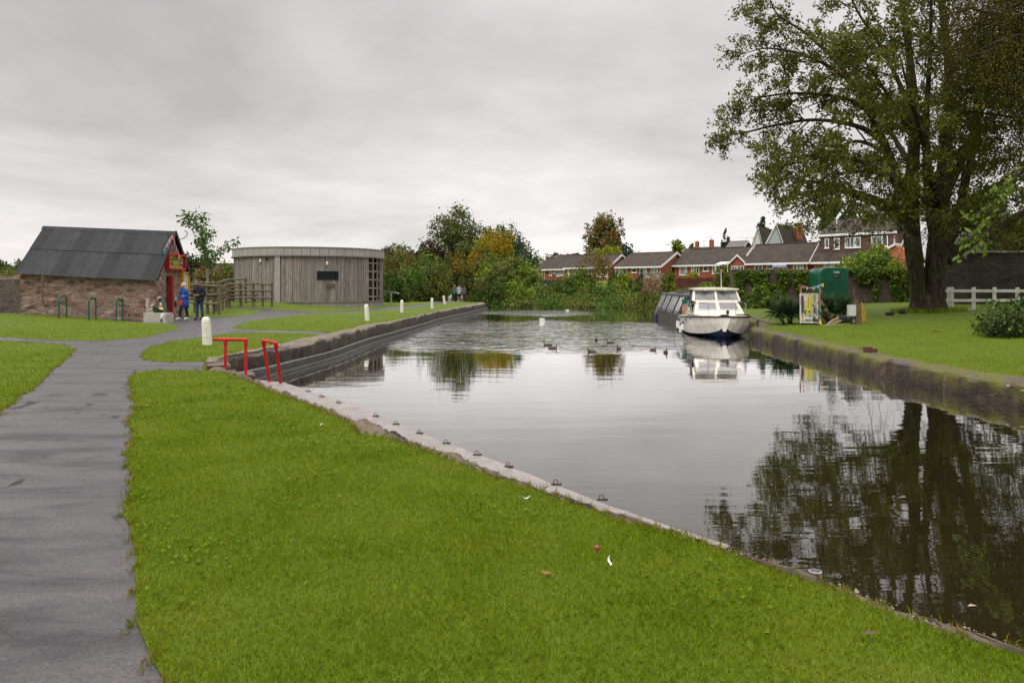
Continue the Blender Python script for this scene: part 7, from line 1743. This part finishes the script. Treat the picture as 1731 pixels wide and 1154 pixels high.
# cherry branch reaching in from the right
def cherry():
    rng = np.random.default_rng(31); g = Vector((14.6, 14.5, -.02)); root = T('cherry_tree', 'cherry tree branch with large yellow green leaves reaching in at the edge', 'tree', g); q = lambda px, py, dy=0: PY(px, py, 14.0 + dy) - g; mb = MB(); mb.tube([(0, 0, -.2), (.05, 0, 1.5), (0, 0, 3.2), (.2, 0, 5.2)], [.16, .13, .10, .04], 10)
    brs = [[Vector((0, 0, 3.0)), q(1760, 265), q(1722, 288), q(1700, 325), q(1680, 352), q(1664, 385), q(1652, 408)], [q(1712, 305), q(1700, 315), q(1688, 320), q(1676, 330)], [q(1690, 338), q(1672, 352), q(1645, 365), q(1635, 368)], [q(1664, 380), q(1650, 395), q(1630, 408), q(1624, 415)], [Vector((0, 0, 3.3)), q(1770, 300), q(1735, 318), q(1712, 325)], [q(1668, 385), q(1660, 420), q(1617, 438)]]
    pts = []
    for b in brs:
        mb.tube(b, list(np.linspace(.026, .006, len(b))), 6); m0 = 0 if len(b) < 6 else 2
        for a, c in zip(b[m0:-1], b[m0 + 1:]):
            for t in np.linspace(0, 1, 5): pts.append(np.array(a.lerp(c, t)))
    mb.build('trunk', M['bark'], root); pts = np.repeat(np.array(pts), 2, 0); pts += rng.normal(size=pts.shape) * .06; mesh_np('crown', leaf_quads(pts, .075, rng, 2.0, .9), np.arange(len(pts) * 4), 4, LEAFS['cherry'], root)
cherry()
# ------------------------------------------------------------------ people and animals
def skin_bm(J, E, root, sub=1):
    """grow a continuous surface over a skeleton; J: name -> (position, radius)"""
    names = list(J); idx = {k: i for i, k in enumerate(names)}
    me = bpy.data.meshes.new('skeleton'); me.from_pydata([tuple(J[k][0]) for k in names], [(idx[a], idx[b]) for a, b in E], [])
    o = bpy.data.objects.new('skeleton', me); COL.objects.link(o)
    md = o.modifiers.new('skin', 'SKIN'); md.use_smooth_shade = True
    for i, k in enumerate(names):
        sv = me.skin_vertices[0].data[i]; r = J[k][1]; sv.radius = r if isinstance(r, tuple) else (r, r); sv.use_root = (k == root)
    if sub: sd = o.modifiers.new('sub', 'SUBSURF'); sd.levels = sub; sd.render_levels = sub
    dg = bpy.context.evaluated_depsgraph_get(); dg.update(); m2 = bpy.data.meshes.new_from_object(o.evaluated_get(dg))
    bpy.data.objects.remove(o); bpy.data.meshes.remove(me)
    bm_ = MB(); bm_.v = [v.co.copy() for v in m2.vertices]; bm_.f = [list(p.vertices) for p in m2.polygons]; bm_.m = [0] * len(bm_.f); bpy.data.meshes.remove(m2)
    return bm_
def person(label, loc, rz, h, pose, cols, coat=None, hair='short', shorts=False):
    """local frame: faces -Y, z up; pose gives elbows, hands, knees, ankles"""
    s = h / 1.70; V = lambda x, y, z: Vector((x * s, y * s, z * s)); root = T('person', label, 'person', loc, rz)
    lean = pose.get('lean', 0.0); sp = V(0, -lean * .4, 1.16); ch = V(0, -lean * .8, 1.34); nk = V(0, -lean, 1.46)
    J = {'pel': (V(0, 0, .95), .125 * s), 'spi': (sp, .12 * s), 'che': (ch, .125 * s), 'nek': (nk, .058 * s), 'hed': (nk + V(0, -.02, .07), .055 * s)}; E = [('pel', 'spi'), ('spi', 'che'), ('che', 'nek'), ('nek', 'hed')]
    W = {}
    for sd, n_ in ((-1, 'l'), (1, 'r')):
        sh = V(sd * .175, -lean * .85, 1.385); el = V(*pose['elbow' + n_]); ha = V(*pose['hand' + n_]); wr = el.lerp(ha, .80); kn = V(*pose['knee' + n_]); an = V(*pose['ankle' + n_]); hip = V(sd * .09, 0, .90); toe = an + V(*pose.get('toe' + n_, (0, -.17, -.05)))
        for k, p, r in (('sh', sh, .06), ('el', el, .042), ('wr', wr, .028), ('pa', ha, (.036, .018)), ('hip', hip, .085), ('kn', kn, .055), ('an', an, .038), ('toe', toe, .034)): J[k + n_] = (p, tuple(x * s for x in r) if isinstance(r, tuple) else r * s)
        E += [('che', 'sh' + n_), ('sh' + n_, 'el' + n_), ('el' + n_, 'wr' + n_), ('wr' + n_, 'pa' + n_), ('pel', 'hip' + n_), ('hip' + n_, 'kn' + n_), ('kn' + n_, 'an' + n_), ('an' + n_, 'toe' + n_)]
        d = (ha - wr).normalized(); sidev = d.cross(Vector((0, 0, 1))); sidev = sidev.normalized() if sidev.length > .1 else Vector((1, 0, 0))
        W[n_] = (sh, el, wr, ha, hip, kn, an, toe, d, sidev)
    body = skin_bm(J, E, 'pel')
    for n_ in 'lr':
        sh, el, wr, ha, hip, kn, an, toe, d, sv = W[n_]
        for i, L in enumerate((.062, .075, .07, .055)):
            b = ha + sv * (.027 - .018 * i) * s; curl = Vector((0, 0, -.35)); body.tube([b - d * .01 * s, b + d * L * .5 * s, b + (d + curl).normalized() * L * s], [.0095 * s, .0088 * s, .007 * s], 6)
        tb = wr.lerp(ha, .5) + sv * .03 * s; body.tube([tb, tb + (sv + d).normalized() * .035 * s, tb + (sv * .5 + d).normalized() * .06 * s], [.011 * s, .010 * s, .008 * s], 6)
    hc = nk + V(0, -.035 + pose.get('hy', 0), .155 + pose.get('hz', 0)); Rh = Matrix.Rotation(pose.get('turn', 0), 3, 'Z') @ Matrix.Rotation(pose.get('nod', 0), 3, 'X')
    body.ell(hc, (.074 * s, .092 * s, .112 * s), 14, 10, rot=Rh); body.ell(hc + Rh @ V(0, -.092, -.012), (.013 * s, .022 * s, .022 * s), 8, 5, rot=Rh); body.ell(hc + Rh @ V(0, -.07, -.075), (.038 * s, .028 * s, .035 * s), 8, 5, rot=Rh)
    for sd in (-1, 1): body.ell(hc + Rh @ V(sd * .076, .01, -.01), (.012 * s, .022 * s, .032 * s), 8, 5, rot=Rh)
    bd = body.build('body', cols['skin'], root, smooth='all')
    eb = MB()
    for sd in (-1, 1): eb.ell(hc + Rh @ V(sd * .03, -.083, .012), (.012 * s, .008 * s, .008 * s), 8, 5, rot=Rh)
    eb.build('eyes', M['rubber'], bd)
    mo = MB(); mo.ell(hc + Rh @ V(0, -.094, -.052), (.022 * s, .006 * s, .006 * s), 8, 4, rot=Rh); mo.build('mouth', M['lips'], bd)
    # jacket: torso and sleeves
    cr_ = coat or .86; k = 1.28; JJ = {'pel': (V(0, 0, cr_), (.165 * s, .125 * s)), 'spi': (sp, (.16 * s, .13 * s)), 'che': (ch, (.165 * s, .135 * s)), 'nek': (nk - V(0, 0, .02), .085 * s)}; EE = [('pel', 'spi'), ('spi', 'che'), ('che', 'nek')]
    for n_ in 'lr':
        sh, el, wr, *_ = W[n_]; JJ['sh' + n_] = (sh, .085 * s); JJ['el' + n_] = (el, .066 * s); JJ['wr' + n_] = (wr, .05 * s); EE += [('che', 'sh' + n_), ('sh' + n_, 'el' + n_), ('el' + n_, 'wr' + n_)]
    jk = skin_bm(JJ, EE, 'che'); top = cols['top']
    if coat: jk.lathe((0, 0, 0), [(.24 * s, coat * s), (.225 * s, (coat + .2) * s), (.205 * s, 1.05 * s), (.2 * s, 1.2 * s)], 18, sx=1.0, sy=.74)
    else: jk.lathe((0, 0, 0), [(.195 * s, .80 * s), (.20 * s, .84 * s), (.19 * s, 1.0 * s), (.18 * s, 1.16 * s)], 18, sx=1.0, sy=.76)
    jo = jk.build('jacket', top, root, smooth='all')
    cl = MB(); cl.tube([nk + V(.085 * math.cos(t), .075 * math.sin(t), .0) for t in np.linspace(-1.2, 4.34, 14)], .03 * s, 7); cl.build('collar', cols.get('collar', top), jo, smooth='all')
    TJ = {'pel': (V(0, 0, .96), (.14 * s, .115 * s))}; TE = []
    for n_ in 'lr':
        hip, kn, an = W[n_][4:7]; TJ['hip' + n_] = (hip - V(0, 0, .04), .098 * s); TJ['kn' + n_] = (kn + (V(0, 0, .04) if not shorts else V(0, 0, .02)), .070 * s if not shorts else .095 * s); TE += [('pel', 'hip' + n_), ('hip' + n_, 'kn' + n_)]
        if not shorts: TJ['an' + n_] = (an + V(0, 0, .015), .058 * s); TE.append(('kn' + n_, 'an' + n_))
    skin_bm(TJ, TE, 'pel').build('trousers' if not shorts else 'shorts', cols['legs'], root, smooth='all')
    for n_ in 'lr':
        an, toe = W[n_][6], W[n_][7]; sh_ = MB(); m0 = (an + toe) / 2; sh_.tube([an + (an - toe) * .28 + V(0, 0, -.03), an + V(0, 0, -.025), m0 + V(0, 0, -.012), toe, toe + (toe - an) * .28], [.03 * s, .05 * s, .05 * s, .046 * s, .022 * s], 10); sh_.build('shoe', cols['shoes'], root, smooth='all')
    hb = MB()
    if hair == 'curly':
        rq_ = random.Random(3); hb.ell(hc + Rh @ V(0, .03, .03), (.09 * s, .095 * s, .10 * s), 14, 9, rot=Rh)
        for _ in range(60):
            a, b = rq_.uniform(0, 6.28), rq_.uniform(-.1, 1.5); p = V(.088 * math.cos(a) * math.cos(b), .03 + .095 * math.sin(a) * math.cos(b), .03 + .10 * math.sin(b))
            if p.y > -.055 * s or p.z > .075 * s: hb.ell(hc + Rh @ p, (.022 * s,) * 3, 6, 4)
    else:
        hb.ell(hc + Rh @ V(0, .022, .035), (.080 * s, .088 * s, .088 * s), 14, 9, rot=Rh)
        if hair == 'pony': hb.tube([hc + Rh @ V(0, .10, .05), hc + Rh @ V(-.02, .16, .02), hc + Rh @ V(-.05, .16, -.10), hc + Rh @ V(-.06, .15, -.18)], [.03 * s, .035 * s, .028 * s, .01 * s], 8)
    hb.build('hair', cols['hair'], root, smooth='all')
    return root, V
M['lips'] = plain('lips', (.36, .13, .11), .5)
C_ = lambda n, c, **k: plain(n, c, .8, col2=tuple(x * .75 for x in c), **k)
M['skin2'] = C_('ruddy_skin', (.46, .22, .16))
blue = C_('royal_blue_coat', (.012, .085, .36)); navyj = C_('dark_navy_jacket', (.014, .016, .028)); jeans = C_('indigo_jeans', (.025, .045, .10)); blk = C_('black_trousers', (.012, .013, .018)); wshoe = C_('white_trainers', (.66, .64, .62)); dshoe = C_('dark_brown_shoes', (.03, .02, .018))
st = {'kneel': (-.09, -.02, .48), 'anklel': (-.10, 0, .08)}
g = Vector(gp(312, 33.4)); g.z = float(zt(g.x, g.y)) + .0
w_, V = person('white haired woman in long royal blue coat walking with crossbody bag', g, R(-28), 1.62, dict(elbowl=(-.27, .02, 1.12), handl=(-.33, -.20, .98), elbowr=(.26, .04, 1.10), handr=(.12, -.22, 1.10), kneel=(-.10, -.12, .50), anklel=(-.10, -.20, .09), kneer=(.09, .02, .49), ankler=(.10, .10, .09), lean=.05, turn=-.35, nod=-.15),
    dict(skin=M['skin'], top=blue, legs=blk, shoes=wshoe, hair=C_('white_hair', (.62, .60, .57)), collar=blue), coat=.56, hair='curly')
Mw = Matrix.Translation(g) @ Matrix.Rotation(R(-28), 4, 'Z'); bagc = Mw @ V(.03, -.235, .80)
bg_ = T('shoulder_bag', 'red shoulder bag hanging across the woman in the blue coat', 'bag', bagc, R(-28)); mb = MB(); mb.box((0, 0, 0), (.27, .07, .22), rot=Matrix.Rotation(.15, 3, 'Y'), taper=.9); mb.build('bag_body', C_('red_leather', (.52, .045, .035)), bg_, bevel=.02)
mb = MB(); mb.tube([(-.10, 0, .10), (-.12, .02, .30), (-.07, .08, .50), (.0, .12, .58)], .011, 6); mb.build('strap', C_('plum_strap', (.20, .03, .10)), bg_)
hx = Mw @ V(-.33, -.22, .97); um = T('folded_umbrella', 'folded purple umbrella and white paper held by the woman', 'umbrella', hx, R(-28)); mb = MB(); mb.tube([(0, 0, .12), (0, -.01, .0), (.0, -.02, -.05), (.01, -.03, -.18), (.015, -.03, -.30), (.02, -.035, -.36)], [.012, .016, .03, .045, .05, .012], 9); mb.build('canopy', C_('plum_fabric', (.09, .012, .035)), um, smooth='all')
mb = MB(); mb.box((.035, -.03, .02), (.05, .012, .16), rot=Matrix.Rotation(.3, 3, 'Y')); mb.build('paper', M['upvc'], um)
g = Vector(gp(337.5, 33.2)); g.z = float(zt(g.x, g.y))
person('dark haired man in navy jacket and jeans looking at his hands', g, R(-14), 1.77, dict(elbowl=(-.29, .02, 1.10), handl=(-.06, -.24, 1.08), elbowr=(.29, .02, 1.10), handr=(.03, -.25, 1.06), kneel=(-.11, -.01, .49), anklel=(-.13, .0, .08), kneer=(.11, -.01, .49), ankler=(.13, .03, .08), lean=.06, turn=-.25, nod=.55, hy=-.03, hz=-.015),
    dict(skin=M['skin2'], top=navyj, legs=jeans, shoes=dshoe, hair=C_('dark_hair', (.035, .025, .022))), hair='short')
walk = dict(elbowl=(-.25, .03, 1.12), handl=(-.24, -.06, .88), elbowr=(.25, .03, 1.12), handr=(.24, -.06, .88), kneel=(-.09, -.08, .50), anklel=(-.09, -.10, .09), kneer=(.09, .02, .50), ankler=(.09, .12, .12))
for px, lab, hgt, cols, kw, hr_ in (
    (768.5, 'walker in green top and dark leggings with long fair hair', 1.62, dict(skin=M['skin'], top=C_('bottle_green_top', (.04, .10, .06)), legs=blk, shoes=dshoe, hair=C_('fair_hair', (.34, .15, .07))), dict(), 'pony'),
    (776, 'walker in pale grey hoodie and navy shorts between the other two', 1.64, dict(skin=M['skin2'], top=C_('pale_grey_hoodie', (.34, .35, .40)), legs=C_('navy_shorts', (.014, .018, .05)), shoes=wshoe, hair=C_('brown_hair', (.03, .022, .02))), dict(shorts=True), 'short'),
    (784.5, 'shortest walker in dark grey hoodie closest to the canal', 1.50, dict(skin=M['skin'], top=C_('charcoal_hoodie', (.075, .07, .072)), legs=C_('khaki_trousers', (.07, .055, .045)), shoes=dshoe, hair=C_('chestnut_hair', (.05, .03, .022))), dict(), 'short')):
    Yw = 70.5; person(lab, (XY(px, Yw), Yw, .0), R(180), hgt, walk, cols, hair=hr_, **kw)
# gardener half hidden in the brambles
person('gardener in white sun hat bending among the brambles on the bank', (XY(908, 86), 86, .1), R(60), 1.65, dict(elbowl=(-.24, -.25, 1.05), handl=(-.2, -.45, .85), elbowr=(.24, -.25, 1.05), handr=(.2, -.45, .85), kneel=(-.1, -.04, .49), anklel=(-.1, 0, .08), kneer=(.1, -.04, .49), ankler=(.1, 0, .08), lean=.28, nod=.6),
    dict(skin=M['skin'], top=C_('pale_blue_shirt', (.35, .45, .6)), legs=jeans, shoes=dshoe, hair=C_('white_sun_hat', (.72, .70, .68))), hair='curly')

def quadruped(label, loc, rz, L, Hs, mat, patch, cat='dog', name='dog'):
    s = L; J = {'rump': (Vector((0, .32 * s, Hs * .92)), .10 * s), 'loin': (Vector((0, .12 * s, Hs * .93)), .10 * s), 'chest': (Vector((0, -.2 * s, Hs * .88)), .135 * s), 'neck': (Vector((0, -.36 * s, Hs * 1.12)), .085 * s), 'head': (Vector((0, -.44 * s, Hs * 1.28)), .085 * s), 'muz': (Vector((0, -.58 * s, Hs * 1.22)), .042 * s), 't1': (Vector((0, .44 * s, Hs * 1.05)), .035 * s), 't2': (Vector((0, .52 * s, Hs * 1.3)), .028 * s)}
    E = [('rump', 'loin'), ('loin', 'chest'), ('chest', 'neck'), ('neck', 'head'), ('head', 'muz'), ('rump', 't1'), ('t1', 't2')]
    for sd, n_ in ((-1, 'l'), (1, 'r')):
        fw = .06 * sd * s
        for k, p, r in (('fs', (sd * .09 * s, -.24 * s, Hs * .72), .06), ('fk', (sd * .09 * s, -.24 * s - fw * .5, Hs * .38), .034), ('fp', (sd * .09 * s, -.25 * s - fw, .03), .032), ('hs', (sd * .09 * s, .30 * s, Hs * .74), .075), ('hk', (sd * .09 * s, .24 * s, Hs * .50), .045), ('hh', (sd * .09 * s, .36 * s + fw * .5, Hs * .30), .028), ('hp', (sd * .09 * s, .31 * s + fw, .03), .03)): J[k + n_] = (Vector(p), r * s)
        E += [('chest', 'fs' + n_), ('fs' + n_, 'fk' + n_), ('fk' + n_, 'fp' + n_), ('rump', 'hs' + n_), ('hs' + n_, 'hk' + n_), ('hk' + n_, 'hh' + n_), ('hh' + n_, 'hp' + n_)]
    b = skin_bm(J, E, 'loin')
    for sd in (-1, 1): b.ell(Vector((sd * .065 * s, -.40 * s, Hs * 1.40)), (.03 * s, .015 * s, .055 * s), 8, 5)
    for i, f in enumerate(b.f):
        c = sum((b.v[j] for j in f), Vector()) / len(f)
        if math.sin(c.y / s * 9 + 1) + math.sin(c.x / s * 14) > .65: b.m[i] = 1
    root = T(name, label, cat, loc, rz); b.build('body', [mat, patch], root, smooth='all'); e = MB()
    e.ell(Vector((0, -.61 * s, Hs * 1.23)), (.018 * s, .012 * s, .014 * s), 6, 4); e.build('nose', M['rubber'], root)
fur = C_('white_fur', (.62, .59, .55)); fur2 = C_('black_fur', (.03, .03, .03)); fur3 = C_('cream_fur', (.52, .42, .3))
quadruped('black and white dog trotting beside the walkers on the path edge', (XY(760.5, 70), 70, 0), R(165), .72, .50, fur, fur2); quadruped('cream white dog between the grey hoodie walker and the shortest walker', (XY(780.8, 71.2), 71.2, 0), R(185), .66, .44, fur, fur3)

# ducks and swans
def duck(label, px, py, rz, mats, L=.44, group='mallards on the canal', name='duck', cat='duck', head_up=.20):
    x, y = Pz(px, py, WATER); s = L
    J = {'tail': (Vector((.5 * s, 0, .13 * s)), (.03 * s, .06 * s)), 'rump': (Vector((.30 * s, 0, .06 * s)), .13 * s), 'body': (Vector((0, 0, .04 * s)), .22 * s), 'brst': (Vector((-.27 * s, 0, .06 * s)), .17 * s), 'nek1': (Vector((-.36 * s, 0, .22 * s)), .065 * s), 'nek2': (Vector((-.38 * s, 0, head_up * 2 * s)), .05 * s), 'head': (Vector((-.42 * s, 0, (head_up * 2 + .08) * s)), .085 * s)}
    ks = ['tail', 'rump', 'body', 'brst', 'nek1', 'nek2', 'head']; b = skin_bm(J, list(zip(ks[:-1], ks[1:])), 'body')
    for i, f in enumerate(b.f):
        c = sum((b.v[j] for j in f), Vector()) / len(f)
        if c.x < -.28 * s and c.z > .25 * s: b.m[i] = 1
        elif c.x < -.2 * s: b.m[i] = 2
    root = T(name, label, cat, (x, y, WATER), rz, group); root.scale = (1, 1, .7 if 'white' in name else 1); b.build('body', [mats[0], mats[1], mats[2]], root, smooth='all')
    e = MB(); e.ell(Vector((-.54 * s, 0, (head_up * 2 + .05) * s)), (.075 * s, .035 * s, .018 * s), 8, 5); e.build('bill', mats[3], root, smooth='all')
br_ = plain('speckled_brown_feathers', (.11, .07, .042), .7, col2=(.04, .027, .018), scale=28); gr_h = C_('bottle_green_feathers', (.008, .035, .02)); che = C_('chestnut_breast', (.07, .03, .018)); ol = C_('olive_bill', (.22, .16, .03)); gry = plain('grey_brown_feathers', (.12, .10, .085), .7, col2=(.06, .05, .042), scale=20)
for i, (px, py, rz, lab, dr) in enumerate(((925.5, 584, 5, 'brown duck of the touching pair, further from the camera', 0), (934.5, 589, 175, 'brown duck of the touching pair, nearer the camera', 0), (1000, 595, 20, 'green headed drake facing the touching pair', 1), (1008, 576, 80, 'green headed drake furthest out of the spread ducks', 1),
        (1031.5, 580, 8, 'long brown duck swimming sideways beyond the drakes', 0), (1046, 590.5, 60, 'dumpy brown duck between the drakes and the cruiser', 0), (1104, 592, 200, 'smallest brown duck before the cruiser', 0), (1125, 596, 95, 'brown duck facing away closest to the cruiser bow', 0))):
    duck(lab, px, py, R(rz), (gry, gr_h, che, ol) if dr else (br_, br_, br_, ol), L=.34 if i != 6 else .27)
wfe = C_('white_feathers', (.72, .71, .69))
duck('white bird with head tucked down drifting between wake and mallards', 916, 540, R(20), (wfe, wfe, wfe, ol), .46, 'birds further up the canal', 'white_bird', 'bird', .10); duck('white bird on the wake furthest up the canal', 959, 524.5, R(0), (wfe, wfe, wfe, ol), .36, 'birds further up the canal', 'white_bird', 'bird', .16); duck('small brown bird making the long wake near the wall end', 853, 532, R(90), (gry, gry, gry, ol), .36, 'birds further up the canal', 'water_bird', 'bird', .16)

# ------------------------------------------------------------------ parked vehicles behind the boundary wall
def car(label, px, Y, z, L, mat, van=False):
    root = T('parked_car', label, 'car', (XY(px, Y), Y, z)); h = 1.75 if van else 1.5; mb = MB()
    P = [(-L / 2, .3), (-L / 2, .85), (-L / 2 + .15, .95), (-L * .28, 1.0), (-L * .16, h - .08), (-L * .05, h), (L * .3, h), (L * .42, h - .15), (L / 2, 1.0), (L / 2, .3)]
    mb.prism([(x, -.85, zz) for x, zz in P], (0, 1.7, 0)); mb.build('body', mat, root, bevel=.05)
    for x0, x1 in ((-L * .13, L * .07), (L * .09, L * .27), (L * .29, L * .40)): mb = MB(); mb.bx(x0, x1, -.865, -.852, 1.02, h - .16); mb.build('window', M['carglass'], root)
    for x in (-L * .32, L * .32): mb = MB(); mb.tube([(x, -.9, .32), (x, -.6, .32)], .32, 14); mb.build('wheel', M['rubber'], root)
M['carglass'] = plain('blue_tinted_glass', (.16, .18, .30), .1, col2=(.12, .14, .24), spec=.7)
car('silver car half hidden behind the boundary wall, closer to the photo edge', 18, 62, .55, 4.2, plain('silver_paint', (.5, .51, .53), .3, metal=.4)); car('white people carrier behind the boundary wall beside the shed', 43, 61, .55, 3.6, plain('white_car_paint', (.66, .66, .68), .3), True)
ch_ = T('brick_pier', 'ruddy brick chimney stack rising beyond the parked vehicles', 'chimney', (XY(33, 90), 90, .3)); mb = MB(); mb.bx(-.35, .35, -.35, .35, 0, 2.7); mb.build('stack', M['brick3'], ch_); mb = MB(); mb.bx(-.42, .42, -.42, .42, 2.7, 2.85); mb.build('cap', M['brick2'], ch_)

# ------------------------------------------------------------------ small things lying on the grass
M['feather'] = plain('white_feather', (.75, .73, .70), .7)
for lab, px, py, a in (('curled white feather on the mown lawn closest to the landing strip', 889, 845, .3), ('upright white feather on the mown lawn below the curled one', 1031, 953, 1.4), ('tiny white feather on the lawn near the path branch', 541, 720, .8)):
    x, y = Pz(px, py, .03); mb = MB(); mb.grid([[(t * .034, .008 * math.sin(t * 3) - .007 * (1 - t * t), .012 + .02 * t * t), (t * .034, .008 * math.sin(t * 3) + .007 * (1 - t * t), .014 + .02 * t * t)] for t in np.linspace(-1, 1, 7)]); o = mb.build('feather', M['feather'], None); o.location = (x, y, .03); o.rotation_euler = (0, -.5 if a > 1 else .1, a); tag(o, lab, 'feather', 'feathers on the lawn')
x, y = Pz(1009, 931, .02); mb = MB(); mb.ell((0, 0, .014), (.016, .016, .015), 10, 7); o = mb.build('crab_apple', plain('dull_red_fruit', (.32, .05, .05), .4), None, smooth=True); o.location = (x, y, .025); tag(o, 'small red fruit lying on the mown lawn', 'fruit')
for lab, px, py in (('dark dead leaf on the lawn near the bottom corner bank', 1470, 1073), ('dark leaf lying on the grass beside the path bend', 302, 676), ('pale leaf floating on the dark water under the tree reflection', 1643, 1025)):
    w = 'floating' in lab; x, y = Pz(px, py, WATER if w else .03); mb = MB(); mb.poly([(-.032, 0, 0), (0, -.016, .008), (.036, 0, .004), (0, .018, .010)]); o = mb.build('fallen_leaf', M['paleply'] if w else M['deadwood'], None); o.location = (x, y, (WATER + .004) if w else .035); tag(o, lab, 'leaf', 'fallen leaves')
M['straw'] = leafmat('edge_grass_blade', [(.08, .11, .004), (.16, .18, .006), (.26, .22, .03), (.26, .15, .05)], .3, 1.2)
# weeds in the coping joints
rngc = np.random.default_rng(5); B, _ = resample(near_cope, 220); C = []
for i in rngc.choice(np.arange(14, 205), 16, replace=False):
    k = rngc.integers(8, 30); C.append(np.column_stack([B[i, 0] + rngc.normal(-.06, .05, k), B[i, 1] + rngc.normal(-.05, .05, k), np.full(k, -.015)]))
B, _ = resample(wall_cope, 300)
for i in rngc.choice(300, 40, replace=False):
    k = rngc.integers(14, 40); C.append(np.column_stack([B[i, 0] - .2 + rngc.normal(0, .09, k), B[i, 1] + rngc.normal(0, .1, k), np.full(k, -.02)]))
B, _ = resample(right_grass, 300)
for i in rngc.choice(300, 80, replace=False):
    k = rngc.integers(14, 50); C.append(np.column_stack([B[i, 0] - .1 + rngc.normal(0, .12, k), B[i, 1] + rngc.normal(0, .15, k), np.full(k, -.235)]))
# ragged turf edges along the path and the near coping
for lp, z_, st_ in ((path_poly, -.004, .05), (densify(near_grass, .12), 0, .04)):
    Q = np.asarray(lp); Q = Q[(Q[:, 1] > 1.8) & (Q[:, 1] < 20)]
    for rep in range(36): C.append(np.column_stack([Q[:, 0] + rngc.normal(0, .014, len(Q)), Q[:, 1] + rngc.normal(0, .05, len(Q)), np.full(len(Q), z_)]))
C = np.concatenate(C); dC = np.hypot(C[:, 0], C[:, 1]); V = []
V = blades(C, .042, .005, rngc, .4) if len(C) else []
o = mesh_np('grass_tufts', V, np.arange(len(C) * 5), 5, M['straw']); tag(o, 'ragged grass tufts along path edges and coping stones', 'grass', kind='stuff')

# fallen leaves under the trees and a few on the near lawn
rl = np.random.default_rng(61); P = np.column_stack([rl.uniform(10, 24, 420), rl.uniform(14, 40, 420)]); P = np.concatenate([P, np.column_stack([rl.uniform(-5, 3.5, 46), rl.uniform(3, 13, 46)])])
P = P[~inside(canal_poly, P[:, 0], P[:, 1]) & ~inside(path_poly, P[:, 0], P[:, 1])]; k = len(P); C = np.column_stack([P, zt(P[:, 0], P[:, 1]) + .03]); V = leaf_quads(C, .04, rl, 1.6); V = V.reshape(k, 4, 3); V[:, :, 2] = C[:, None, 2] + (V[:, :, 2] - C[:, None, 2]) * .3
o = mesh_np('fallen_leaves', V.reshape(-1, 3), np.arange(k * 4), 4, leafmat('fallen_leaf', [(.10, .05, .015), (.32, .22, .03), (.16, .07, .02), (.38, .30, .08)], .2, 2)); tag(o, 'scattered yellow and brown leaves on the lawns', 'leaf litter', kind='stuff')
